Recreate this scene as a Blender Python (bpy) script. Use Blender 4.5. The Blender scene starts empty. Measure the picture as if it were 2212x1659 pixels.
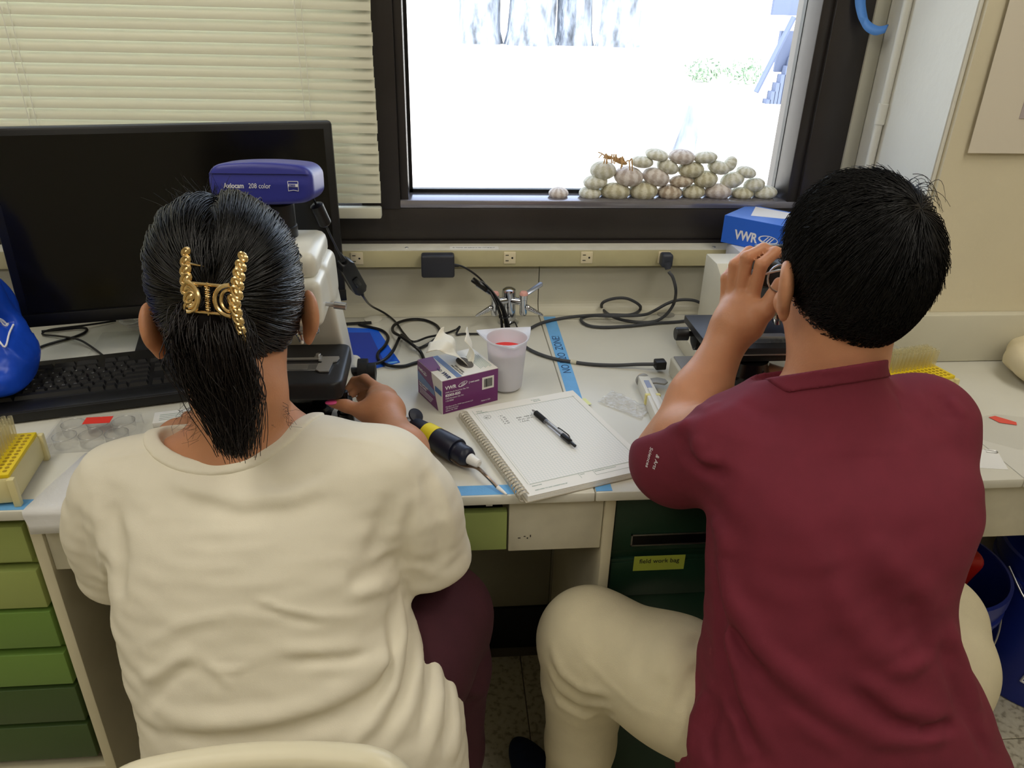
import bpy, bmesh, math, random
import numpy as np
from mathutils import Vector, Matrix, Euler

# ------------------------------------------------------------------ camera, world, lights
SC = bpy.context.scene
COL = SC.collection
PITCH, YAW, ROLL = math.radians(27.0), math.radians(5.8), math.radians(1.565)
CAM_LOC = Vector((0, 0, 1.42))
fw = Vector((math.sin(YAW)*math.cos(PITCH), math.cos(YAW)*math.cos(PITCH), -math.sin(PITCH)))
rt0 = Vector((math.cos(YAW), -math.sin(YAW), 0)); up0 = rt0.cross(fw)
rt = math.cos(ROLL)*rt0 + math.sin(ROLL)*up0
up = -math.sin(ROLL)*rt0 + math.cos(ROLL)*up0
cam_d = bpy.data.cameras.new('camera'); cam = bpy.data.objects.new('camera', cam_d); COL.objects.link(cam)
m = Matrix((rt, up, -fw)).transposed().to_4x4(); m.translation = CAM_LOC
cam.matrix_world = m
cam_d.sensor_fit = 'HORIZONTAL'; cam_d.sensor_width = 36.0; cam_d.lens = 1640/2212*36; cam_d.clip_start = .02
SC.camera = cam

world = bpy.data.worlds.new('world'); SC.world = world; world.use_nodes = True
wn = world.node_tree.nodes; wl = world.node_tree.links
sky = wn.new('ShaderNodeTexSky'); sky.sky_type = 'NISHITA'; sky.sun_disc = False
sky.sun_elevation = math.radians(48); sky.sun_rotation = math.radians(150); sky.dust_density = 2.0
hz = wn.new('ShaderNodeHueSaturation'); hz.inputs['Saturation'].default_value = .55      # hazy bright sky
wl.new(sky.outputs['Color'], hz.inputs['Color']); wl.new(hz.outputs['Color'], wn['Background'].inputs['Color']); wn['Background'].inputs['Strength'].default_value = .95

def light(name, kind, energy, loc, rot=(0, 0, 0), size=(1, 1), color=(1, 1, 1)):
    d = bpy.data.lights.new(name, kind); d.energy = energy; d.color = color
    if kind == 'AREA': d.shape = 'RECTANGLE'; d.size, d.size_y = size
    o = bpy.data.objects.new(name, d); COL.objects.link(o); o.location = loc; o.rotation_euler = rot
    return o
sun = light('sun', 'SUN', 9.0, (0, 5, 10), (math.radians(42), 0, math.radians(-60)), color=(1, .97, .92)); sun.data.angle = .01
TUBE_LIGHT = (1.0, .945, .84)          # fluorescent tubes of the ceiling fixtures
TUBE_WATTS = 12.6
por = light('window_portal', 'AREA', 1, (.36, 1.80, 1.6), (math.radians(-90), 0, 0), (.9, 1.2)); por.data.cycles.is_portal = True
SC.view_settings.view_transform = 'Standard'; SC.view_settings.look = 'None'
SC.view_settings.gamma = 1.0; SC.view_settings.use_curve_mapping = False
SC.view_settings.exposure = 0.0

# ------------------------------------------------------------------ helpers: materials
def lin(c):
    c = c/255.0
    return c/12.92 if c <= .04045 else ((c+.055)/1.055)**2.4
def rgb(r, g, b): return (lin(r), lin(g), lin(b), 1)
MATS = {}
def mat(name, col, rough=.5, metal=0, var=0, vscale=30, bump=0, bscale=200, bdist=.002, spec=.5, trans=0, alpha=1, stretch=None,
        sub=0, coat=0, sheen=0, ior=1.45, detail=3, thin=0):
    if name in MATS: return MATS[name]
    M = bpy.data.materials.new(name); M.use_nodes = True; MATS[name] = M
    nt = M.node_tree; N = nt.nodes; L = nt.links; p = N['Principled BSDF']
    col = col if len(col) == 4 else rgb(*col)
    p.inputs['Base Color'].default_value = col; p.inputs['Roughness'].default_value = rough
    p.inputs['Metallic'].default_value = metal; p.inputs['Specular IOR Level'].default_value = spec
    p.inputs['Transmission Weight'].default_value = trans; p.inputs['Alpha'].default_value = alpha; p.inputs['IOR'].default_value = ior
    if sub: p.inputs['Subsurface Weight'].default_value = sub; p.inputs['Subsurface Radius'].default_value = (.012, .005, .003); p.inputs['Subsurface Scale'].default_value = .5
    if coat: p.inputs['Coat Weight'].default_value = coat; p.inputs['Coat Roughness'].default_value = .1
    if sheen: p.inputs['Sheen Weight'].default_value = sheen; p.inputs['Sheen Roughness'].default_value = .4
    tc = None
    if var or bump:
        tc = N.new('ShaderNodeTexCoord'); src = tc.outputs['Object']
        if stretch:
            mp = N.new('ShaderNodeMapping'); mp.inputs['Scale'].default_value = stretch; L.new(src, mp.inputs['Vector']); src = mp.outputs['Vector']
    if var:
        n = N.new('ShaderNodeTexNoise'); n.inputs['Scale'].default_value = vscale; n.inputs['Detail'].default_value = detail; L.new(src, n.inputs['Vector'])
        r = N.new('ShaderNodeValToRGB'); L.new(n.outputs['Fac'], r.inputs['Fac'])
        lo = tuple(max(0, c*(1-var)) for c in col[:3])+(1,); hi = tuple(min(1, c*(1+var)) for c in col[:3])+(1,)
        r.color_ramp.elements[0].position = .3; r.color_ramp.elements[0].color = lo
        r.color_ramp.elements[1].position = .7; r.color_ramp.elements[1].color = hi
        L.new(r.outputs['Color'], p.inputs['Base Color'])
    if bump:
        n = N.new('ShaderNodeTexNoise'); n.inputs['Scale'].default_value = bscale; n.inputs['Detail'].default_value = 3; L.new(src, n.inputs['Vector'])
        b = N.new('ShaderNodeBump'); b.inputs['Strength'].default_value = bump; b.inputs['Distance'].default_value = bdist
        L.new(n.outputs['Fac'], b.inputs['Height']); L.new(b.outputs['Normal'], p.inputs['Normal'])
    if trans or alpha < 1: M.use_screen_refraction = False if hasattr(M, 'use_screen_refraction') else False
    return M
def clear_mat(name, tint=(1, 1, 1, 1), gloss=.1, rough=.05, veil=0.0, veil_col=(.8, .8, .8, 1)):
    """thin clear film or pane: light goes straight through, with a faint mirror and an optional milky veil"""
    if name in MATS: return MATS[name]
    M = bpy.data.materials.new(name); M.use_nodes = True; MATS[name] = M
    nt = M.node_tree; N = nt.nodes; L = nt.links; N.remove(N['Principled BSDF'])
    t = N.new('ShaderNodeBsdfTransparent'); t.inputs['Color'].default_value = tint
    g = N.new('ShaderNodeBsdfGlossy'); g.inputs['Roughness'].default_value = rough
    fr = N.new('ShaderNodeFresnel'); fr.inputs['IOR'].default_value = 1.3
    ad = N.new('ShaderNodeMath'); ad.operation = 'MULTIPLY_ADD'; ad.inputs[1].default_value = .45; ad.inputs[2].default_value = gloss; ad.use_clamp = True
    L.new(fr.outputs['Fac'], ad.inputs[0])
    mx = N.new('ShaderNodeMixShader'); L.new(ad.outputs[0], mx.inputs[0]); L.new(t.outputs[0], mx.inputs[1]); L.new(g.outputs[0], mx.inputs[2])
    last = mx
    if veil:
        d = N.new('ShaderNodeBsdfDiffuse'); d.inputs['Color'].default_value = veil_col
        tl = N.new('ShaderNodeBsdfTranslucent'); tl.inputs['Color'].default_value = veil_col
        h = N.new('ShaderNodeMixShader'); h.inputs[0].default_value = .5; L.new(d.outputs[0], h.inputs[1]); L.new(tl.outputs[0], h.inputs[2])
        m2 = N.new('ShaderNodeMixShader'); m2.inputs[0].default_value = veil; L.new(mx.outputs[0], m2.inputs[1]); L.new(h.outputs[0], m2.inputs[2]); last = m2
    L.new(last.outputs[0], N['Material Output'].inputs['Surface'])
    return M

# ------------------------------------------------------------------ helpers: things, parts, meshes
TM = {}
def tag(o, label=None, cat=None, group=None, kind=None):
    if label: o['label'] = label
    if cat: o['category'] = cat
    if group: o['group'] = group
    if kind: o['kind'] = kind
    return o
def thing(name, label, cat, loc=(0, 0, 0), rotz=0, group=None, rot=None):
    o = bpy.data.objects.new(name, None); COL.objects.link(o); o.empty_display_size = .05
    o.location = loc; o.rotation_euler = rot if rot else (0, 0, rotz)
    M = Matrix.Translation(Vector(loc)) @ Euler(rot if rot else (0, 0, rotz)).to_matrix().to_4x4()
    TM[o] = M
    return tag(o, label, cat, group)
def setting(name, loc=(0, 0, 0)):
    o = bpy.data.objects.new(name, None); COL.objects.link(o); o.location = loc; TM[o] = Matrix.Translation(Vector(loc)); o['kind'] = 'structure'; return o
def link_mesh(name, me, material, parent=None, smooth=False, world=False, label=None):
    o = bpy.data.objects.new(name, me); COL.objects.link(o)
    if material: me.materials.append(material)
    if parent is not None:
        o.parent = parent
        if world: me.transform(root_m(parent).inverted())
    if smooth: me.shade_smooth()
    if label: o['label'] = label
    return o
def root_m(o):
    while o not in TM and o.parent is not None: o = o.parent
    return TM.get(o, Matrix.Identity(4))

class MB:
    """collects shapes for ONE mesh"""
    def __init__(s): s.v = []; s.f = []; s.sm = []
    def add(s, vs, fs, M=None, smooth=False):
        n = len(s.v)
        s.v += [tuple(M @ Vector(v)) if M is not None else tuple(v) for v in vs]
        s.f += [tuple(i+n for i in f) for f in fs]; s.sm += [smooth]*len(fs)
        return s
    def box(s, lo, hi, M=None):
        x0, y0, z0 = lo; x1, y1, z1 = hi
        return s.add([(x0, y0, z0), (x1, y0, z0), (x1, y1, z0), (x0, y1, z0), (x0, y0, z1), (x1, y0, z1), (x1, y1, z1), (x0, y1, z1)],
              [(3, 2, 1, 0), (4, 5, 6, 7), (0, 1, 5, 4), (1, 2, 6, 5), (2, 3, 7, 6), (3, 0, 4, 7)], M)
    def rbox(s, lo, hi, r=.003, seg=2, M=None):
        bm = bmesh.new(); bmesh.ops.create_cube(bm, size=1)
        for v in bm.verts:
            v.co = Vector([lo[i] if v.co[i] < 0 else hi[i] for i in range(3)])
        bmesh.ops.bevel(bm, geom=list(bm.edges), offset=r, segments=seg, affect='EDGES', profile=.5, clamp_overlap=True)
        return s.bm(bm, M, True)
    def bm(s, bm, M=None, smooth=False):
        bm.verts.index_update()
        s.add([v.co[:] for v in bm.verts], [[v.index for v in f.verts] for f in bm.faces], M, smooth); bm.free(); return s
    def prism(s, poly, z0, z1, M=None, bevel=0):
        n = len(poly)
        a = sum(poly[i][0]*poly[(i+1) % n][1]-poly[(i+1) % n][0]*poly[i][1] for i in range(n))
        if a < 0: poly = poly[::-1]
        if bevel:
            bm = bmesh.new(); vb = [bm.verts.new((x, y, z0)) for x, y in poly]; f = bm.faces.new(vb)
            r = bmesh.ops.extrude_face_region(bm, geom=[f])
            for g in r['geom']:
                if isinstance(g, bmesh.types.BMVert): g.co.z = z1
            bmesh.ops.recalc_face_normals(bm, faces=bm.faces)
            bmesh.ops.bevel(bm, geom=list(bm.edges), offset=bevel, segments=2, affect='EDGES', profile=.5, clamp_overlap=True)
            return s.bm(bm, M, True)
        vs = [(x, y, z0) for x, y in poly]+[(x, y, z1) for x, y in poly]
        fs = [tuple(range(n))[::-1], tuple(range(n, 2*n))]+[(i, (i+1) % n, (i+1) % n+n, i+n) for i in range(n)]
        return s.add(vs, fs, M)
    def lathe(s, prof, n=24, M=None, caps=True, smooth=True):
        vs = []; fs = []
        for r, z in prof:
            for k in range(n):
                a = 2*math.pi*k/n; vs.append((r*math.cos(a), r*math.sin(a), z))
        for i in range(len(prof)-1):
            for k in range(n):
                fs.append((i*n+k, i*n+(k+1) % n, (i+1)*n+(k+1) % n, (i+1)*n+k))
        if caps:
            fs.append(tuple(range(n))[::-1]); fs.append(tuple((len(prof)-1)*n+k for k in range(n)))
        return s.add(vs, fs, M, smooth)
    def cyl(s, p0, p1, r0, r1=None, n=16, smooth=True):
        p0 = Vector(p0); p1 = Vector(p1); d = p1-p0; L = d.length
        M = Matrix.Translation(p0) @ d.to_track_quat('Z', 'Y').to_matrix().to_4x4()
        r1 = r0 if r1 is None else r1; e = min(r0, r1)*.12
        return s.lathe([(max(r0-e, 1e-5), 0), (r0, e), (r1, L-e), (max(r1-e, 1e-5), L)], n, M, True, smooth)
    def along(s, prof, p0, p1, n=20):
        p0 = Vector(p0); p1 = Vector(p1); d = p1-p0
        M = Matrix.Translation(p0) @ d.to_track_quat('Z', 'Y').to_matrix().to_4x4()
        return s.lathe(prof, n, M)
    def ball(s, c, r, n=16, M=None):
        r = (r, r, r) if not hasattr(r, '__len__') else r
        pr = [(max(math.sin(math.pi*i/(n//2)), 1e-4), -math.cos(math.pi*i/(n//2))) for i in range(n//2+1)]
        T = Matrix.Translation(Vector(c)) @ (M if M is not None else Matrix.Identity(4)) @ Matrix.Diagonal((r[0], r[1], r[2], 1))
        return s.lathe(pr, n, T, False)
    def tube(s, pts, r, n=8, closed=False, taper=None):
        pts = [Vector(p) for p in pts]; m = len(pts); vs = []; fs = []; prev = None
        for i, p in enumerate(pts):
            t = (pts[(i+1) % m]-pts[i-1]) if closed else (pts[min(i+1, m-1)]-pts[max(i-1, 0)])
            t.normalize()
            u = prev if prev is not None else (Vector((0, 0, 1)) if abs(t.z) < .9 else Vector((1, 0, 0)))
            u = (u-t*u.dot(t)).normalized(); w = t.cross(u); prev = u
            rr = r[i] if hasattr(r, '__len__') else r
            for k in range(n):
                a = 2*math.pi*k/n; vs.append(tuple(p+u*(rr*math.cos(a))+w*(rr*math.sin(a))))
        for i in range(m if closed else m-1):
            j = (i+1) % m
            for k in range(n): fs.append((i*n+k, i*n+(k+1) % n, j*n+(k+1) % n, j*n+k))
        if not closed: fs.append(tuple(range(n))[::-1]); fs.append(tuple((m-1)*n+k for k in range(n)))
        return s.add(vs, fs, None, True)
    def mesh(s, name):
        me = bpy.data.meshes.new(name); me.from_pydata(s.v, [], s.f); me.update()
        me.polygons.foreach_set('use_smooth', s.sm)
        bm = bmesh.new(); bm.from_mesh(me); bmesh.ops.recalc_face_normals(bm, faces=bm.faces)
        for e in bm.edges:
            if len(e.link_faces) == 2 and e.calc_face_angle(0) > math.radians(38): e.smooth = False
        bm.to_mesh(me); bm.free()
        return me
    def build(s, name, material, parent=None, world=True, label=None):
        return link_mesh(name, s.mesh(name), material, parent, False, world and parent is not None, label)

def spline(pts, n=8, closed=False):
    """Catmull-Rom through 3-D points"""
    P = [Vector(p) for p in pts]; out = []; m = len(P)
    for i in range(m if closed else m-1):
        p0 = P[(i-1) % m] if closed or i > 0 else P[0]*2-P[1]
        p1 = P[i]; p2 = P[(i+1) % m]; p3 = P[(i+2) % m] if closed or i+2 < m else P[-1]*2-P[-2]
        for k in range(n):
            t = k/n; out.append(.5*((2*p1)+(p2-p0)*t+(2*p0-5*p1+4*p2-p3)*t*t+(3*p1-p0-3*p2+p3)*t**3))
    if not closed: out.append(P[-1])
    return out
def cable(name, pts, r, material, label=None, cat=None, parent=None, n=8, group=None):
    o = MB().tube(spline(pts, 8), r, n).build(name, material, parent)
    return tag(o, label, cat, group)
def text(name, s, size, M, material, parent, align='LEFT', bold=0, world=True, extr=.0001, sx=1.0, shear=0, spacing=1.0):
    cu = bpy.data.curves.new('txt', 'FONT'); cu.body = s; cu.size = size; cu.align_x = align; cu.extrude = extr; cu.offset = bold; cu.resolution_u = 3; cu.shear = shear
    cu.space_character = spacing
    ob = bpy.data.objects.new('txt', cu); COL.objects.link(ob)
    me = bpy.data.meshes.new_from_object(ob); bpy.data.objects.remove(ob); bpy.data.curves.remove(cu)
    me.transform(M @ Matrix.Diagonal((sx, 1, 1, 1)))
    return link_mesh(name, me, material, parent, False, world)
def frame(o, x, n):
    """matrix with origin o, x axis along x, z axis along n"""
    o = Vector(o); x = Vector(x).normalized(); n = Vector(n); n = (n-x*n.dot(x)).normalized(); y = n.cross(x)
    M = Matrix((x, y, n)).transposed().to_4x4(); M.translation = o; return M
def copy_tree(o, parent=None):
    c = o.copy(); COL.objects.link(c); c.parent = parent
    for ch in list(o.children): copy_tree(ch, c)
    return c

# ------------------------------------------------------------------ helpers: implicit surfaces
def V3(p): return np.array(p, dtype=np.float32)
def s_cone(P, a, b, ra, rb):
    a = V3(a); b = V3(b); ba = b-a; pa = P-a
    h = np.clip(pa@ba/(ba@ba), 0, 1)
    d = pa-h[:, None]*ba
    return np.sqrt((d*d).sum(1))-(ra+(rb-ra)*h)
def s_ell(P, c, r, R=None):
    q = P-V3(c)
    if R is not None: q = q@np.array(R, dtype=np.float32)
    r = V3(r); k0 = np.sqrt(((q/r)**2).sum(1)); k1 = np.sqrt(((q/(r*r))**2).sum(1))+1e-9
    return k0*(k0-1)/k1
def smin(a, b, k):
    h = np.maximum(k-np.abs(a-b), 0)/k
    return np.minimum(a, b)-h*h*k*.25
def smax(a, b, k): return -smin(-a, -b, k)
def s_chain(P, pts, rad, k=.01):
    d = None
    for i in range(len(pts)-1):
        e = s_cone(P, pts[i], pts[i+1], rad[i], rad[i+1]); d = e if d is None else smin(d, e, k)
    return d
def s_box(P, c, h, r, R=None):
    q = P-V3(c)
    if R is not None: q = q@np.array(R, dtype=np.float32)
    q = np.abs(q)-(V3(h)-r)
    return np.sqrt((np.maximum(q, 0)**2).sum(1))+np.minimum(q.max(1), 0)-r
def s_loft(P, tab, n=2.4):
    """horizontal slices: rows of z, cx, cy, a(half width), b(half depth), turn"""
    T = np.array(tab, dtype=np.float32); T = T[np.argsort(T[:, 0])]; z = P[:, 2]
    zz = np.linspace(T[0, 0], T[-1, 0], 200)
    def sm(col):
        y = np.interp(zz, T[:, 0], T[:, col]); k = np.ones(15)/15
        yp = np.concatenate([np.full(7, y[0]), y, np.full(7, y[-1])]); return np.interp(z, zz, np.convolve(yp, k, 'valid'))
    cx, cy, a, b, w = [sm(i) for i in range(1, 6)]
    x = P[:, 0]-cx; y = P[:, 1]-cy; c = np.cos(w); s_ = np.sin(w)
    u = c*x+s_*y; v = -s_*x+c*y
    q = (np.abs(u/a)**n+np.abs(v/b)**n)**(1/n)
    d = (q-1)*np.minimum(a, b)*.95
    return smax(d, np.maximum(z-T[-1, 0], T[0, 0]-z), .03)
def poly_dist(P, pts):
    d = None; tt = None; n = len(pts)-1
    for i in range(n):
        a = V3(pts[i]); ba = V3(pts[i+1])-a; pa = P-a; h = np.clip(pa@ba/(ba@ba+1e-12), 0, 1); e = pa-h[:, None]*ba
        e = np.sqrt((e*e).sum(1)); t = (i+h)/n
        if d is None: d, tt = e, t
        else: w = e < d; d = np.where(w, e, d); tt = np.where(w, t, tt)
    return d, tt
def folds(P, lst):
    """lst of (points, radius, height): ridges (+) and creases (-) that fade at both ends"""
    o = np.zeros(len(P), dtype=np.float32)
    for pts, r, h in lst:
        A = V3(pts); k = ((P > A.min(0)-2.6*r) & (P < A.max(0)+2.6*r)).all(1)
        if not k.any(): continue
        d, t = poly_dist(P[k], pts); o[k] += h*np.exp(-(d/r)**2)*np.clip(np.sin(np.pi*np.clip(t, .03, .97))*1.6, 0, 1)
    return o
def surface(f, lo, hi, h, margin=1.6):
    """sparse surface nets of f=0 -> verts, quads"""
    lo = np.array(lo, float); hi = np.array(hi, float); B = 4
    nb = np.ceil((hi-lo)/(h*B)).astype(int)+1; n = nb*B+1
    F = np.full(tuple(n), 1.0, dtype=np.float32)
    ctr = np.stack(np.meshgrid(*[lo[i]+(np.arange(nb[i])+.5)*h*B for i in range(3)], indexing='ij'), -1).reshape(-1, 3).astype(np.float32)
    d = f(ctr); act = np.abs(d) < h*B*.87*margin
    idx = np.stack(np.unravel_index(np.arange(len(ctr)), tuple(nb)), 1)
    up = lambda a: np.repeat(np.repeat(np.repeat(a.reshape(tuple(nb)), B, 0), B, 1), B, 2)
    F[:-1, :-1, :-1][up((~act) & (d < 0))] = -1.0
    need = np.zeros(tuple(n), dtype=bool); ua = up(act)
    for i in (0, 1):
        for j in (0, 1):
            for k in (0, 1): need[i:n[0]-1+i, j:n[1]-1+j, k:n[2]-1+k] |= ua
    I = np.argwhere(need)
    for k in range(0, len(I), 400000):
        J = I[k:k+400000]; F[J[:, 0], J[:, 1], J[:, 2]] = f((lo+J*h).astype(np.float32))
    S = F < 0
    ns = [x-1 for x in F.shape]
    cnt = sum(S[i:ns[0]+i, j:ns[1]+j, k:ns[2]+k].astype(np.int8) for i in (0, 1) for j in (0, 1) for k in (0, 1))
    C = np.argwhere((cnt > 0) & (cnt < 8)); vid = np.full(tuple(ns), -1, dtype=np.int64); vid[C[:, 0], C[:, 1], C[:, 2]] = np.arange(len(C))
    acc = np.zeros((len(C), 3)); w = np.zeros(len(C))
    for ax in range(3):
        o1, o2 = [i for i in range(3) if i != ax]
        for i in (0, 1):
            for j in (0, 1):
                a = C.copy(); a[:, o1] += i; a[:, o2] += j; b = a.copy(); b[:, ax] += 1
                fa = F[a[:, 0], a[:, 1], a[:, 2]]; fb = F[b[:, 0], b[:, 1], b[:, 2]]; x = (fa < 0) != (fb < 0)
                t = np.where(x, fa/np.where(x, fa-fb, 1), 0); p = a.astype(float); p[:, ax] += t
                acc[x] += p[x]; w[x] += 1
    V = lo+acc/np.maximum(w, 1)[:, None]*h
    Q = []
    for ax in range(3):
        o1, o2 = [(1, 2), (2, 0), (0, 1)][ax]
        sl = [slice(None)]*3; sl2 = [slice(None)]*3; sl[ax] = slice(0, -1); sl2[ax] = slice(1, None)
        E = np.argwhere(S[tuple(sl)] != S[tuple(sl2)])
        E = E[(E[:, o1] > 0) & (E[:, o2] > 0) & (E[:, o1] < ns[o1]) & (E[:, o2] < ns[o2])]
        def cell(i, j):
            q = E.copy(); q[:, o1] -= i; q[:, o2] -= j; return vid[q[:, 0], q[:, 1], q[:, 2]]
        q = np.stack([cell(1, 1), cell(0, 1), cell(0, 0), cell(1, 0)], 1)
        flip = ~S[E[:, 0], E[:, 1], E[:, 2]]; q[flip] = q[flip][:, ::-1]
        Q.append(q[(q >= 0).all(1)])
    return V, np.concatenate(Q)
def np_mesh(name, V, Q):
    V = np.asarray(V, dtype=np.float32); Q = np.asarray(Q, dtype=np.int32); k = Q.shape[1]
    me = bpy.data.meshes.new(name); me.vertices.add(len(V)); me.vertices.foreach_set('co', V.ravel())
    me.loops.add(Q.size); me.loops.foreach_set('vertex_index', Q.ravel())
    me.polygons.add(len(Q)); me.polygons.foreach_set('loop_start', np.arange(0, Q.size, k, dtype=np.int32))
    me.update(calc_edges=True); me.shade_smooth(); return me
def implicit(name, f, lo, hi, h, material, parent=None, world=True, relax=0):
    V, Q = surface(f, lo, hi, h)
    for _ in range(relax):
        acc = np.zeros_like(V); w = np.zeros(len(V))
        for i in range(4):
            np.add.at(acc, Q[:, i], V[Q[:, (i+1) % 4]]+V[Q[:, i-1]]); np.add.at(w, Q[:, i], 2)
        V = .5*V+.5*acc/np.maximum(w, 1)[:, None]
    return link_mesh(name, np_mesh(name, V, Q), material, parent, True, world and parent is not None)
def strands(name, curves, r0, r1, material, parent):
    """curves: array (n, m, 3) of hair strands, one mesh of thin three-sided tubes"""
    C = np.asarray(curves, dtype=np.float64); n, m, _ = C.shape
    T = np.gradient(C, axis=1); T /= np.linalg.norm(T, axis=2, keepdims=True)+1e-9
    ref = np.where(np.abs(T[..., 2:3]) < .9, np.array([0, 0, 1.]), np.array([1., 0, 0]))
    U = np.cross(T, ref); U /= np.linalg.norm(U, axis=2, keepdims=True)+1e-9; W = np.cross(T, U)
    rad = np.linspace(r0, r1, m)[None, :, None]
    ring = np.stack([C+rad*(math.cos(a)*U+math.sin(a)*W) for a in (0, 2.094, 4.189)], 2)
    V = ring.reshape(-1, 3); base = (np.arange(n)[:, None, None]*m+np.arange(m-1)[None, :, None])*3
    k = np.arange(3)[None, None, :]; k2 = (k+1) % 3
    Q = np.stack([base+k, base+k2, base+3+k2, base+3+k], -1).reshape(-1, 4)
    return link_mesh(name, np_mesh(name, V, Q), material, parent, True, True)
# ------------------------------------------------------------------ materials of the place
random.seed(7); np.random.seed(7)
M_WALL = mat('cream wall paint', (220, 211, 184), .75, var=.03, vscale=5, bump=.25, bscale=90, bdist=.002)
M_WALLG = mat('shaded cream wall', (206, 202, 184), .6, var=.03, vscale=6)  # greyed cream: the shade below the raceway is put into this colour
M_WHITEP = mat('white column paint', (226, 225, 216), .7, var=.02, vscale=8, bump=.3, bscale=70)
M_CEIL = mat('ceiling tile', (225, 222, 212), .9, bump=.3, bscale=120)
M_TOP = mat('off white worktop', (214, 212, 200), .28, var=.03, vscale=7, spec=.5, bump=.02, bscale=40)
M_EDGE = mat('worn cream paint', (208, 203, 182), .5, var=.06, vscale=25)
M_FRAME = mat('dark bronze window frame', (58, 54, 52), .38, metal=.35, var=.08, vscale=12)
M_BLACK = mat('black plastic', (22, 22, 23), .42, var=.05, vscale=40)
M_BLACKG = mat('glossy black plastic', (14, 14, 15), .18)
M_BLACKM = mat('matt black', (16, 16, 17), .7)
M_CREAM = mat('cream metal paint', (214, 206, 178), .45, var=.04, vscale=14)
M_RACE = mat('raceway paint', (190, 182, 142), .5, var=.05, vscale=18)
M_IVORY = mat('ivory outlet plastic', (226, 214, 180), .4)
M_CHROME = mat('chrome', (205, 207, 212), .13, metal=1)
M_STEEL = mat('brushed steel', (190, 190, 190), .32, metal=1, var=.06, vscale=60)
M_WHITE = mat('white plastic', (232, 231, 226), .4)
M_SCOPE = mat('microscope white enamel', (224, 222, 210), .3, var=.01, vscale=10)
M_SCOPE2 = mat('microscope beige enamel', (206, 200, 180), .4, var=.03, vscale=14)
M_CLEAR = clear_mat('clear plastic', (.99, .99, .99, 1), gloss=.07, rough=.08, veil=.05, veil_col=(.9, .9, .9, 1))
M_FILM = clear_mat('clear film', (.99, .99, .99, 1), gloss=.03, rough=.16, veil=.10, veil_col=(.9, .9, .9, 1))
M_PANE = clear_mat('window glass', (.97, .985, .99, 1), gloss=.01, rough=.0)
M_TAPEB = mat('blue masking tape', (108, 172, 226), .6, var=.04, vscale=50, bump=.2, bscale=400)
M_PAPER = mat('white paper', (232, 231, 226), .8)
M_INK = mat('dark ink', (40, 40, 46), .7)
M_INKG = mat('pale grey green print', (160, 180, 172), .8)
M_WPRINT = mat('white print', (236, 236, 240), .6)

# ------------------------------------------------------------------ room shell
MB().box((-2.8, -3.0, -.1), (2.8, 1.9, 0)).build('floor', None)
FL = bpy.data.objects['floor']; FL['kind'] = 'structure'
def floor_mat():
    M = bpy.data.materials.new('speckled vinyl tile'); M.use_nodes = True; N = M.node_tree.nodes; L = M.node_tree.links; p = N['Principled BSDF']
    tc = N.new('ShaderNodeTexCoord'); vo = N.new('ShaderNodeTexVoronoi'); vo.inputs['Scale'].default_value = 60; L.new(tc.outputs['Object'], vo.inputs['Vector'])
    n = N.new('ShaderNodeTexNoise'); n.inputs['Scale'].default_value = 85; n.inputs['Detail'].default_value = 4; L.new(tc.outputs['Object'], n.inputs['Vector'])
    r = N.new('ShaderNodeValToRGB'); r.color_ramp.elements[0].position = .34; r.color_ramp.elements[0].color = rgb(164, 156, 136)
    r.color_ramp.elements[1].position = .46; r.color_ramp.elements[1].color = rgb(206, 200, 180); L.new(n.outputs['Fac'], r.inputs['Fac'])
    e = r.color_ramp.elements.new(.75); e.color = rgb(218, 213, 196)
    L.new(r.outputs['Color'], p.inputs['Base Color']); p.inputs['Roughness'].default_value = .4
    return M
M_FLOOR = floor_mat()
FL.data.materials.append(mat('dark tile joint', (120, 112, 96), .7))
# tiles in view around the bench: each its own slab, joints recessed
tile_me = MB().rbox((-.1515, -.1515, 0), (.1515, .1515, .003), .0012, 1).mesh('floor_tile'); tile_me.materials.append(M_FLOOR)
for ix in range(-4, 7):
    for iy in range(1, 6):
        o = bpy.data.objects.new('floor_tile', tile_me); COL.objects.link(o); o.parent = FL
        o.location = (.02+ix*.305, .06+iy*.305-.41, 0); o.rotation_euler = (0, 0, random.choice([0, math.pi/2, math.pi]))

st = lambda n, mb, mt: tag(mb.build(n, mt), kind='structure')
st('ceiling', MB().box((-2.8, -3.0, 2.75), (2.8, 1.9, 2.85)), M_CEIL)
st('wall_left', MB().box((-2.9, -3.0, 0), (-2.8, 1.9, 2.75)), M_WALL)
st('wall_right', MB().box((2.8, -3.0, 0), (2.9, 1.9, 2.75)), M_WALL)
st('wall_rear', MB().box((-2.8, -3.1, 0), (2.8, -3.0, 2.75)), M_WALL)
# wall with the window; opening x -2.0...90, z .915..2.35
wb = MB().box((-2.8, 1.68, 0), (2.8, 1.9, .905)).box((-2.8, 1.68, 2.35), (2.8, 1.9, 2.75)).box((-2.8, 1.68, .905), (-2.0, 1.9, 2.35)).box((.90, 1.68, .905), (2.8, 1.9, 2.35))
st('wall_back', wb, M_WALLG)
# column that stands forward of the window wall on the right
st('wall_column', MB().box((.94, 1.375, 0), (2.8, 1.68, 2.75)), M_WALL)
st('trim_1', MB().rbox((.930, 1.385, .866), (.9405, 1.678, 2.75), .002, 1), M_WHITEP)
st('trim_2', MB().rbox((.898, 1.664, .93), (.929, 1.679, 2.75), .004, 2), mat('grey white casing', (196, 194, 178), .6))

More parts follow.
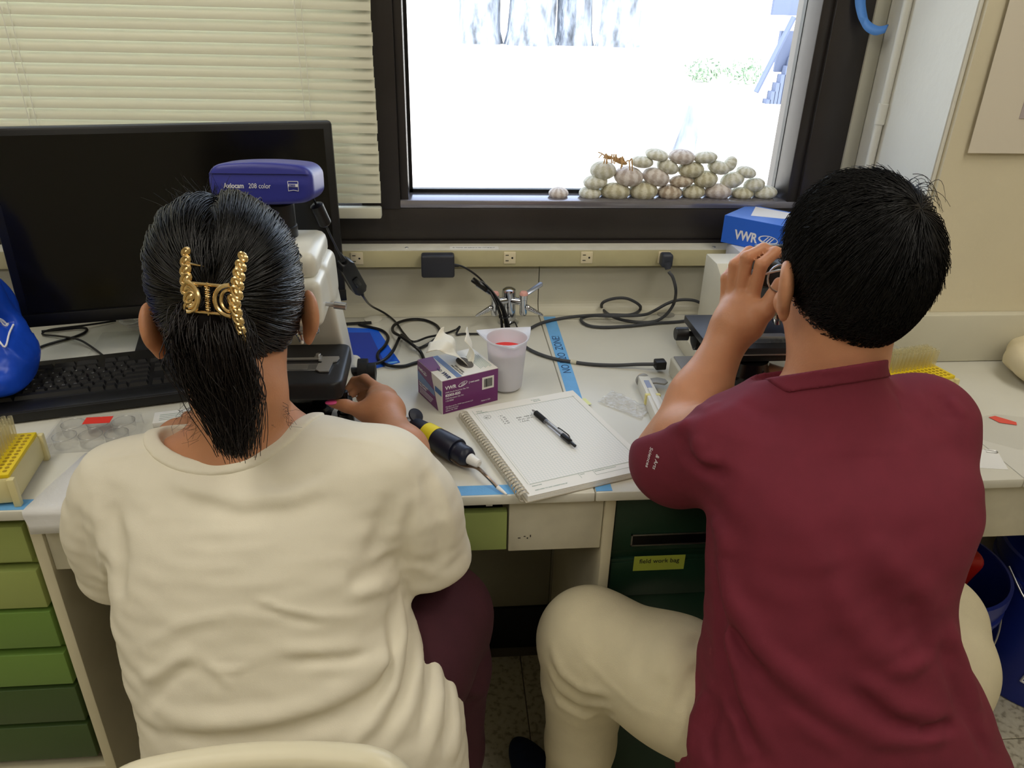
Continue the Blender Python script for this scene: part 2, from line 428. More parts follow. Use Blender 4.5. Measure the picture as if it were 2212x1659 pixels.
# ------------------------------------------------------------------ window: dark frame, two panes
W1 = setting('window_1', (-.55, 1.70, .905))
fr = MB()
fr.rbox((-2.0, 1.672, .905), (.90, 1.76, .928), .003)                    # lowest ledge
fr.build('frame_ledge', M_FRAME, W1)
MB().rbox((-2.0, 1.680, .928), (.90, 1.80, 1.0), .003).build('frame_rail', M_FRAME, W1)
MB().rbox((-2.0, 1.678, 1.000), (.90, 1.80, 1.018), .004).build('window_sill', mat('dark sill', (150, 148, 158), .2, metal=.6, var=.05, vscale=15), W1)
MB().rbox((-.170, 1.676, .998), (-.086, 1.80, 2.35), .003).rbox((-.0865, 1.684, .998), (-.068, 1.80, 2.35), .003).build('mullion', M_FRAME, W1)
MB().rbox((.815, 1.668, .928), (.90, 1.80, 2.35), .004).rbox((.79, 1.679, .998), (.818, 1.80, 2.35), .003).build('jamb', M_FRAME, W1)
MB().rbox((-2.0, 1.676, .928), (-1.95, 1.80, 2.35), .003).build('jamb', M_FRAME, W1)
MB().rbox((-2.0, 1.676, 2.28), (.90, 1.80, 2.35), .003).build('frame_head', M_FRAME, W1)
for (x0, x1) in ((-.069, .797), (-1.955, -.12)):
    g = MB()
    for (a, b) in (((x0, 1.752, 1.016), (x1, 1.768, 1.026)), ((x0, 1.752, 2.27), (x1, 1.768, 2.285)), ((x0, 1.752, 1.016), (x0+.008, 1.768, 2.28)), ((x1-.008, 1.752, 1.016), (x1, 1.768, 2.28))):
        g.box(a, b)
    gk = g.build('gasket', M_BLACK, W1)
    MB().box((x0+.002, 1.758, 1.018), (x1-.002, 1.762, 2.28)).build('pane', M_PANE, W1)

# ------------------------------------------------------------------ venetian blind over the left pane
M_SLAT = mat('cream blind slat', (230, 228, 208), .5)
_n = M_SLAT.node_tree; _p = _n.nodes['Principled BSDF']; _t = _n.nodes.new('ShaderNodeBsdfTranslucent'); _t.inputs['Color'].default_value = rgb(230, 228, 206)
_m = _n.nodes.new('ShaderNodeMixShader'); _m.inputs[0].default_value = .17
_n.links.new(_p.outputs[0], _m.inputs[1]); _n.links.new(_t.outputs[0], _m.inputs[2]); _n.links.new(_m.outputs[0], _n.nodes['Material Output'].inputs['Surface'])
BL = thing('venetian_blind', 'closed cream venetian blind hanging left of the bare window pane', 'blind', (-.95, 1.652, .985))
BX0, BX1 = -1.80, -.126
def slat_mesh():
    n = 6; vs = []; fs = []; t = math.radians(64); L = (BX1-BX0)/2
    for side in (0, 1):
        for i in range(n+1):
            u = (i/n-.5)*.0262; h = .0022*(1-(2*u/.0262)**2)+side*.0006
            y = u*math.cos(t)-h*math.sin(t); z = -(u*math.sin(t)+h*math.cos(t))
            for x in (-L, L): vs.append((x, y, -z))
    k = 2*(n+1)
    for i in range(n):
        a = 2*i; fs += [(a, a+1, a+3, a+2), (k+a+2, k+a+3, k+a+1, k+a)]
    fs += [(0, k, k+1, 1), (2*n, 2*n+1, k+2*n+1, k+2*n)]
    return MB().add(vs, fs, None, True).mesh('slat')
SL = slat_mesh(); SL.materials.append(M_SLAT)
cxb = (BX0+BX1)/2
for k in range(40):
    o = bpy.data.objects.new('slat', SL); COL.objects.link(o); o.parent = BL
    o.location = (cxb+.95+random.uniform(-.0012, .0012), random.uniform(-.0006, .0006), .0455+k*.0206); o.rotation_euler = (random.uniform(-.03, .03), random.uniform(-.0006, .0006), 0)
MB().rbox((BX0, 1.640, .986), (BX1, 1.664, 1.010), .004).build('bottom_rail', M_SLAT, BL)
MB().rbox((BX0, 1.632, 1.85), (BX1, 1.676, 1.89), .003).build('head_rail', M_SLAT, BL)
M_CORD = mat('white cord', (236, 234, 222), .8)
for x in (-1.40, -.80, -.268):
    for y in (1.6395, 1.6655): MB().cyl((x, y, 1.0), (x, y, 1.86), .0008, n=6).build('ladder_cord', M_CORD, BL)
    MB().cyl((x+.012, 1.643, 1.0), (x+.012, 1.643, 1.86), .0007, n=6).build('lift_cord', M_CORD, BL)

# ------------------------------------------------------------------ power raceway under the window
RW = thing('power_raceway', 'cream power raceway with outlets running under the dark window frame', 'raceway', (-.3, 1.65, .883))
MB().rbox((-2.2, 1.622, .883), (.80, 1.6795, .921), .002).build('casing', M_RACE, RW)
MB().box((-2.2, 1.6225, .9205), (.80, 1.671, .9222)).build('cover', mat('pale cover strip', (222, 219, 205), .4, var=.05, vscale=30), RW)
for x in (-.1825, .152, .325, .502):
    z = .9045
    pl = MB().rbox((x-.0135, 1.6195, z-.0135), (x+.0135, 1.623, z+.0135), .0015).build('outlet', M_IVORY, RW)
    s = MB()
    for dz in (-.0063, .0063): s.box((x-.0095, 1.6190, z+dz-.0008), (x-.0025, 1.6205, z+dz+.0008))
    s.cyl((x+.0055, 1.6190, z), (x+.0055, 1.6205, z), .0022, n=12)
    s.build('socket_slots', M_BLACKM, pl)
for x in (-.075, .622, -.9): MB().ball((x, 1.640, .9222), (.004, .004, .0018), 12).build('screw', M_STEEL, RW)
MB().box((.020, 1.628, .9222), (.128, 1.650, .9224)).build('paper_notice', M_PAPER, RW)
text('notice_print', 'EL Notice: call before to day unpluging LT', .0055, frame((.026, 1.637, .9226), (1, 0, 0), (0, 0, 1)), M_INK, RW)

# ------------------------------------------------------------------ worktop, backsplash, supports
def top_slab(name, label, x0, x1, y1):
    T = thing(name, label, 'worktop', ((x0+x1)/2, .925, .743))
    MB().rbox((x0, .925, .743), (x1, y1, .76), .003).build('slab', M_TOP, T)
    return T
TL = top_slab('worktop', 'off-white worktop in front of the person in cream, left of the seam', -2.2, .2245, 1.679)
TR = top_slab('worktop', 'off-white worktop in front of the person in maroon, right of the seam', .2255, .915, 1.679)
MB().rbox((.9155, .925, .743), (2.2, 1.374, .76), .003).build('slab', M_TOP, TR)
def cove(x0, x1, yb, zt, name, T, mt):
    """backsplash with a rounded cove at its foot"""
    prof = [(yb, .7605), (yb, zt), (yb-.012, zt), (yb-.016, zt-.003)]
    R = .03
    for i in range(9):
        a = math.pi/2*i/8; prof.append((yb-.016-R*(1-math.cos(a)), .7605+R*(1-math.sin(a))))
    vs = []; n = len(prof)
    for x in (x0, x1): vs += [(x, y, z) for y, z in prof]
    fs = [tuple(range(n)), tuple(range(2*n-1, n-1, -1))]+[(i, (i+1) % n, n+(i+1) % n, n+i) for i in range(n)]
    b = MB(); b.add(vs, fs); st(name, b, mt)
M_SPL = mat('backsplash', (205, 201, 182), .4, var=.03, vscale=9)
cove(-2.2, .2240, 1.680, .868, 'trim_3', TL, M_SPL)
cove(.2260, .915, 1.680, .868, 'trim_4', TR, M_SPL)
st('trim_5', MB().rbox((.9155, 1.352, .7605), (2.2, 1.3745, .865), .003), M_SPL)
st('trim_6', MB().rbox((.9155, 1.3750, .7605), (.9395, 1.665, .860), .003), M_SPL)
for (x, y, T) in ((.527, 1.634, TR), (-.156, 1.624, TL)):
    MB().lathe([(.0205, .7601), (.0205, .7615), (.017, .762), (.0001, .762)], 28, Matrix.Translation((x, y, 0)), False).build('grommet_cover', mat('grey grommet', (150, 148, 140), .5) if x > 0 else M_TOP, T)
# drawer cabinet on the left: body and six drawers in three greens
CB = thing('drawer_cabinet', 'cream cabinet with six green drawers at the left end of the bench', 'cabinet', (-.85, .97, 0))
b = MB().rbox((-.603, .940, .03), (-.5855, 1.36, .742), .002).rbox((-1.20, .940, .03), (-1.182, 1.36, .742), .002)
b.rbox((-1.182, .942, .162), (-.603, .965, .198), .002).box((-1.182, 1.34, .03), (-.603, 1.36, .742)).box((-1.182, .975, .170), (-.603, 1.34, .19))
b.box((-1.182, .96, .724), (-.603, 1.36, .742)).build('carcass', M_CREAM, CB)
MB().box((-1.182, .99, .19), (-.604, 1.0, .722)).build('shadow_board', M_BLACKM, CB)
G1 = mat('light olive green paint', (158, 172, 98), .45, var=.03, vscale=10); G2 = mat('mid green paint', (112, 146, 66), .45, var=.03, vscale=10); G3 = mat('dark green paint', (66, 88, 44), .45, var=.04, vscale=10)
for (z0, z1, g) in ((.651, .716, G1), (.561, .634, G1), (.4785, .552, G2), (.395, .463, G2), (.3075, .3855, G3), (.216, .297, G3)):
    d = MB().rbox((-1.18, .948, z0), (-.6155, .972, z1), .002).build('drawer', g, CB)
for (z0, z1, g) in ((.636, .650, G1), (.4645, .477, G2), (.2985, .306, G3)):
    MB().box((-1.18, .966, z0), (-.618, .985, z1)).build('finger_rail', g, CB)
# knee space: apron, pull-out drawer, knee wall
AP = thing('bench_apron', 'cream apron panel under the worktop between green drawer and dark cabinet', 'panel', (.17, .95, .638))
MB().rbox((.097, .946, .638), (.2445, .962, .742), .0015).build('panel', M_EDGE, AP)
chips = MB()
for (x, z, w, h) in ((.112, .663, .004, .0014), (.121, .666, .003, .0012), (.126, .662, .002, .002), (.131, .665, .0015, .004)):
    chips.box((x, .9455, z), (x+w, .947, z+h))
chips.build('paint_chips', M_BLACKM, AP)
KD = thing('pull_out_drawer', 'light green pull-out drawer under the worktop beside the cream-shirted person\'s sleeve', 'drawer', (-.02, .95, .638))
MB().rbox((-.140, .948, .640), (.0945, .962, .713), .0015).build('drawer_front', mat('pale green paint', (166, 184, 110), .42, var=.03, vscale=10), KD)
MB().box((-.136, .963, .645), (.090, 1.30, .70)).build('drawer_box', M_BLACKM, KD)
MB().box((.062, .955, .72), (.072, .985, .738)).build('catch', M_STEEL, KD)
MB().rbox((-.585, .946, .636), (-.142, .962, .742), .0015).build('bench_apron', M_EDGE)
tag(bpy.data.objects['bench_apron.001'], 'cream apron panel under the worktop behind the cream-shirted person\'s left sleeve', 'panel')
st('wall_knee', MB().rbox((-.584, 1.36, .13), (.2395, 1.376, .742), .001).rbox((.2405, 1.362, .13), (.93, 1.376, .742), .001), mat('grey knee panel', (146, 142, 124), .6, var=.05, vscale=8))
st('baseboard_knee', MB().rbox((-.584, 1.352, .003), (.93, 1.376, .13), .002), M_BLACKM)
# cabinet with the dark green drawer on the right
GC = thing('file_cabinet', 'cream cabinet with a dark green drawer labelled field work bag', 'cabinet', (.5, .97, 0))
b = MB().rbox((.2455, .940, .03), (.2625, 1.36, .742), .002).rbox((.745, .940, .03), (.762, 1.36, .742), .002).box((.2625, 1.34, .03), (.745, 1.36, .742)).box((.2625, .95, .03), (.745, 1.34, .06))
b.build('carcass', M_CREAM, GC)
M_DG = mat('dark bottle green paint', (26, 56, 40), .35, var=.06, vscale=10)
dr = MB().rbox((.2650, .948, .628), (.7425, .972, .738), .002).rbox((.2650, .953, .610), (.7425, .972, .629), .001)
dr = dr.build('drawer', M_DG, GC)
MB().rbox((.2650, .948, .07), (.7425, .972, .612), .002).rbox((.2660, .9455, .535), (.7415, .95, .606), .001).build('door', M_DG, GC)
h = MB()
for (a, c) in (((.294, .9455, .6385), (.60, .9475, .641)), ((.294, .9455, .659), (.60, .9475, .6615)), ((.294, .9455, .6385), (.2965, .9475, .6615)), ((.5975, .9455, .6385), (.60, .9475, .6615))): h.box(a, c)
h.build('pull_handle', M_STEEL, dr)
MB().box((.2965, .9464, .641), (.5975, .9476, .659)).build('pull_recess', M_BLACKG, dr)
lb = MB().box((.303, .9450, .588), (.388, .9456, .6175)).build('sticky_label', mat('yellow green label', (186, 200, 76), .7), GC)
text('label_writing', 'field work bag', .0125, frame((.312, .9447, .6035), (1, 0, 0), (0, -1, 0)), M_INK, lb, sx=.93)
# apron on the far right over the buckets
RA = thing('bench_apron', 'cream apron panel under the worktop above the blue buckets', 'panel', (1.4, .95, .628))
MB().rbox((.764, .946, .629), (2.2, .962, .742), .0015).build('panel', M_EDGE, RA)
MB().box((.962, .9455, .672), (.964, .947, .676)).box((.956, .9455, .685), (.958, .947, .687)).build('paint_chips', M_BLACKM, RA)

# ------------------------------------------------------------------ ceiling fixtures (out of the picture, they light the room)
for i, (x, y) in enumerate(((-1.1, -1.0), (1.1, -1.0), (-1.1, .55), (1.1, .55))):
    T = thing('ceiling_light', 'recessed fluorescent ceiling fixture', 'ceiling light', (x, y, 2.75), group='fluorescent ceiling fixtures')
    g = MB()
    for (a, c) in (((-.31, -.61, -.03), (-.29, .61, 0)), ((.29, -.61, -.03), (.31, .61, 0)), ((-.31, -.61, -.03), (.31, -.59, 0)), ((-.31, .59, -.03), (.31, .61, 0))): g.box(a, c)
    g.build('housing', M_WHITE, T, world=False)
    l = light('tube_lamp', 'AREA', TUBE_WATTS, (x, y, 2.735), (0, 0, 0), (.56, 1.16), TUBE_LIGHT)

# ------------------------------------------------------------------ outside the window
st('wall_far_backdrop', MB().box((-10, 58, -.3), (60, 59, 9)), mat('white backdrop', (228, 226, 220), .9))  # added backdrop: covers the duller sky band at the horizon with bright white
st('ground_outside', MB().box((-1500, 1.9, -.35), (1500, 2500, -.3)), mat('pale sunlit paving', (214, 208, 196), .9, var=.06, vscale=.7))
# ------------------------------------------------------------------ people
M_SKIN1 = mat('warm brown skin', (190, 134, 98), .5, var=.05, vscale=30, sub=.15, bump=.12, bscale=350)
M_SKIN2 = mat('tan skin', (200, 142, 106), .5, var=.06, vscale=26, sub=.15, bump=.12, bscale=350)
M_HAIR1 = mat('black hair', (15, 13, 13), .32, var=.3, vscale=60, spec=.6)
M_HAIR2 = mat('short black hair', (11, 9, 9), .48, var=.3, vscale=60, spec=.35)
M_TEE1 = mat('cream cotton', (229, 222, 203), .85, var=.02, vscale=25, bump=.25, bscale=900, bdist=.0006, sheen=.05)
M_TEE2 = mat('maroon cotton', (112, 33, 51), .85, var=.06, vscale=30, bump=.25, bscale=900, bdist=.0006)
M_PANT1 = mat('plum trousers cloth', (62, 22, 34), .85, var=.08, vscale=30, bump=.2, bscale=700)
M_PANT2 = mat('stone trousers cloth', (206, 196, 166), .85, var=.03, vscale=30, bump=.25, bscale=800)
M_GOLD = mat('gold metal', (232, 202, 146), .25, metal=1, var=.05, vscale=80)
M_NAIL = mat('pink nail polish', (232, 88, 150), .2, coat=.5)
M_NAILN = mat('bare nail', (214, 162, 136), .3)

def head_frame(c, yaw, pitch, roll):
    R = Euler((math.radians(-pitch), math.radians(roll), math.radians(yaw)), 'XYZ')
    R = (Matrix.Rotation(math.radians(yaw), 3, 'Z') @ Matrix.Rotation(math.radians(roll), 3, 'Y') @ Matrix.Rotation(math.radians(-pitch), 3, 'X'))
    return V3(c), np.array(R, dtype=np.float32)
def head_sdf(P, hf, s=1.0, ex=0, es=1.0):
    c, R = hf; p = ((P-c)@R)/s
    d = s_ell(p, (0, -.012, .03), (.074, .094, .086))
    d = smin(d, s_ell(p, (0, .026, -.045), (.057, .068, .082)), .03)
    d = smin(d, s_ell(p, (0, .068, -.108), (.028, .024, .02)), .03)
    d = smin(d, s_ell(p, (0, .072, .028), (.05, .024, .02)), .02)
    for e in (-1, 1):
        d = smax(d, -s_ell(p, (e*.031, .105, .002), (.017, .016, .011)), .012)
        d = smin(d, s_ell(p, (e*.036, .072, -.03), (.022, .02, .02)), .02)
        q = p-V3((e*(.076+ex), -.006, -.012)); a = .35*e; ca, sa = math.cos(a), math.sin(a)
        qe = np.stack([ca*q[:, 0]+sa*q[:, 1], -sa*q[:, 0]+ca*q[:, 1], q[:, 2]], 1)
        qe = qe/es
        ear = s_ell(qe, (e*.007, -.005, .006), (.009, .018, .027))
        ear = smax(ear, -s_ell(qe, (e*.016, .0, .008), (.008, .010, .018)), .006)
        ear = smin(ear, s_ell(qe, (e*.005, .003, -.021), (.0055, .008, .010)), .008)
        d = smin(d, ear*es, .008)
    d = smin(d, s_cone(p, (0, .098, .008), (0, .116, -.028), .007, .0125), .014)
    for e in (-1, 1): d = smin(d, s_ell(p, (e*.012, .106, -.03), (.008, .009, .007)), .008)
    d = smin(d, s_ell(p, (0, .094, -.062), (.022, .010, .006)), .006); d = smin(d, s_ell(p, (0, .092, -.074), (.019, .011, .007)), .005)
    return d*s
def hl(hf, p, s=1.0):
    c, R = hf; return tuple(float(x) for x in (R@(V3(p)*s)+c))
def eyes(hf, par):
    for e in (-1, 1):
        c = Vector(hl(hf, (e*.031, .0795, .002))); f = Vector([float(x) for x in hf[1][:, 1]])
        ev = MB().ball(c, .0110, 14).build('eye', M_WHITE, par); MB().ball(c+f*.0062, .0062, 12).build('iris', M_BLACKG, ev)

# ---- the woman in the cream T-shirt
WO = thing('person', 'seated person in cream T-shirt and plum trousers turning a knob of the white microscope', 'person', (-.2, .70, 0))
HW = head_frame((-0.2709, 0.9456, 1.043), 12, 24, 0)
w_neck0 = (-0.2645, 0.8748, 0.8729)
wrist = (-0.083, 1.021, 0.832)
SR, SL_ = (-.080, .848, .852), (-.418, .868, .830)
ER, EL = (-.044, .850, .790), (-.446, .874, .775)
def w_hand(P):
    k = .006
    palm = s_chain(P, [wrist, (-0.0962, 1.058, 0.838), (-0.1072, 1.102, 0.836)], [.023, .026, .019], .02)
    palm = smin(palm, s_chain(P, [(-0.0846, 1.062, 0.828), (-0.0914, 1.117, 0.826)], [.022, .016], .01), .02)
    idx = s_chain(P, [(-0.1106, 1.124, 0.842), (-0.1322, 1.165, 0.838), (-0.1515, 1.181, 0.826), (-0.1622, 1.177, 0.814)], [.0098, .0088, .0080, .0070], .004)
    mid = s_chain(P, [(-0.1002, 1.121, 0.836), (-0.1233, 1.163, 0.83), (-0.1453, 1.175, 0.818), (-0.1562, 1.167, 0.808)], [.0096, .0086, .0078, .0068], .004)
    rng = s_chain(P, [(-0.0916, 1.12, 0.826), (-0.1123, 1.163, 0.818), (-0.1329, 1.17, 0.808), (-0.1424, 1.165, 0.8)], [.0094, .0084, .0076, .0066], .004)
    lit = s_chain(P, [(-0.0863, 1.113, 0.818), (-0.1037, 1.155, 0.808), (-0.1204, 1.164, 0.8), (-0.1285, 1.162, 0.794)], [.0098, .0082, .0072, .0062], .004)
    thb = s_chain(P, [(-0.0967, 1.039, 0.832), (-0.1267, 1.047, 0.84), (-0.1516, 1.058, 0.845), (-0.1747, 1.068, 0.846)], [.015, .0110, .0098, .0076], .006)
    d = palm
    for f, kk in ((idx, .012), (mid, .012), (rng, .012), (lit, .012), (thb, .018)): d = np.minimum(d, smin(palm, f, kk))
    return d
def w_body(P):
    d = head_sdf(P, HW, 1.04, .008, 1.1)
    d = smin(d, s_chain(P, [hl(HW, (0, -.02, -.05)), hl(HW, (0, -.035, -.10)), w_neck0, (-.245, .878, .86)], [.055, .052, .058, .08], .03), .03)
    d = smin(d, s_chain(P, [(-.36, .872, .845), (-.30, .874, .856), (-.245, .876, .866), (-.18, .87, .842), (-.12, .856, .835)], [.046, .052, .056, .052, .046], .03), .04)
    d = smin(d, s_loft(P, [(.52, -.21, .71, .13, .085, 0), (.65, -.235, .75, .135, .085, 0), (.78, -.245, .80, .14, .085, 0), (.87, -.245, .845, .13, .07, 0)]), .05)
    arm = s_chain(P, [SR, ER, (-0.0619, 0.9478, 0.828), wrist], [.046, .042, .036, .025], .02)
    arm = smin(arm, s_chain(P, [SL_, EL, (-.44, .955, .808), (-.41, 1.05, .802), (-.392, 1.085, .80)], [.046, .040, .034, .024, .02], .02), .02)
    d = smin(d, arm, .03)
    d = smin(d, w_hand(P), .012)
    # the left hand rests on the bench behind the shoulder
    for i, (dx, l) in enumerate(((-.03, .045), (-.012, .062), (.006, .068), (.022, .06))):
        d = smin(d, s_chain(P, [(-.392+dx*.7, 1.08, .795), (-.388+dx, 1.11+l*.3, .795), (-.385+dx, 1.11+l, .772)], [.012, .009, .007], .004), .008)
    d = smin(d, s_chain(P, [(-.372, 1.06, .795), (-.352, 1.09, .79), (-.345, 1.115, .78)], [.014, .0105, .008], .004), .01)
    return d
body = implicit('body', w_body, (-.52, .60, .50), (.06, 1.30, 1.24), .003, M_SKIN1, WO, relax=1)
eyes(HW, WO)
nail = Vector((-0.1741, 1.06, 0.851))
MB().ball(nail, (.0100, .0070, .0032), 14, Matrix.Rotation(.15, 4, 'Z')).build('fingernail', M_NAIL, WO)
# T-shirt: torso, two sleeves, folds
def w_sleeves(P):
    r = s_chain(P, [(-.12, .85, .850), SR, (-.044, .846, .80), (-.026, .846, .72)], [.058, .056, .057, .061], .04)
    l = s_chain(P, [(-.38, .868, .834), SL_, (-.44, .876, .77), (-.448, .88, .70)], [.060, .056, .062, .064], .04)
    return r, l
WF = [([(-0.3482, 0.8169, 0.8957), (-0.3003, 0.7843, 0.8823), (-0.244, 0.7695, 0.8738), (-0.1896, 0.769, 0.8754), (-0.1356, 0.783, 0.8872)], 0.012, 0.0045),
      ([(-0.3467, 0.7982, 0.8866), (-0.2987, 0.7725, 0.8718), (-0.243, 0.7593, 0.8644), (-0.1784, 0.761, 0.8658), (-0.1355, 0.773, 0.8738)], 0.01, -0.004),
      ([(-0.2237, 0.7854, 0.8888), (-0.1794, 0.7839, 0.8916), (-0.1472, 0.7953, 0.8996)], 0.009, -0.003),
      ([(-0.2254, 0.7001, 0.788), (-0.1981, 0.6941, 0.7762), (-0.1568, 0.6935, 0.7613), (-0.1151, 0.7023, 0.7518)], 0.0055, 0.0055),
      ([(-0.2192, 0.6964, 0.781), (-0.188, 0.6904, 0.7662), (-0.1465, 0.6911, 0.7521)], 0.006, -0.003),
      ([(-0.283, 0.6692, 0.7117), (-0.2537, 0.6662, 0.7091), (-0.2322, 0.6672, 0.7133)], 0.005, 0.004),
      ([(-0.285, 0.6723, 0.7212), (-0.2645, 0.6636, 0.7029), (-0.2519, 0.6565, 0.6871)], 0.006, 0.003),
      ([(-0.3688, 0.6821, 0.6809), (-0.3361, 0.6753, 0.703), (-0.2929, 0.6798, 0.734)], 0.008, 0.005),
      ([(-0.3713, 0.6951, 0.7182), (-0.305, 0.6922, 0.761), (-0.2513, 0.6938, 0.7726), (-0.2193, 0.6898, 0.7687)], 0.008, 0.0035),
      ([(-0.3656, 0.6674, 0.6442), (-0.3309, 0.6699, 0.6933), (-0.2959, 0.6722, 0.7184)], 0.009, -0.004),
      ([(-0.3526, 0.6615, 0.6463), (-0.2836, 0.6427, 0.646), (-0.2133, 0.6411, 0.6515), (-0.1384, 0.6557, 0.6674), (-0.0793, 0.6904, 0.6834), (-0.0621, 0.7244, 0.6944)], 0.014, 0.01),
      ([(-0.356, 0.6587, 0.6234), (-0.2677, 0.635, 0.6328), (-0.1817, 0.6362, 0.6388), (-0.1066, 0.655, 0.6498), (-0.0741, 0.6804, 0.6621)], 0.013, -0.009),
      ([(-0.1996, 0.6745, 0.7316), (-0.1476, 0.6788, 0.7214), (-0.1004, 0.6924, 0.7101)], 0.009, 0.005),
      ([(-0.1898, 0.6701, 0.7169), (-0.1373, 0.6747, 0.7083), (-0.0952, 0.6895, 0.6996)], 0.008, -0.004),
      ([(-0.1744, 0.6657, 0.7038), (-0.1165, 0.6744, 0.6933), (-0.0792, 0.6933, 0.6882)], 0.008, 0.004),
      ([(-0.0634, 0.7791, 0.7179), (-0.0588, 0.7269, 0.6916), (-0.0687, 0.6795, 0.6547), (-0.0988, 0.6431, 0.6271), (-0.129, 0.625, 0.6036)], 0.0075, 0.012),
      ([(-0.0706, 0.7434, 0.7315), (-0.0685, 0.7148, 0.6967), (-0.0784, 0.6787, 0.6643), (-0.1111, 0.6443, 0.6348)], 0.008, -0.009),
      ([(-0.0431, 0.772, 0.6663), (-0.0382, 0.7134, 0.6475), (-0.0511, 0.6634, 0.623), (-0.0802, 0.6291, 0.5936)], 0.0075, 0.008),
      ([(-0.0525, 0.746, 0.6883), (-0.0494, 0.7057, 0.6567), (-0.0622, 0.6677, 0.6352), (-0.0882, 0.6366, 0.6097)], 0.007, -0.007),
      ([(-0.021, 0.7693, 0.6294), (-0.0121, 0.6992, 0.6111), (-0.0245, 0.6528, 0.583), (-0.0334, 0.6332, 0.5665)], 0.008, 0.008),
      ([(-0.0311, 0.7558, 0.6439), (-0.0261, 0.6952, 0.6252), (-0.0386, 0.6512, 0.595)], 0.007, -0.007),
      ([(-0.0008, 0.7438, 0.6031), (0.0082, 0.6888, 0.5698), (0.0011, 0.6515, 0.5384)], 0.008, 0.007),
      ([(-0.0089, 0.7263, 0.6143), (-0.002, 0.6792, 0.5825), (-0.0105, 0.6456, 0.5564)], 0.006, -0.006),
      ([(-0.1219, 0.7151, 0.7886), (-0.0934, 0.7354, 0.7887), (-0.0621, 0.7765, 0.7744)], 0.01, -0.007),
      ([(-0.1147, 0.7125, 0.7716), (-0.0861, 0.732, 0.764), (-0.0605, 0.7838, 0.7349)], 0.008, 0.007),
      ([(-0.0666, 0.7843, 0.8735), (-0.0713, 0.7737, 0.8465), (-0.085, 0.7588, 0.8158), (-0.0986, 0.7428, 0.8044)], 0.012, -0.006),
      ([(-0.0576, 0.7828, 0.7458), (-0.049, 0.7764, 0.8074), (-0.039, 0.789, 0.8551)], 0.008, -0.006),
      ([(-0.1564, 0.8387, 0.9233), (-0.1045, 0.8324, 0.9188), (-0.0496, 0.817, 0.9028), (-0.0331, 0.7978, 0.8628), (-0.0413, 0.7781, 0.813), (-0.0557, 0.7817, 0.7621)], 0.0035, 0.0025),
      ([(-0.3629, 0.842, 0.9037), (-0.4145, 0.842, 0.8952), (-0.4784, 0.8555, 0.8571)], 0.0035, 0.0022),
      ([(-0.4083, 0.7989, 0.8626), (-0.3904, 0.7604, 0.8219), (-0.3902, 0.7274, 0.765)], 0.012, -0.009),
      ([(-0.4273, 0.8073, 0.8642), (-0.42, 0.7802, 0.8073), (-0.4517, 0.8168, 0.6935)], 0.009, 0.005),
      ([(-0.4516, 0.8145, 0.8531), (-0.4544, 0.8038, 0.7971), (-0.4685, 0.8153, 0.7276)], 0.008, -0.003),
      ([(-0.0299, 0.8174, 0.8845), (-0.0133, 0.7987, 0.8399), (-0.0055, 0.7907, 0.7865), (-0.0157, 0.786, 0.7289)], 0.01, -0.004),
      ([(-0.0185, 0.8288, 0.8766), (0.0013, 0.8059, 0.8268), (0.0095, 0.8023, 0.7611)], 0.01, 0.004),
      ([(-0.045, 0.7834, 0.7602), (-0.0215, 0.7859, 0.7412), (0.0126, 0.8045, 0.7552)], 0.008, 0.003),
      ([(-0.3148, 0.7508, 0.8502), (-0.2628, 0.7435, 0.8488), (-0.1986, 0.7425, 0.8494)], 0.007, 0.0016),
      ([(-0.3275, 0.7391, 0.8327), (-0.2673, 0.7309, 0.8331), (-0.2034, 0.7316, 0.8364), (-0.1558, 0.7319, 0.8304)], 0.007, 0.0016),
      ([(-0.344, 0.7332, 0.8178), (-0.2773, 0.7194, 0.8171), (-0.219, 0.7187, 0.8188)], 0.007, 0.0018),
      ([(-0.2878, 0.7104, 0.8018), (-0.2292, 0.7052, 0.799), (-0.1662, 0.7113, 0.8029)], 0.007, 0.0016),
      ([(-0.2195, 0.7352, 0.8411), (-0.172, 0.7396, 0.8422), (-0.1245, 0.749, 0.8396)], 0.007, 0.0014),
      ([(-0.3657, 0.7716, 0.8535), (-0.3194, 0.763, 0.8594), (-0.2803, 0.7556, 0.8585)], 0.007, 0.0015),
      ([(-0.1977, 0.7202, 0.8213), (-0.1506, 0.7251, 0.8183), (-0.1141, 0.737, 0.8136)], 0.007, 0.0015)]
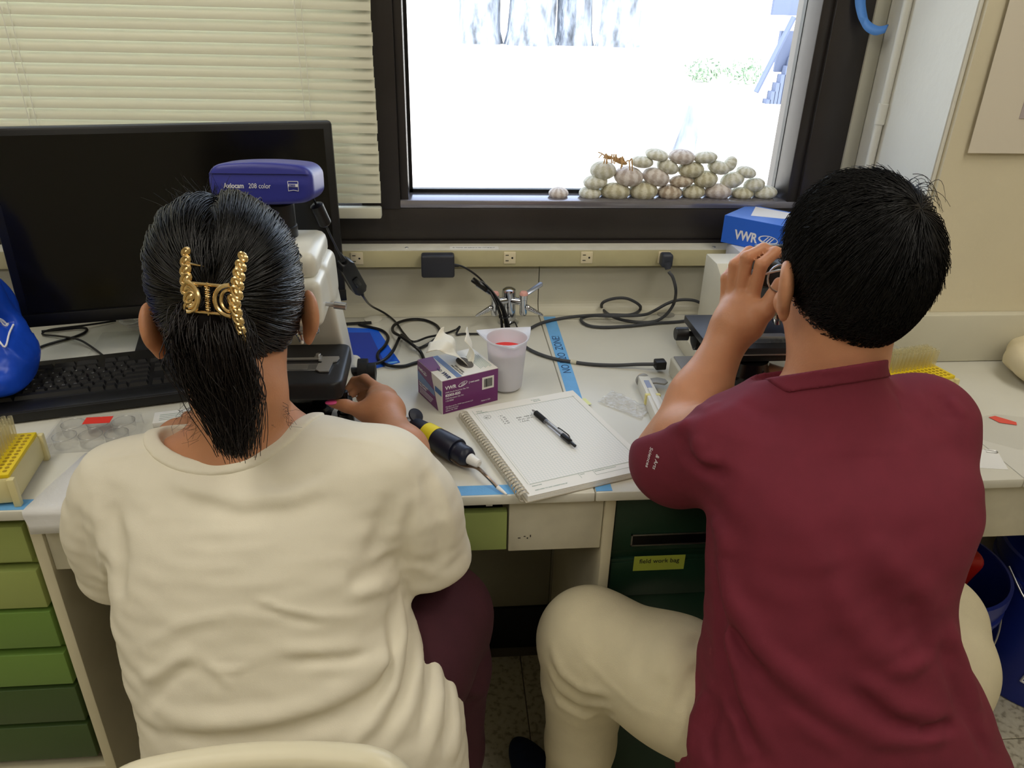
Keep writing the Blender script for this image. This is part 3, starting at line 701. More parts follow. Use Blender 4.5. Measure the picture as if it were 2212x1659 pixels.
def w_shirt(P):
    d = s_loft(P, [(.40, -.185, .70, .212, .140, 0), (.47, -.185, .705, .210, .134, 0), (.55, -.188, .72, .208, .124, 0), (.6, -.197, .737, .200, .118, 0), (.65, -.222, .752, .186, .112, 0),
                   (.72, -.243, .778, .177, .108, -.03), (.79, -.245, .805, .176, .105, -.05), (.84, -.245, .828, .165, .096, -.05), (.875, -.245, .848, .14, .075, -.05)], 2.5)
    sh = s_chain(P, [(-.395, .868, .822), (-.33, .870, .840), (-.25, .868, .850), (-.17, .862, .858), (-.10, .85, .850)], [.058, .060, .062, .061, .058], .04)
    d = smin(d, sh, .06)
    r, l = w_sleeves(P); d = smin(d, r, .022); d = smin(d, l, .022)
    x, y, z = P[:, 0], P[:, 1], P[:, 2]
    d -= folds(P, WF)
    d -= .0007*np.sin(z*150+3*np.sin(x*17+1)+x*9)*np.sin(x*31+z*13+2*np.sin(z*19))+.0004*np.sin(z*260+x*45)*np.sin(x*57-z*40)
    # neck hole, sleeve openings, hem
    d = smax(d, -s_ell(P, (-0.2739, 0.8979, 0.9161), (.098, .085, .058), np.array(Matrix.Rotation(.25, 3, 'X'))), .006)
    d = smax(d, -s_cone(P, (-.034, .846, .765), (-.016, .846, .60), .044, .062), .006)
    d = smax(d, -s_cone(P, (-.446, .879, .735), (-.455, .884, .58), .046, .066), .006)
    return d
# sleeve hems are cut inside the chain ends: rebuild with clipping planes
_w_sl = w_sleeves
def w_sleeves(P):
    r, l = _w_sl(P)
    nr = V3((.12, .05, -.99)); r = smax(r, (P-V3((-.026, .846, .700)))@nr, .008)
    nl = V3((-.15, .05, -.98)); l = smax(l, (P-V3((-.446, .88, .672)))@nl, .008)
    return r, l
shirt = implicit('t_shirt', w_shirt, (-.56, .53, .385), (.10, 1.0, .99), .0036, M_TEE1, WO, relax=1)
# collar rib around the neck
cf = lambda P: np.abs(w_shirt(P))
def w_collar(P):
    """a band along the rim of the neck hole"""
    s = w_shirt(P); h = s_ell(P, (-0.2739, 0.8979, 0.9161), (.098, .085, .058), np.array(Matrix.Rotation(.25, 3, 'X')))
    return np.maximum(np.maximum(np.abs(s+.001)-.0042, h-.017), -h-.004)
rib = implicit('collar_rib', w_collar, (-.40, .74, .82), (-.10, 1.0, .99), .0028, M_TEE1, shirt, relax=2)
# trousers
def w_pants(P):
    d = s_chain(P, [(-.10, .70, .53), (-.05, .80, .570), (-.010, .872, .580)], [.085, .085, .073], .03)
    d = smin(d, s_chain(P, [(-.010, .872, .580), (-.004, .872, .47), (-.008, .86, .30), (-.010, .85, .09)], [.073, .068, .062, .058], .02), .03)
    d = smin(d, s_chain(P, [(-.28, .70, .53), (-.33, .88, .55), (-.34, .87, .30), (-.34, .86, .09)], [.085, .08, .062, .058], .03), .03)
    d = smin(d, s_ell(P, (-.19, .69, .502), (.16, .10, .08)), .05)
    d -= folds(P, [([(-.03, .76, .55), (.03, .80, .53), (.07, .86, .52)], .010, -.006), ([(.03, .79, .50), (.06, .84, .45)], .01, .006), ([(-.02, .80, .44), (.05, .81, .47)], .008, -.005)])
    return smax(d, .08-P[:, 2], .01)
implicit('trousers', w_pants, (-.46, .52, .06), (.12, .98, .70), .006, M_PANT1, WO, relax=1)
for x in (0, -.34):
    def shoe(P, x=x): return smax(smin(s_ell(P, (x, .93, .035), (.042, .10, .036)), s_cone(P, (x, .86, .05), (x, .855, .11), .04, .036), .03), .004-P[:, 2], .006)
    implicit('shoe', shoe, (x-.06, .79, -.01), (x+.06, 1.05, .17), .006, M_BLACKM, WO)
# ---- her hair: pulled back to a gold claw clip, tail hanging to the collar
rs = np.random.RandomState(3)
cW, RW_ = HW
HA = V3((0, -.016, .036)); HR = V3((.090, .112, .112))
def hloc(p): return (np.asarray(p)@RW_.T)+cW
CLIP = ((np.array((-0.2606, 0.8378, 1.11))-cW)@RW_)             # clip point in the head frame
uc = (CLIP-HA)/HR; uc /= np.linalg.norm(uc)
def w_cap(P):
    p = (P-cW)@RW_
    d = s_ell(p, HA, HR*.94)
    d = smax(d, (p[:, 1]-.055)+np.maximum(0, -.02-p[:, 2])*.9, .02)      # leave the face free
    d = smax(d, -.078-p[:, 2]-(np.minimum(p[:, 1], 0)*.25), .02)
    return d
hair = implicit('hair', w_cap, cW-.16, cW+.16, .004, M_HAIR1, WO, relax=1)
n = 5200; m = 13
u0 = rs.normal(size=(n*4, 3)); u0 /= np.linalg.norm(u0, axis=1, keepdims=True)
ok = (u0[:, 1] < .72-.8*np.maximum(0, -u0[:, 2])) & (u0[:, 2] > -.92+.25*np.maximum(0, u0[:, 1])) & ((u0@uc) < .985)
u0 = u0[ok][:n]; n = len(u0)
t = np.linspace(0, 1, m)[None, :, None]
side = np.cross(u0, uc); side /= np.linalg.norm(side, axis=1, keepdims=True)+1e-6
U = u0[:, None, :]*(1-t)+uc[None, None, :]*t+side[:, None, :]*np.sin(np.pi*t)*rs.normal(0, .035, size=(n, 1, 1))
# strands from above arc over in two lobes before diving to the clip
topness = np.clip(u0[:, 2]-.1, 0, 1)[:, None, None]
U[..., 0:1] += np.sign(u0[:, 0])[:, None, None]*np.sin(np.pi*t)*.16*topness
U /= np.linalg.norm(U, axis=2, keepdims=True)
e1_ = np.cross(uc, [0, 0, 1.]); e1_ /= np.linalg.norm(e1_); e2_ = np.cross(uc, e1_)
th = np.arctan2(u0@e2_, u0@e1_)[:, None, None]
lock = .014*np.sin(17*th+2*np.sin(5*th))+.012*np.sin(41*th+1.7)          # strands gather into locks
rad = 1.0+rs.uniform(-.012, .022, size=(n, 1, 1))+lock*np.sin(np.pi*np.clip(t*.9+.1, 0, 1))+(.02+.10*topness*(np.abs(u0[:, 0])[:, None, None]*1.6+.35))*np.sin(np.pi*np.clip(t*1.1, 0, 1))*topness**.5+.02*np.sin(np.pi*t)
C = HA+U*HR*rad
C += .0012*np.cumsum(rs.normal(0, 1, size=(n, m, 3)), axis=1)*.35
strands('hair_strands', hloc(C), .00075, .0006, M_HAIR1, hair)
# loose fly-aways at the crown and wisps on the nape
crown = ((np.array((-0.2933, 0.9784, 1.169))-cW)@RW_); k = 320
root = crown+rs.normal(0, 1, size=(k, 3))*np.array([.016, .012, .005])
dirs = rs.normal(0, .55, size=(k, 3))+np.array([-.15, -.25, .9]); dirs /= np.linalg.norm(dirs, axis=1, keepdims=True)
tt = np.linspace(0, 1, 7)[None, :, None]; ln = rs.uniform(.006, .03, size=(k, 1, 1))
C = root[:, None]+dirs[:, None]*tt*ln+rs.normal(0, 1, size=(k, 1, 3))*tt**2*.012
strands('loose_hairs', hloc(C), .0005, .0002, M_HAIR1, hair)
k = 170
base = np.array([(-0.3041, 0.8485, 0.9679), (-0.208, 0.8593, 0.9531)]); w = rs.uniform(0, 1, size=(k, 1)); root = base[0]*(1-w)+base[1]*w+rs.normal(0, .006, size=(k, 3))
a0 = rs.uniform(0, 6.28, size=(k, 1, 1)); sx = np.where(w[:, :, None] < .5, -1, 1)
C = root[:, None]+np.concatenate([sx*tt*rs.uniform(0, .03, (k, 1, 1))*np.ones_like(tt)+.006*np.sin(a0+tt*7), -.012*tt+.004*np.cos(a0+tt*7), -.055*tt*rs.uniform(.3, 1, (k, 1, 1))+.006*np.sin(a0*2+tt*6)], 2)
strands('nape_wisps', C, .0003, .00015, M_HAIR1, hair)
# tail
k = 2000; m = 14; t = np.linspace(0, 1, m)[None, :, None]
spine = np.array([tuple(p) for p in spline([(-0.2646, 0.8457, 1.107), (-0.2576, 0.812, 1.087), (-0.252, 0.7915, 1.039), (-0.2428, 0.7782, 0.9925), (-0.2364, 0.7599, 0.945)], 4)])
S = np.stack([np.interp(np.linspace(0, 1, m), np.linspace(0, 1, len(spine)), spine[:, i]) for i in range(3)], 1)[None]
wid = np.interp(np.linspace(0, 1, m), [0, .2, .5, .75, 1], [.014, .030, .038, .032, .014])[None, :, None]
o = rs.normal(0, .5, size=(k, 1, 3))*np.array([1, .42, .15]); o = np.clip(o, -1.1, 1.1)
end = rs.uniform(.40, 1.03, size=(k, 1, 1))**.6
C = np.stack([np.stack([np.interp(np.linspace(0, e, m), np.linspace(0, 1, m), S[0, :, i]) for i in range(3)], 1) for e in end[:, 0, 0]])+o*wid
cl = rs.randint(0, 26, size=k); co = rs.normal(0, 1, size=(26, 1, 3)); C += co[cl]*np.array([.007, .003, .002])*t**1.5+.003*np.sin(t*8+(cl*.7)[:, None, None])*co[cl][:, :, ::-1]
C += .004*np.sin(t*9+rs.uniform(0, 6, (k, 1, 1)))*rs.normal(0, .8, (k, 1, 3))
tail = strands('ponytail', C, .0009, .0004, mat('dark brown hair', (26, 19, 18), .38, var=.3, vscale=50), WO)
def w_tail(P):
    d = s_chain(P, [tuple(spine[i]) for i in (0, 4, 8, 12, 15)], [.010, .012, .013, .010, .003], .02)
    return d
implicit('tail_core', w_tail, spine.min(0)-.05, spine.max(0)+.05, .004, mat('matt dark hair', (14, 11, 11), .9, spec=.1), tail)
# claw clip: two link jaws, bridge, spring
CL = MB(); cc = Vector((-0.2535, 0.8104, 1.117)); ux = Vector((.96, -.27, 0)); uz = Vector((.02, .30, .95)).normalized(); uy = ux.cross(uz)
uyo = -Vector((ux.cross(uz)))                     # away from the head
if uyo.y > 0: uyo = -uyo
clip = bpy.data.objects.new('hair_clip', None); COL.objects.link(clip); clip.parent = WO
clip['label'] = 'gold chain-link claw clip'
def cp(a, b, c): return cc+ux*a+uz*b+uyo*c
for sd in (-1, 1):
    j = MB()
    for i in range(11):
        b = -.050+i*.0098; wv = .0265+.006*(abs(b)/.05)+(.002 if b > 0 else 0); cen = cp(sd*wv, b, -.004-.010*(abs(b)/.05)**2)
        sz = .0075*(1-.45*(abs(b)/.055)**2)
        Mx = Matrix((ux, uz, uyo)).transposed().to_4x4() @ Matrix.Rotation(sd*.75, 4, 'Z')
        ring = [cen+(Mx @ Vector((sz*.62*math.cos(q), sz*math.sin(q), 0))) for q in np.linspace(0, 2*math.pi, 12, endpoint=False)]
        j.tube(ring, .0022, 8, True)
        j.ball(cen, (sz*.5, sz*.8, .002), 10, Mx)
    for i in range(4): j.cyl(cp(sd*.03, -.036+i*.024, -.006), cp(sd*.012, -.034+i*.022, -.030), .0018, .001, 8)
    jo = j.build('jaw', M_GOLD, None); jo.parent = clip; jo.data.transform(TM[WO].inverted())
    arc = [cp(sd*(.0255-.016*math.sin(q)), .017*math.cos(q), .003+.003*math.sin(q)) for q in np.linspace(0, math.pi, 12)]
    lv = MB().tube(arc, .0024, 8)
    lv.tube([cp(sd*(.0245-.010*math.sin(q)), .012*math.cos(q), .002) for q in np.linspace(0, math.pi, 12)], .0020, 8)
    lo = lv.build('lever', M_GOLD, None); lo.parent = clip; lo.data.transform(TM[WO].inverted())
for b in (-.0155, .0155):
    bo = MB().cyl(cp(-.020, b, .003), cp(.020, b, .003), .0019, n=8).build('bridge', M_GOLD, None); bo.parent = clip; bo.data.transform(TM[WO].inverted())
sp = MB().tube([cp(.0026*math.cos(q), -.0145+.029*q/75, .004+.0026*math.sin(q)) for q in np.linspace(0, 75, 200)], .0006, 5)
sp.cyl(cp(0, -.018, .004), cp(0, .018, .004), .0009, n=8)
so = sp.build('spring', M_GOLD, None); so.parent = clip; so.data.transform(TM[WO].inverted())
MB().ball(Vector(hl(HW, (.083, -.006, -.043))), .0027, 10).build('earring', mat('pearl', (230, 226, 218), .2, coat=.5), WO)
# ---- the man in the maroon T-shirt
MA = thing('person', 'seated person in maroon T-shirt and stone trousers leaning into the beige microscope', 'person', (.5, .66, 0))
HM = head_frame((0.5139, 0.8786, 1.105), 2, 16, 2)
m_neck0 = (0.5066, 0.8506, 0.9786)
SLm, SRm = (.368, .835, .905), (.645, .84, .915)
ELm = (0.3301, 0.9359, 0.815)
m_wr = (0.4199, 1.002, 0.9709)
def m_hand(P):
    d = s_chain(P, [m_wr, (0.4322, 1.008, 0.9964), (0.439, 1.017, 1.021)], [.027, .028, .021], .02)
    d = smin(d, s_chain(P, [(0.425, 1.018, 0.9924), (0.4301, 1.034, 1.012)], [.020, .014], .01), .02)
    d = smin(d, s_chain(P, [(0.4418, 1.001, 0.9956), (0.4492, 1.005, 1.021)], [.022, .014], .01), .02)
    f = [([(0.4528, 1.01, 1.038), (0.4574, 1.012, 1.086), (0.482, 1.028, 1.1), (0.5007, 1.04, 1.094)], [.0100, .0092, .0084, .0074]),
         ([(0.4407, 1.025, 1.042), (0.4411, 1.028, 1.092), (0.4689, 1.041, 1.101), (0.4916, 1.052, 1.094)], [.0102, .0094, .0085, .0075]),
         ([(0.4328, 1.04, 1.036), (0.4319, 1.044, 1.076), (0.4567, 1.06, 1.091), (0.4794, 1.066, 1.085)], [.0098, .0090, .0082, .0072]),
         ([(0.4286, 1.05, 1.021), (0.4254, 1.054, 1.052), (0.4435, 1.071, 1.067), (0.4608, 1.074, 1.065)], [.0088, .0078, .0070, .0062]),
         ([(0.4514, 0.9926, 1.003), (0.4615, 0.9816, 1.027), (0.4729, 0.9855, 1.048), (0.4834, 0.9978, 1.063)], [.017, .014, .0118, .0095])]
    palm = d
    for i, (p, r) in enumerate(f): d = np.minimum(d, smin(palm, s_chain(P, p, r, .004), .016 if i == 4 else .010))
    return d
def m_body(P):
    d = head_sdf(P, HM, 1.0, .001, 1.22)
    d = smin(d, s_chain(P, [hl(HM, (0, -.02, -.05)), hl(HM, (0, -.012, -.10)), m_neck0, (.488, .835, .92)], [.050, .046, .047, .055], .03), .03)
    d = smin(d, s_chain(P, [(.40, .835, .89), (.45, .838, .912), (.488, .845, .925), (.54, .838, .912), (.60, .838, .90)], [.042, .042, .044, .042, .042], .03), .04)
    d = smin(d, s_loft(P, [(.55, .51, .70, .14, .09, 0), (.7, .505, .72, .13, .09, 0), (.85, .505, .77, .14, .09, 0), (.93, .50, .81, .13, .07, 0)]), .05)
    d = smin(d, s_chain(P, [SLm, (.345, .90, .86), ELm, (0.3752, 0.9589, 0.8997), m_wr], [.052, .048, .043, .041, .029], .025), .03)
    d = smin(d, s_chain(P, [SRm, (.70, .93, .84), (.69, 1.02, .81), (.62, 1.14, .815), (.585, 1.20, .815)], [.052, .046, .042, .03, .024], .025), .03)
    for i, (dx, l) in enumerate(((-.03, .05), (-.012, .066), (.006, .07), (.024, .058))):
        d = smin(d, s_chain(P, [(.578+dx*.7, 1.205, .815), (.568+dx, 1.235+l*.3, .815), (.56+dx, 1.235+l, .79)], [.012, .0095, .0075], .004), .008)
    d = smin(d, m_hand(P), .012)
    return d
implicit('body', m_body, (.26, .58, .53), (.78, 1.34, 1.30), .003, M_SKIN2, MA, relax=1)
eyes(HM, MA)
MF = [([(0.4207, 0.7946, 0.9979), (0.4591, 0.772, 1.0176), (0.5117, 0.7729, 1.0297)], 0.006, 0.002),
      ([(0.5293, 0.7831, 1.0281), (0.5732, 0.7979, 0.9843), (0.5717, 0.768, 0.9646)], 0.009, -0.005),
      ([(0.6168, 0.8815, 0.9749), (0.6022, 0.8018, 0.977), (0.6065, 0.7763, 0.9622)], 0.009, 0.005),
      ([(0.6409, 0.8042, 0.9781), (0.6503, 0.79, 0.9688), (0.6562, 0.78, 0.9588)], 0.008, 0.004),
      ([(0.6341, 0.8094, 0.9802), (0.6338, 0.7882, 0.9682), (0.6338, 0.773, 0.9567)], 0.008, -0.003),
      ([(0.3038, 0.873, 0.9006), (0.3045, 0.8262, 0.93), (0.3156, 0.824, 0.9427)], 0.007, 0.006),
      ([(0.3064, 0.8166, 0.9314), (0.3062, 0.8005, 0.9053), (0.3232, 0.774, 0.8975), (0.3469, 0.7482, 0.909)], 0.009, -0.008),
      ([(0.3152, 0.8001, 0.9362), (0.319, 0.7815, 0.91), (0.3402, 0.7581, 0.9142)], 0.01, 0.005),
      ([(0.3559, 0.8294, 0.9639), (0.3369, 0.824, 0.9564), (0.3334, 0.8667, 0.9358)], 0.007, 0.004),
      ([(0.3699, 0.821, 0.9721), (0.3888, 0.7904, 0.9698), (0.4162, 0.7723, 0.9727)], 0.01, -0.003),
      ([(0.3387, 0.7586, 0.839), (0.3423, 0.7261, 0.8292), (0.3455, 0.7083, 0.8074)], 0.012, 0.005),
      ([(0.3414, 0.7271, 0.814), (0.3486, 0.6861, 0.7678), (0.3747, 0.6451, 0.7307), (0.4195, 0.6113, 0.6946), (0.4815, 0.5883, 0.6533), (0.5543, 0.5764, 0.6192)], 0.013, 0.013),
      ([(0.3397, 0.7253, 0.7784), (0.3434, 0.6923, 0.7395), (0.3624, 0.6487, 0.7085), (0.4003, 0.6118, 0.6759), (0.4544, 0.584, 0.635)], 0.011, -0.01),
      ([(0.3453, 0.6962, 0.7737), (0.3491, 0.6712, 0.7134), (0.3642, 0.6315, 0.6598), (0.3989, 0.5862, 0.5971)], 0.01, 0.01),
      ([(0.3416, 0.7033, 0.76), (0.3433, 0.6799, 0.6969), (0.3538, 0.6383, 0.6446), (0.3795, 0.5932, 0.5896)], 0.009, -0.009),
      ([(0.3756, 0.6349, 0.7029), (0.4164, 0.6011, 0.6592), (0.4782, 0.5722, 0.6083)], 0.011, 0.007),
      ([(0.4877, 0.6681, 0.8684), (0.5275, 0.6509, 0.8326), (0.5894, 0.6416, 0.7788)], 0.018, 0.008),
      ([(0.4441, 0.6561, 0.836), (0.468, 0.633, 0.7813), (0.5049, 0.6179, 0.7387), (0.5328, 0.613, 0.7215)], 0.016, 0.009),
      ([(0.4944, 0.646, 0.8176), (0.5262, 0.6306, 0.7727), (0.5469, 0.6197, 0.7377)], 0.016, -0.008),
      ([(0.5409, 0.6437, 0.8101), (0.5619, 0.6295, 0.7568), (0.5855, 0.6186, 0.7133)], 0.013, -0.007),
      ([(0.5124, 0.6114, 0.7185), (0.5485, 0.6105, 0.7123), (0.5815, 0.6199, 0.7198)], 0.01, 0.007),
      ([(0.5654, 0.5826, 0.6351), (0.6054, 0.5888, 0.6339), (0.6211, 0.5895, 0.6275)], 0.008, -0.014),
      ([(0.473, 0.6042, 0.6985), (0.5279, 0.5876, 0.6534), (0.5718, 0.5834, 0.6352)], 0.011, -0.008),
      ([(0.4837, 0.6089, 0.7119), (0.545, 0.5924, 0.6655), (0.6129, 0.5945, 0.6411)], 0.012, 0.008),
      ([(0.4998, 0.5791, 0.6306), (0.5661, 0.5789, 0.6249), (0.6123, 0.5844, 0.622)], 0.01, 0.007),
      ([(0.336, 0.6727, 0.6229), (0.3242, 0.6682, 0.5726), (0.3175, 0.6457, 0.5251)], 0.009, 0.008),
      ([(0.342, 0.6552, 0.6342), (0.3318, 0.6394, 0.5771), (0.3331, 0.617, 0.5514)], 0.008, -0.008),
      ([(0.3562, 0.6314, 0.6361), (0.361, 0.6145, 0.6062), (0.3696, 0.5941, 0.5806)], 0.009, 0.006),
      ([(0.3204, 0.6751, 0.56), (0.3154, 0.6679, 0.5239), (0.3146, 0.6585, 0.4988)], 0.007, -0.005),
      ([(0.6062, 0.6432, 0.7555), (0.6425, 0.6369, 0.6895), (0.6761, 0.6152, 0.6206)], 0.01, 0.009),
      ([(0.6231, 0.6151, 0.6747), (0.6515, 0.6005, 0.6237), (0.6851, 0.587, 0.5689)], 0.009, -0.009),
      ([(0.5946, 0.6307, 0.7383), (0.6169, 0.6158, 0.6825), (0.6403, 0.5977, 0.6281)], 0.009, -0.006),
      ([(0.3993, 0.6906, 0.8819), (0.4288, 0.6692, 0.8567), (0.4501, 0.6507, 0.8229)], 0.018, 0.003)]
NKA, NKB = V3((.487, .832, .945)), V3((.488, .832, 1.026))       # neck axis: the collar stands up along it
NKN = (NKB-NKA)/np.linalg.norm(NKB-NKA); NKP = V3((0.47, 0.7934, 1.025)); NKU = V3((-0.129, 0.501, 0.856))
def m_sleeve(P):
    l = s_chain(P, [(.42, .83, .895), SLm, (.345, .875, .855), (.328, .895, .832)], [.058, .058, .062, .064], .04)
    n = V3((-.30, .55, .78)); n /= np.linalg.norm(n)
    l = smax(l, (P-V3((.325, .925, .872)))@n, .008)
    l = smax(l, -s_cone(P, (.337, .91, .855), (.318, .965, .93), .047, .066), .006)
    r = s_chain(P, [(.60, .835, .905), SRm, (.685, .90, .855), (.70, .93, .83)], [.060, .060, .060, .060], .04)
    return l, r
def m_shirt0(P):
    d = s_loft(P, [(.41, .555, .655, .235, .150, 0), (.5, .544, .67, .230, .140, 0), (.55, .531, .68, .214, .132, 0), (.6, .527, .69, .195, .122, 0), (.65, .513, .70, .174, .114, 0), (.70, .503, .714, .162, .110, 0),
                   (.75, .497, .73, .158, .108, 0), (.80, .503, .747, .164, .108, 0), (.85, .514, .765, .174, .108, 0), (.90, .51, .785, .172, .100, 0), (.94, .50, .81, .14, .08, 0)], 2.5)
    sh = s_chain(P, [(.385, .832, .902), (.44, .826, .926), (.488, .826, .945), (.545, .828, .928), (.625, .838, .906)], [.056, .056, .058, .056, .056], .04)
    d = smin(d, sh, .06)
    l, r = m_sleeve(P); d = smin(d, l, .022); d = smin(d, r, .03)
    x, z = P[:, 0], P[:, 2]
    d -= folds(P, MF)
    d -= .0006*np.sin(z*140+3*np.sin(x*17+1)+x*9)*np.sin(x*31+z*13+2*np.sin(z*19))
    return smin(d, s_chain(P, [tuple(NKA), tuple(NKB)], [.080, .064], .01), .035)
def m_shirt(P):
    h = (P-NKP)@NKU; far = .10-np.linalg.norm(P-NKB, axis=1)
    return smax(m_shirt0(P), np.minimum(h, far), .004)
tee = implicit('t_shirt', m_shirt, (.24, .49, .40), (.82, 1.06, 1.06), .0036, M_TEE2, MA, relax=1)
def m_collar(P):
    h = (P-NKP)@NKU; return np.maximum(np.maximum(np.abs(m_shirt0(P)+.001)-.0038, h-.002), np.maximum(-.020-h, np.linalg.norm(P-NKB, axis=1)-.085))
implicit('collar_rib', m_collar, (.38, .70, .93), (.60, .95, 1.10), .0026, M_TEE2, tee, relax=2)
# trousers
TF = [([(0.154, 0.8229, 0.5606), (0.1656, 0.7964, 0.5312), (0.1968, 0.7718, 0.5201), (0.2298, 0.741, 0.5418)], 0.008, 0.007),
      ([(0.1512, 0.818, 0.547), (0.1624, 0.8006, 0.5114), (0.1961, 0.7765, 0.5013), (0.2302, 0.7393, 0.5325)], 0.007, -0.007),
      ([(0.1506, 0.8136, 0.5326), (0.1636, 0.8059, 0.4895), (0.2004, 0.7835, 0.477), (0.2348, 0.733, 0.5265)], 0.007, 0.007),
      ([(0.151, 0.8148, 0.512), (0.1658, 0.8123, 0.4641), (0.2045, 0.7896, 0.4533), (0.2382, 0.7294, 0.5172)], 0.007, -0.006),
      ([(0.1545, 0.8204, 0.4838), (0.1694, 0.8109, 0.4471), (0.2102, 0.791, 0.4368), (0.2416, 0.73, 0.5029)], 0.007, 0.005),
      ([(0.2116, 0.8666, 0.6094), (0.196, 0.8104, 0.591), (0.1998, 0.7853, 0.5708)], 0.004, 0.0022),
      ([(0.1732, 0.8192, 0.5817), (0.218, 0.7615, 0.5565), (0.2594, 0.707, 0.5518), (0.3138, 0.674, 0.5601)], 0.004, 0.0025),
      ([(0.3806, 0.7737, 0.614), (0.3282, 0.7464, 0.6243), (0.2912, 0.7224, 0.6051), (0.2762, 0.6995, 0.5702)], 0.01, -0.006),
      ([(0.3434, 0.7577, 0.6256), (0.3042, 0.732, 0.6157), (0.2849, 0.7105, 0.5925)], 0.01, 0.006),
      ([(0.363, 0.732, 0.616), (0.3238, 0.7055, 0.6039), (0.3037, 0.6831, 0.5696)], 0.01, -0.006),
      ([(0.2996, 0.7908, 0.6219), (0.2716, 0.7539, 0.608), (0.2577, 0.7248, 0.5783)], 0.012, -0.004)]
def m_pants(P):
    d = s_chain(P, [(.44, .68, .50), (.33, .77, .53), (.222, .86, .525)], [.088, .090, .078], .03)
    d = smin(d, s_chain(P, [(.222, .86, .525), (.222, .865, .44), (.224, .872, .28), (.226, .878, .08)], [.078, .070, .058, .056], .02), .03)
    d = smin(d, s_chain(P, [(.64, .68, .50), (.73, .78, .525), (.780, .858, .53)], [.088, .090, .078], .03), .03)
    d = smin(d, s_chain(P, [(.780, .858, .53), (.778, .862, .40), (.78, .88, .08)], [.078, .066, .056], .02), .03)
    d = smin(d, s_ell(P, (.535, .66, .51), (.17, .11, .09)), .05)
    d -= folds(P, TF)
    return smax(d, .075-P[:, 2], .01)
implicit('trousers', m_pants, (.10, .50, .05), (.92, 1.0, .66), .005, M_PANT2, MA, relax=1)
M_NAVY = mat('navy canvas', (22, 34, 74), .8, var=.1, vscale=60, bump=.2, bscale=500)
for (x, y, a) in ((.188, .945, .42), (.78, .94, 0)):
    def shoe(P, x=x, y=y, a=a):
        q = P-V3((x, y, 0)); c, s_ = math.cos(a), math.sin(a); q = np.stack([c*q[:, 0]+s_*q[:, 1], -s_*q[:, 0]+c*q[:, 1], q[:, 2]], 1)
        return smax(smin(s_ell(q, (0, .01, .04), (.044, .125, .042)), s_cone(q, (0, -.07, .05), (0, -.075, .11), .042, .04), .03), .004-q[:, 2], .006)
    so_ = implicit('shoe', shoe, (x-.16, y-.2, -.01), (x+.16, y+.17, .17), .005, M_NAVY, MA)
# sleeve lettering
text('sleeve_lettering', 'Sciences', 0.0088, frame((0.2778, 0.8568, 0.8818), (-0.004, -0.004, -0.023), (-0.912, -0.318, 0.261)), M_WPRINT, tee)
text('sleeve_lettering', '& Arts', 0.0088, frame((0.2823, 0.8412, 0.8801), (-0.004, -0.000, -0.033), (-0.883, -0.459, 0.100)), M_WPRINT, tee)

# ---- his hair: short, combed out of a whorl at the crown
rs = np.random.RandomState(5)
cM, RM = HM
HA2 = V3((0, -.016, .026)); HR2 = V3((.081, .111, .108))
def hloc2(p): return (np.asarray(p)@RM.T)+cM
def m_cap(P):
    p = (P-cM)@RM
    d = s_ell(p, HA2, HR2)
    d = smax(d, p[:, 1]-.062+np.maximum(0, .03-p[:, 2])*1.1, .02)
    low = -.118-p[:, 2]+np.clip(p[:, 1]+.026, 0, .2)*2.4
    return smax(d, low, .025)
hair2 = implicit('hair', m_cap, cM-.15, cM+.15, .004, M_HAIR2, MA, relax=1)
wh = ((np.array((0.5356, 0.8169, 1.205))-cM)@RM-HA2)/HR2; wh /= np.linalg.norm(wh)
n = 9000; m = 7
u = rs.normal(size=(n*3, 3)); u /= np.linalg.norm(u, axis=1, keepdims=True); pz = HA2+u*HR2
ok = (pz[:, 1] < .062-np.maximum(0, .03-pz[:, 2])*1.1) & (pz[:, 2] > -.118+np.clip(pz[:, 1]+.026, 0, .2)*2.4)
u = u[ok][:n]; n = len(u)
dv = u-wh*(u@wh)[:, None]; away = u*0
tan = dv-u*(dv*u).sum(1, keepdims=True); tan /= np.linalg.norm(tan, axis=1, keepdims=True)+1e-6
down = np.array([0, .25, -1.0]); dt = down-u*(u@down)[:, None]
swirl = np.cross(u, tan)
lk = np.sin(31*np.arctan2(u[:, 0], u[:, 1]-.3)+9*u[:, 2])[:, None]
dirn = tan+.45*dt+.16*lk*swirl+.35*swirl*np.exp(-np.linalg.norm(dv, axis=1, keepdims=True)*2)+rs.normal(0, .07, (n, 3)); dirn /= np.linalg.norm(dirn, axis=1, keepdims=True)
hgt = np.clip((u[:, 2]+.75)/1.2, 0, 1)[:, None]
L = (.010+.040*hgt)*rs.uniform(.75, 1.15, (n, 1))
lift = .05+.07*rs.uniform(0, 1, (n, 1))**2
t = np.linspace(0, 1, m)[None, :, None]
root = HA2+u*HR2*.985
C = root[:, None]+dirn[:, None]*t*L[:, None]+u[:, None]*(lift*L)[:, None]*(t*1.6-t*t*1.1)
q = (C-HA2)/HR2; rr = np.linalg.norm(q, axis=2, keepdims=True); lim = 1.0+.035*np.sin(np.pi*np.clip(t, 0, .8)); C = HA2+q/rr*np.clip(rr, lim, lim+.02+.10*t*rs.uniform(0, 1, (n, 1, 1))**2.2)*HR2
strands('hair_strands', hloc2(C), .0007, .0003, M_HAIR2, hair2)
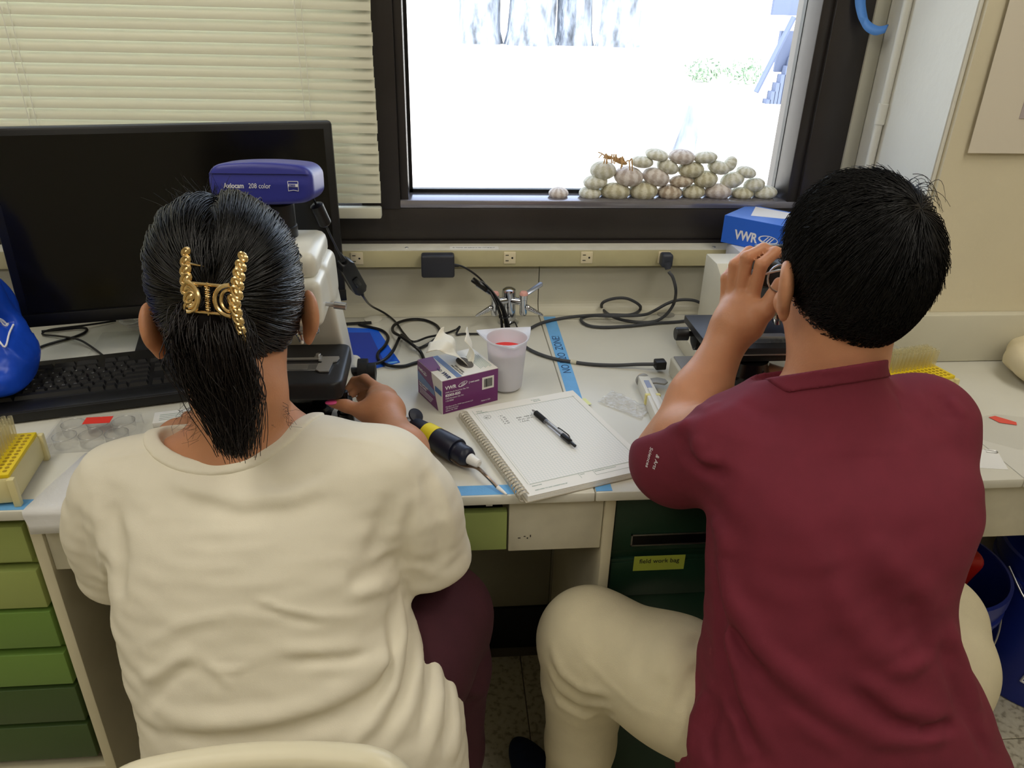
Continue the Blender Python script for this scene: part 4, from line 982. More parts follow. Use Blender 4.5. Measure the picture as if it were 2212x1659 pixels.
# loose long locks standing off the back of the crown
k = 16; w = rs.uniform(0, 1, (k, 1))
r0 = np.array((0.5655, 0.8546, 1.218))*(1-w)+np.array((0.5645, 0.885, 1.234))*w+rs.normal(0, .006, (k, 3)); tt = np.linspace(0, 1, 8)[None, :, None]
e1 = np.array((0.6017, 0.8414, 1.2))-np.array((0.5655, 0.8546, 1.218)); C = r0[:, None]+e1*tt*rs.uniform(.5, 1.1, (k, 1, 1))+np.array([0, 0, .022])*np.sin(np.pi*tt*.75)*rs.uniform(.3, 1.2, (k, 1, 1))-np.array([0, 0, .03])*tt**2*rs.uniform(0, 1, (k, 1, 1))
strands('loose_hairs', C, .0005, .0002, M_HAIR2, hair2)
# glasses
gl = MB()
for e in (-1, 1):
    gl.tube([hl(HM, (e*(.034+.022*math.cos(q)), .108-.006*abs(math.cos(q)), .0+.019*math.sin(q))) for q in np.linspace(0, 6.28, 20, endpoint=False)], .0014, 6, True)
    gl.tube(spline([hl(HM, (e*.058, .103, .006)), hl(HM, (e*.074, .06, .010)), hl(HM, (e*.080, .0, .016)), hl(HM, (e*.079, -.012, .004))], 5), .0016, 6)
gl.tube([hl(HM, (-.012, .108, .006)), hl(HM, (0, .112, .008)), hl(HM, (.012, .108, .006))], .0014, 6)
gl.build('glasses', M_STEEL, MA)
# ------------------------------------------------------------------ monitor
MN = thing('computer_monitor', 'large black computer monitor, switched off, in front of the blind', 'monitor', (-.5035, 1.498, .76), math.radians(12.7))
LM = Matrix.Translation((0, 0, .072)) @ Matrix.Rotation(-.067, 4, 'X') @ Matrix.Translation((0, 0, -.072))       # screen leans back
b = MB().rbox((-.306, -.012, .072), (.306, .022, .436), .006, 2, LM)
b.rbox((-.24, .02, .12), (.24, .045, .39), .012, 2, LM).build('housing', M_BLACK, MN, world=False)
MB().box((-.289, -.0135, .100), (.289, -.0115, .422), LM).build('screen', mat('dark screen', (17, 16, 14), .16, spec=.35), MN, world=False)
MB().rbox((-.306, -.014, .0725), (.306, -.0105, .0965), .001, 2, LM).build('lower_bezel', mat('bezel', (20, 20, 21), .35), MN, world=False)
MB().rbox((-.035, .045, .012), (.035, .065, .30), .004).build('stand_neck', M_BLACK, MN, world=False)
MB().rbox((-.12, -.035, .0005), (.12, .105, .014), .005).build('stand_base', M_BLACK, MN, world=False)
# ------------------------------------------------------------------ keyboard
KB = thing('keyboard', 'black full-size keyboard lying between the blue bag and the person in cream', 'keyboard', (-.805, 1.150, .76), math.radians(14.5))
b = MB().prism([(0, .004), (.013, .0), (.43, 0), (.445, .012), (.445, .205), (.435, .216), (.01, .216), (0, .205)], .003, .020, bevel=.002)
b.build('body', M_BLACK, KB, world=False)
MB().rbox((.004, .002, .006), (.441, .044, .0225), .005).build('palm_rest', M_BLACK, KB, world=False)
MB().cyl((.004, .0035, .0115), (.441, .0035, .0115), .0022, n=8).build('edge_trim', mat('silver trim', (150, 150, 152), .25, metal=1), KB, world=False)
M_KEY = mat('key plastic', (30, 30, 32), .45); kcache = {}
def key(x, y, w, d=.0155, name='key'):
    k = round(w, 4), round(d, 4)
    if k not in kcache:
        w2, d2 = k; vs = [(-w2/2, -d2/2, 0), (w2/2, -d2/2, 0), (w2/2, d2/2, 0), (-w2/2, d2/2, 0), (-w2/2+.0022, -d2/2+.003, .0068), (w2/2-.0022, -d2/2+.003, .0068), (w2/2-.0022, d2/2-.001, .0062), (-w2/2+.0022, d2/2-.001, .0062)]
        me = MB().add(vs, [(3, 2, 1, 0), (4, 5, 6, 7), (0, 1, 5, 4), (1, 2, 6, 5), (2, 3, 7, 6), (3, 0, 4, 7)]).mesh('key'); me.materials.append(M_KEY); kcache[k] = me
    o = bpy.data.objects.new(name, kcache[k]); COL.objects.link(o); o.parent = KB; o.location = (x, y, .0195)
U = .019; y0 = .0585; leg = []
def row(y, specs, x=.012, d=.0155):
    for it in specs:
        w = it if not isinstance(it, tuple) else it[0]
        if w < 0: x += -w*U; continue
        key(x+w*U/2, y, w*U-.002, d)
        if isinstance(it, tuple): leg.append((it[1], x+.005, y))
        x += w*U
pad = [-.25, 1, 1, 1]; num = [-.25, (1, '7'), (1, '8'), (1, '9'), 1]
row(y0, [1.5, 1, 1.25, 6.25, 1.25, 1, 1, 1.75]+pad+[-.25, (2, '0'), (1, '.'), 1])
row(y0+U, [2.25]+[(1, c) for c in 'ZXCVBNM,./']+[2.75, -1.25, 1, -1.25, (1, '1'), (1, '2'), (1, '3'), 1])
row(y0+2*U, [1.75]+[(1, c) for c in "ASDFGHJKL;'"]+[2.25, -3.5, (1, '4'), (1, '5'), (1, '6'), 1])
row(y0+3*U, [1.5]+[(1, c) for c in 'QWERTYUIOP[]']+[1.5]+pad+num)
row(y0+4*U, [(1, c) for c in '`1234567890-=']+[2]+pad+[-.25, 1, 1, 1, 1])
row(y0+5*U+.003, [1, -.6, 1, 1, 1, 1, -.5, 1, 1, 1, 1, -.5, 1, 1, 1, 1]+[-.15, 1, 1, 1], d=.011)
row(y0+6*U+.008, [-4, 2, 2, 2, -.5, 1.2, 1.2], d=.010)
lt = []
for ch, x, y in leg:
    o = text('l', ch, .0058, Matrix.Translation((x, y, .0266)), None, None, world=False); lt.append(o)
vs = []; fs = []
for o in lt:
    n0 = len(vs); vs += [v.co[:] for v in o.data.vertices]; fs += [tuple(i+n0 for i in p.vertices) for p in o.data.polygons]; bpy.data.objects.remove(o)
MB().add(vs, fs).build('key_legends', mat('key print', (150, 150, 150), .6), KB, world=False)
# ------------------------------------------------------------------ cables behind the keyboard, tie, sheet
cable('monitor_cable', [(-0.8449, 1.564, 0.765), (-0.8125, 1.575, 0.764), (-0.7664, 1.579, 0.766), (-0.755, 1.563, 0.764), (-0.7677, 1.534, 0.764), (-0.8061, 1.495, 0.764), (-0.8249, 1.458, 0.764)], .0028, M_BLACK, 'thin black cable coiled on the bench under the monitor', 'cable')
cable('keyboard_cable', [(-0.7155, 1.622, 0.764), (-0.76, 1.589, 0.7685), (-0.8246, 1.563, 0.7695), (-0.8377, 1.551, 0.764), (-0.8, 1.536, 0.766), (-0.7515, 1.509, 0.7705), (-0.7223, 1.49, 0.766), (-0.6725, 1.435, 0.766), (-0.6218, 1.367, 0.775)], .0022, M_BLACK, 'black keyboard cable looping from under the monitor to the keyboard', 'cable')
ct = thing('cord_bundle', 'small bundle of white cord lying behind the keyboard', 'cord', (-0.6581, 1.58, 0.76))
rr = random.Random(4)
for k in range(5):
    c0 = Vector((-0.654, 1.566, 0.766)); a = k*.6
    MB().tube(spline([c0+Vector((.022*math.cos(t)*(1-.3*math.cos(a)), .012*math.sin(t+a*.2), .004+.004*k+.003*math.sin(2*t+a))) for t in np.linspace(0, 6.28, 9)], 4), .0014, 6).build('loop', M_WHITE, ct)
for k in range(3):
    c0 = Vector((-0.6417, 1.566, 0.772)); MB().tube(spline([c0, c0+Vector((.006*k-.006, 0, .012)), c0+Vector((.014*k-.02, .004, .026-.004*k))], 4), .0013, 6).build('loose_end', M_WHITE, ct)
tag(MB().add([(-.10, -.07, 0), (.10, -.07, 0), (.10, .07, 0), (-.10, .07, 0)], [(0, 1, 2, 3)], frame((-0.6153, 1.508, 0.7606), (1, .12, 0), (0, 0, 1))).build('acetate_sheet', M_FILM), 'clear plastic sheet on the bench behind the keyboard', 'plastic sheet')
# ------------------------------------------------------------------ blue carrier bag at the left edge
M_BBAG = mat('blue woven plastic', (26, 76, 200), .28, var=.12, vscale=9, bump=.5, bscale=14, bdist=.012)
BG = thing('carrier_bag', 'shiny blue plastic carrier bag slumped on the bench at the far left', 'bag', (-.86, 1.30, .76))
def bagf(P):
    d = s_ell(P, (-.875, 1.285, .85), (.150, .125, .085))
    d = smin(d, s_ell(P, (-.90, 1.305, .97), (.135, .08, .17)), .06)
    d = smin(d, s_ell(P, (-.80, 1.26, .835), (.090, .11, .045)), .05)
    x, y, z = P[:, 0], P[:, 1], P[:, 2]
    d -= .013*np.abs(np.sin(x*26+z*20+2*np.sin(y*16)))*np.sin(z*24-x*14+y*9)+.004*np.sin(z*60+x*46)
    d -= folds(P, [([(-.72, 1.18, .86), (-.80, 1.16, .875), (-.90, 1.15, .86)], .012, .010), ([(-.72, 1.22, .845), (-.80, 1.16, .84), (-.9, 1.15, .83)], .010, -.009), ([(-.74, 1.27, .92), (-.76, 1.3, .88), (-.73, 1.33, .85)], .012, -.010)])
    return smax(d, .7905-z+np.maximum(-.80-x, 0)*.4, .01)
implicit('bag_body', bagf, (-1.08, 1.12, .75), (-.66, 1.48, 1.18), .006, M_BBAG, BG, relax=1)
def on_bag(pts):
    out = []
    for p in pts:      # walk from outside along the line of approach until the bag surface
        o = Vector((0, .2, 1.42)); d = (Vector(p)-o); q = np.array([o+d*t for t in np.linspace(.5, 1.25, 600)], dtype=np.float32); s_ = bagf(q); i = int(np.argmax(s_ < .0012)); out.append(Vector(q[i].tolist()))
    return out
mk = MB().tube(on_bag(spline([(-0.7126, 1.25, 0.913), (-0.726, 1.25, 0.8955), (-0.7438, 1.25, 0.8675), (-0.7538, 1.25, 0.8857), (-0.7772, 1.25, 0.8758)], 6)), .0016, 6)
mk.tube(on_bag(spline([(-0.7433, 1.25, 0.9192), (-0.7312, 1.25, 0.9207), (-0.7244, 1.25, 0.9131), (-0.7198, 1.25, 0.9139)], 5)), .003, 6).tube(on_bag(spline([(-0.7345, 1.25, 0.9191), (-0.7294, 1.25, 0.9107), (-0.7236, 1.25, 0.9106)], 5)), .0022, 6)
mk.build('printed_mark', M_WPRINT, BG)
# ------------------------------------------------------------------ yellow tip rack, left
M_YEL = mat('yellow rack plastic', (236, 208, 30), .4); M_RBOX = mat('frosted rack box', (222, 212, 160), .35, trans=.0)
M_TIP = clear_mat('frosted tip plastic', (.98, .96, .86, 1), gloss=.04, rough=.3, veil=.28, veil_col=(.9, .85, .6, 1))
tip_me = MB().lathe([(.0004, -.030), (.0022, -.004), (.0030, .010), (.0036, .026), (.0036, .030)], 8, None, False).mesh('tip'); tip_me.materials.append(M_TIP)
hole_me = MB().lathe([(.0001, 0), (.0030, 0), (.0030, .0005), (.0001, .0005)], 10, None, False).mesh('hole'); hole_me.materials.append(mat('rack hole', (170, 140, 20), .6))
def tip_rack(label, loc, rz, tip_rows, empty_rows):
    T = thing('tip_rack', label, 'tip rack', loc, rz)
    b = MB().rbox((-.061, -.041, .004), (.061, .041, .046), .005)
    for sx in (-1, 1):
        for sy in (-1, 1): b.rbox((sx*.061-.005, sy*.041-.005, 0), (sx*.061+.005, sy*.041+.005, .046), .002)
    b.build('box', M_RBOX, T, world=False)
    MB().rbox((-.059, -.039, .045), (.059, .039, .0515), .0015).build('tip_plate', M_YEL, T, world=False)
    for i in range(12):
        for j in range(8):
            x = -.0495+i*.009; y = -.0315+j*.009
            if i in tip_rows and j in empty_rows: pass
            if (i, j) in tip_rows:
                o = bpy.data.objects.new('tip', tip_me); COL.objects.link(o); o.parent = T; o.location = (x, y, .056)
            else:
                o = bpy.data.objects.new('hole', hole_me); COL.objects.link(o); o.parent = T; o.location = (x, y, .0514)
    return T
tip_rack('yellow pipette tip rack at the left front corner of the bench', (-.651, .995, .76), math.radians(97), {(i, j) for i in range(12) for j in range(2, 8)}, set())
# ------------------------------------------------------------------ six-well plate with red tape
WP = thing('well_plate', 'clear six-well culture plate with a red tape label, in front of the keyboard', 'well plate', (-.567, 1.123, .76), math.radians(4))
sk = [(-.064, -.043), (.060, -.043), (.064, -.039), (.064, .039), (.060, .043), (-.064, .043)]
n = len(sk); MB().add([(x, y, 0) for x, y in sk]+[(x*.985, y*.98, .018) for x, y in sk], [(i, (i+1) % n, n+(i+1) % n, n+i) for i in range(n)]).build('skirt', M_CLEAR, WP, world=False)
for i in range(3):
    for j in range(2):
        MB().lathe([(.0172, .001), (.0178, .0185)], 28, Matrix.Translation((-.039+i*.039, -.0195+j*.039, 0)), False).build('well', M_CLEAR, WP, world=False)
        MB().tube([(-.039+i*.039+.0178*math.cos(q), -.0195+j*.039+.0178*math.sin(q), .0185) for q in np.linspace(0, 6.28, 28, endpoint=False)], .0007, 5, True).build('well_rim', M_CLEAR, WP, world=False)
MB().add([(x*1.01, y*1.01, .0202) for x, y in sk], [tuple(range(n))]).build('lid', M_CLEAR, WP, world=False)
MB().box((-.022, .012, .0203), (.020, .034, .0207)).build('red_tape', mat('red tape', (232, 56, 40), .6), WP, world=False)
# ------------------------------------------------------------------ slide packet
SB = thing('slide_packet', 'small white printed packet lying between the well plate and the person in cream', 'packet', (-.455, 1.172, .76), math.radians(12))
MB().rbox((-.036, -.014, 0), (.036, .026, .009), .0015).build('carton', M_PAPER, SB, world=False)
for k in range(4): MB().box((-.026, -.006+k*.006, .0091), (.02-.004*(k % 2), -.0048+k*.006, .0094)).build('print_line', M_INKG, SB, world=False)
# ------------------------------------------------------------------ paper over the bench edge
PT = MB(); pr = []
for (y, z) in ((1.075, .7612), (1.03, .7612), (1.0, .7622), (.965, .7616), (.935, .7616), (.9235, .7605), (.9225, .752), (.919, .738), (.9185, .724)): pr.append((y, z))
vs = []; fs = []
for i, (y, z) in enumerate(pr):
    x0 = -.566-.026*max(0, (1.075-y)/.15)+(.006 if i > 6 else 0); vs += [(x0, y, z), (-.44, y+.004, z)]
for i in range(len(pr)-1): fs.append((2*i, 2*i+1, 2*i+3, 2*i+2))
PTo = PT.add(vs, fs, None, True).build('tissue_sheet', mat('thin white tissue', (236, 236, 238), .85, bump=.4, bscale=60))
mo = PTo.modifiers.new('thick', 'SOLIDIFY'); mo.thickness = .0006
tag(PTo, 'white tissue sheet draped over the bench edge beside the tip rack', 'tissue')
# ------------------------------------------------------------------ blue masking tape on the bench
tag(MB().box((-1.25, .9285, .7600), (.106, .953, .7604)).build('masking_tape', M_TAPEB), 'blue masking tape along the bench front, left of the notebook', 'tape')
TZ = thing('masking_tape', 'blue masking tape with NO H2O ZONE! written on it, beside the worktop seam', 'tape', (.24, 1.3, .76))
MB().add([(.2262, .9285, .7604), (.2512, .9285, .7604), (.2620, 1.628, .7604), (.2345, 1.628, .7604)], [(0, 1, 2, 3)]).add([(.2262, .9285, .76), (.2512, .9285, .76), (.2620, 1.628, .76), (.2345, 1.628, .76)], [(3, 2, 1, 0)]).build('strip', M_TAPEB, TZ)
text('writing', 'NO H2O  ZONE!', .0235, frame((.2525, 1.330, .7606), (.006, 1, 0), (0, 0, 1)), mat('marker ink', (36, 66, 110), .6), TZ, sx=1.05)
# ------------------------------------------------------------------ chair under the woman
CH = thing('plastic_chair', 'cream plastic chair with a rounded back, under the person in cream', 'chair', (-.2, .62, 0))
M_CH = mat('cream chair plastic', (226, 218, 190), .32, var=.02, vscale=9)
def chback(P):
    q = P.copy(); q[:, 1] = P[:, 1]+.9*(P[:, 0]+.2)**2-.12*(P[:, 2]-.70)
    d = s_box(q, (-.2, .548, .58), (.168, .013, .138), .012)
    cut = np.maximum(np.maximum(np.abs(q[:, 0]+.2)-.16, np.abs(q[:, 2]-.58)-.13), -(q[:, 1]-.5))
    # rounded upper corners, thick rim
    rx = np.abs(q[:, 0]+.2)-.108; rz = q[:, 2]-.658; cor = np.sqrt(np.maximum(rx, 0)**2+np.maximum(rz, 0)**2)-.060
    d = smax(d, cor, .012)
    rim = np.sqrt(np.maximum(np.abs(cor+.008), 0)**2+(q[:, 1]-.545)**2)-.013
    rim = np.maximum(rim, .50-q[:, 2])
    return smin(d, rim, .012)
implicit('backrest', chback, (-.42, .48, .42), (.02, .62, .76), .005, M_CH, CH, relax=1)
implicit('seat', lambda P: s_box(P, (-.2, .735, .405), (.21, .20, .014), .012)-.01*0+.0*P[:, 0], (-.43, .52, .38), (.03, .95, .43), .008, M_CH, CH, relax=1)
for sx in (-1, 1):
    for (y, yy) in ((.57, .53), (.90, .93)):
        MB().cyl((-.2+sx*.18, y, .395), (-.2+sx*.205, yy, .004), .0125, n=12).build('leg', M_STEEL, CH)
    MB().tube(spline([(-.2+sx*.15, .60, .40), (-.2+sx*.15, .56, .44), (-.2+sx*.14, .562, .58)], 5), .011, 10).build('back_support', M_STEEL, CH)
# ------------------------------------------------------------------ stool under the man
ST = thing('lab_stool', 'black lab stool under the person in maroon', 'stool', (.53, .64, 0))
MB().lathe([(.001, .375), (.17, .375), (.185, .385), (.185, .405), (.17, .415), (.001, .415)], 32, Matrix.Translation((.53, .64, 0)), False).build('seat', M_BLACK, ST)
MB().cyl((.53, .64, .07), (.53, .64, .38), .022).build('column', M_STEEL, ST)
for k in range(5):
    a = k*2*math.pi/5+.5; lg = MB().tube([(.53, .64, .085), (.53+.14*math.cos(a), .64+.14*math.sin(a), .075), (.53+.25*math.cos(a), .64+.25*math.sin(a), .055)], [.018, .015, .011], 8).build('leg', M_BLACK, ST)
    MB().cyl((.53+.25*math.cos(a), .64+.25*math.sin(a)-.01, .024), (.53+.25*math.cos(a), .64+.25*math.sin(a)+.01, .024), .021).build('caster', M_BLACKM, lg)
# ------------------------------------------------------------------ white microscope with blue camera
S1 = thing('microscope', 'white compound microscope with a blue camera on top, in front of the person in cream', 'microscope', (-.26, 1.22, .76))
SX = -.228
def s1arm(P):
    q = P-V3((SX, 0, 0))
    # side profile of the limb in (y, z), rounded box of half width .058
    y, z = q[:, 1], q[:, 2]
    t = np.clip((z-.76)/(1.02-.76), 0, 1)
    back = 1.345-.50*(z-.76); hw = .040; yc = back-hw
    d = np.maximum(np.abs(y-yc)-hw, np.abs(q[:, 0])-(.060-.012*t)); d = np.maximum(d, z-1.06)
    d = smax(smax(np.abs(y-yc)-hw, np.abs(q[:, 0])-(.064-.010*t), .010), smax(z-1.055, .7615-z, .012), .010)
    head = s_box(q, (0, 1.135, 1.015), (.055, .085, .036), .012)
    base = s_box(q, (0, 1.215, .782), (.072, .135, .0205), .012)
    return smin(smin(d, head, .015), base, .018)
implicit('stand', s1arm, (-.33, 1.04, .755), (-.14, 1.42, 1.08), .0035, M_SCOPE, S1, relax=1)
MB().rbox((SX-.050, 1.065, 1.045), (SX+.050, 1.205, 1.088), .016, 3).build('tube_head', M_SCOPE, S1)
MB().lathe([(.044, 0), (.044, .016), (.040, .020), (.001, .020)], 28, Matrix.Translation((SX+.006, 1.118, .802)), False).build('field_lens', M_BLACKG, S1)
MB().lathe([(.046, 0), (.046, .012), (.036, .014)], 28, Matrix.Translation((SX+.006, 1.118, .793)), True).build('lens_collar', M_BLACK, S1)
# stage, slide holder, slide
def stg(P): return smax(s_box(P, (-.258, 1.130, .872), (.104, .078, .015), .006), s_box(P, (-.258, 1.130, .872), (.104, .078, .06), .022), .003)
implicit('stage', stg, (-.38, 1.03, .84), (-.14, 1.23, .90), .003, mat('stage black', (34, 34, 35), .45), S1, relax=1)
hold = [(-.208, 1.150), (-.196, 1.150), (-.196, 1.146), (-.169, 1.146), (-.1675, 1.140), (-.1705, 1.128), (-.176, 1.126), (-.179, 1.091), (-.193, 1.091), (-.200, 1.098), (-.1985, 1.121), (-.194, 1.122), (-.194, 1.128), (-.2, 1.13), (-.2, 1.136), (-.30, 1.136), (-.30, 1.143), (-.208, 1.143)]
MB().prism(hold, .8882, .8902).build('slide_holder', mat('satin aluminium', (205, 204, 200), .3, metal=.8), S1)
MB().cyl((-.202, 1.146, .8902), (-.202, 1.146, .895), .0042, n=10).build('holder_screw', M_STEEL, S1)
MB().rbox((-.272, 1.098, .8875), (-.196, 1.124, .8888), .0004, 1).build('glass_slide', M_CLEAR, S1)
MB().rbox((-.248, 1.101, .8889), (-.213, 1.121, .8893), .0002, 1).build('cover_slip', M_CLEAR, S1)
# drive knobs and focus knobs
MB().along([(.006, 0), (.006, .012), (.0125, .013), (.0125, .030), (.0105, .031), (.0105, .036), (.0135, .037), (.0135, .054), (.001, .056)][::1], (-.157, 1.083, .858), (-.157, 1.083, .80), 20).build('stage_drive_knob', M_BLACKG, S1)
for sd in (-1, 1):
    MB().along([(.010, 0), (.010, .012), (.026, .013), (.026, .03), (.018, .031), (.018, .044), (.001, .046)], (SX+sd*.062, 1.255, .806), (SX+sd*.10, 1.255, .806), 24).build('focus_knob', M_BLACK, S1)
MB().rbox((SX-.030, 1.165, .812), (SX+.040, 1.225, .852), .006).build('condenser_carrier', M_BLACK, S1)
MB().lathe([(.030, 0), (.034, .006), (.034, .03), (.020, .036)], 24, Matrix.Translation((SX+.004, 1.125, .818)), True).build('condenser', M_BLACKG, S1)
MB().rbox((SX+.046, 1.085, .785), (SX+.062, 1.140, .812), .003).build('base_rib', M_SCOPE, S1)
# nosepiece and objectives
MB().lathe([(.034, 0), (.036, .012), (.024, .026), (.001, .028)], 24, frame((SX, 1.130, .985), (1, 0, 0), (0, -.35, -1)), False).build('nosepiece', M_STEEL, S1)
for k in range(4):
    a = k*math.pi/2+.5; dx, dy = .020*math.cos(a), .020*math.sin(a)
    MB().along([(.0095, 0), (.0095, .014), (.0105, .015), (.0105, .019), (.009, .020), (.0065, .030), (.003, .033)], (SX+dx, 1.128+dy, .965), (SX+dx*1.8, 1.122+dy*1.9, .925), 18).build('objective', M_CHROME, S1)
MB().along([(.003, 0), (.003, .016), (.0055, .016), (.0055, .034), (.001, .035)], (SX+.052, 1.085, 1.005), (SX+.088, 1.080, 1.002), 18).build('clamp_screw', M_STEEL, S1)
# eyepiece tubes towards the woman's face, phototube, camera
for sd in (-1, 1):
    tb = MB().along([(.016, 0), (.016, .035), (.0185, .036), (.0185, .06), (.013, .062)], (-.262+sd*.028, 1.080, 1.062), (-.266+sd*.030, 1.030, 1.085), 20).build('eyepiece', M_BLACK, S1)
MB().lathe([(.030, 0), (.030, .022), (.0285, .023), (.0285, .056), (.025, .059), (.030, .060), (.030, .064)], 28, Matrix.Translation((-.246, 1.158, 1.082)), True).build('phototube', M_BLACK, S1)
M_ZB = mat('cobalt camera blue', (58, 62, 150), .35, spec=.4)
cmf = frame((-0.2524, 1.166, 1.168), (1, -.07, .008), (0, .12, 1)) @ Matrix.Scale(.962, 4)        # camera frame: x right, y back, z up
def cam_sdf(P):
    Mi = np.array(cmf.inverted()); q = P@Mi[:3, :3].T.astype(np.float32)+Mi[:3, 3].astype(np.float32)
    zc = q[:, 2]; w = .0775-.9*np.maximum(np.abs(zc)-.012, 0)**1.35*3
    top = .031-.9*q[:, 0]**2
    d = smax(np.abs(q[:, 0])-w, np.abs(q[:, 1])-(.045-.10*np.abs(zc)), .012)
    return smax(d, np.abs(zc)-top, .008)
CMo = implicit('camera', cam_sdf, (-.36, 1.07, 1.10), (-.145, 1.26, 1.24), .0022, M_ZB, S1, relax=1)
CMo['label'] = 'cobalt blue microscope camera with white lettering'
def camtext(s, x, z, size, bold=0, sx=1):
    M = cmf @ Matrix.Translation((x, -.0452, z)) @ Matrix.Rotation(math.radians(90), 4, 'X')
    return text('lettering', s, size, M, M_WPRINT, CMo, bold=bold, sx=sx)
camtext('Axiocam', -.054, -.006, .0102, .00022, .82); camtext('208 color', -.0175, -.006, .0102, 0, .82)
fr_ = MB()
for (a, b_) in (((.041, -.0095), (.041, .0045)), ((.041, .0045), (.056, .0045)), ((.056, .0045), (.056, -.0095)), ((.056, -.0095), (.0485, -.0082)), ((.0485, -.0082), (.041, -.0095))):
    fr_.cyl(cmf @ Vector((a[0], -.0448, a[1])), cmf @ Vector((b_[0], -.0448, b_[1])), .0004, n=6)
fr_.box((.0415, -.0456, -.0035), (.0555, -.0445, .0008), cmf)
fr_.build('badge', M_WPRINT, CMo)
M = cmf @ Matrix.Translation((.0423, -.0457, -.0029)) @ Matrix.Rotation(math.radians(90), 4, 'X')
text('badge_name', 'ZEISS', .0042, M, M_ZB, CMo, bold=.0002)
sl = MB().box((-.074, -.0455, .0145), (.074, -.0435, .0149), cmf).build('seam', mat('seam shadow blue', (34, 38, 100), .6), CMo)
# camera lead: bead, strain relief, inline switch
CC = thing('camera_cable', 'black camera lead with a ferrite bead and inline switch beside the white microscope', 'cable', (-0.1603, 1.596, 0.76))
M_CAB = mat('black cable rubber', (18, 18, 19), .35)
p_bead0 = (-0.1907, 1.19, 1.129); p_bead1 = (-0.1788, 1.202, 1.088); p_sw0 = (-0.174, 1.332, 0.9906); p_sw1 = (-0.1549, 1.392, 0.9133)
MB().tube(spline([(-0.1902, 1.161, 1.149), p_bead0, p_bead1, (-0.1787, 1.269, 1.043), p_sw0], 6), .0019, 8).build('upper_lead', M_CAB, CC)
MB().along([(.006, 0), (.0105, .003), (.0105, .036), (.006, .040)], p_bead0, p_bead1, 12).build('ferrite_bead', M_CAB, CC)
a, b_ = Vector(p_sw0), Vector(p_sw1); L = (b_-a).length
swm = frame(a, b_-a, (.35, -1, .3))
MB().prism([(0, -.0085), (.010, -.014), (L-.012, -.014), (L, -.008), (L, .008), (L-.012, .014), (.010, .014), (0, .0085)], -.010, .010, swm, bevel=.002).build('inline_switch', M_CAB, CC)
MB().rbox((L*.45, -.006, .009), (L*.72, .006, .0125), .0015, 2, swm).build('rocker', M_BLACKG, CC)
MB().along([(.003, 0), (.0065, .018)], (-0.1785, 1.32, 1.01), p_sw0, 10).along([(.0065, 0), (.003, .016)], p_sw1, (-0.1501, 1.405, 0.8953), 10).build('strain_relief', M_CAB, CC)
MB().tube(spline([p_sw1, (-0.1501, 1.405, 0.8953), (-0.157, 1.6, 0.8027), (-0.1296, 1.639, 0.768), (-0.1048, 1.598, 0.764), (-0.0837, 1.532, 0.764), (-0.062, 1.473, 0.77), (-0.0303, 1.496, 0.77), (0.0043, 1.524, 0.765), (0.0299, 1.544, 0.766), (0.038, 1.541, 0.774), (0.0304, 1.523, 0.764), (0.0445, 1.525, 0.764), (0.0697, 1.524, 0.764), (0.1301, 1.52, 0.764)], 7), .0024, 8).build('lower_lead', M_CAB, CC)
cable('power_cable', [(-0.2204, 1.588, 0.764), (-0.1574, 1.59, 0.766), (-0.1835, 1.585, 0.764), (-0.1347, 1.552, 0.764), (-0.1165, 1.513, 0.764), (-0.1198, 1.469, 0.764), (-0.1316, 1.43, 0.764), (-0.1274, 1.395, 0.764), (-0.1045, 1.365, 0.7665), (-0.0775, 1.367, 0.764), (-0.0551, 1.381, 0.764), (-0.0249, 1.397, 0.764)], .0034, M_CAB, 'black power cable curving over the blue folder to behind the tissue box', 'cable')
cable('looped_cable', [(-0.1591, 1.354, 0.771), (-0.1226, 1.37, 0.7725), (-0.1026, 1.42, 0.7705), (-0.0919, 1.494, 0.7685), (-0.0864, 1.507, 0.7705), (-0.0768, 1.485, 0.7725), (-0.0536, 1.444, 0.769), (-0.0369, 1.464, 0.764), (-0.0157, 1.497, 0.764), (-0.0056, 1.536, 0.7645), (-0.0147, 1.577, 0.764), (-0.0419, 1.607, 0.764), (-0.076, 1.604, 0.766), (-0.1041, 1.569, 0.7695), (-0.1063, 1.53, 0.7695), (-0.0852, 1.483, 0.7765), (-0.0599, 1.439, 0.7765), (-0.0458, 1.43, 0.766), (-0.0399, 1.407, 0.764), (-0.0359, 1.385, 0.764)], .0034, M_CAB, 'black cable lying in a round loop behind the tissue box', 'cable')
# blue folders behind the microscope
FO = thing('slide_folder', 'blue plastic folder lying behind the white microscope', 'folder', (-.14, 1.46, .76))
MB().prism([(-.215, 1.575), (-.143, 1.565), (-.086, 1.392), (-.158, 1.352), (-.25, 1.36)], .7602, .7614).build('cover', mat('blue folder plastic', (24, 92, 214), .3), FO)
MB().prism([(-.215, 1.545), (-.157, 1.543), (-.118, 1.395), (-.16, 1.372), (-.25, 1.375)], .7614, .7622).build('inner_sheet', mat('deep blue sheet', (40, 62, 160), .4), FO)
MB().prism([(-.112, 1.392), (-.092, 1.396), (-.090, 1.390), (-.108, 1.385)], .7614, .7617).build('label', M_TAPEB, FO)
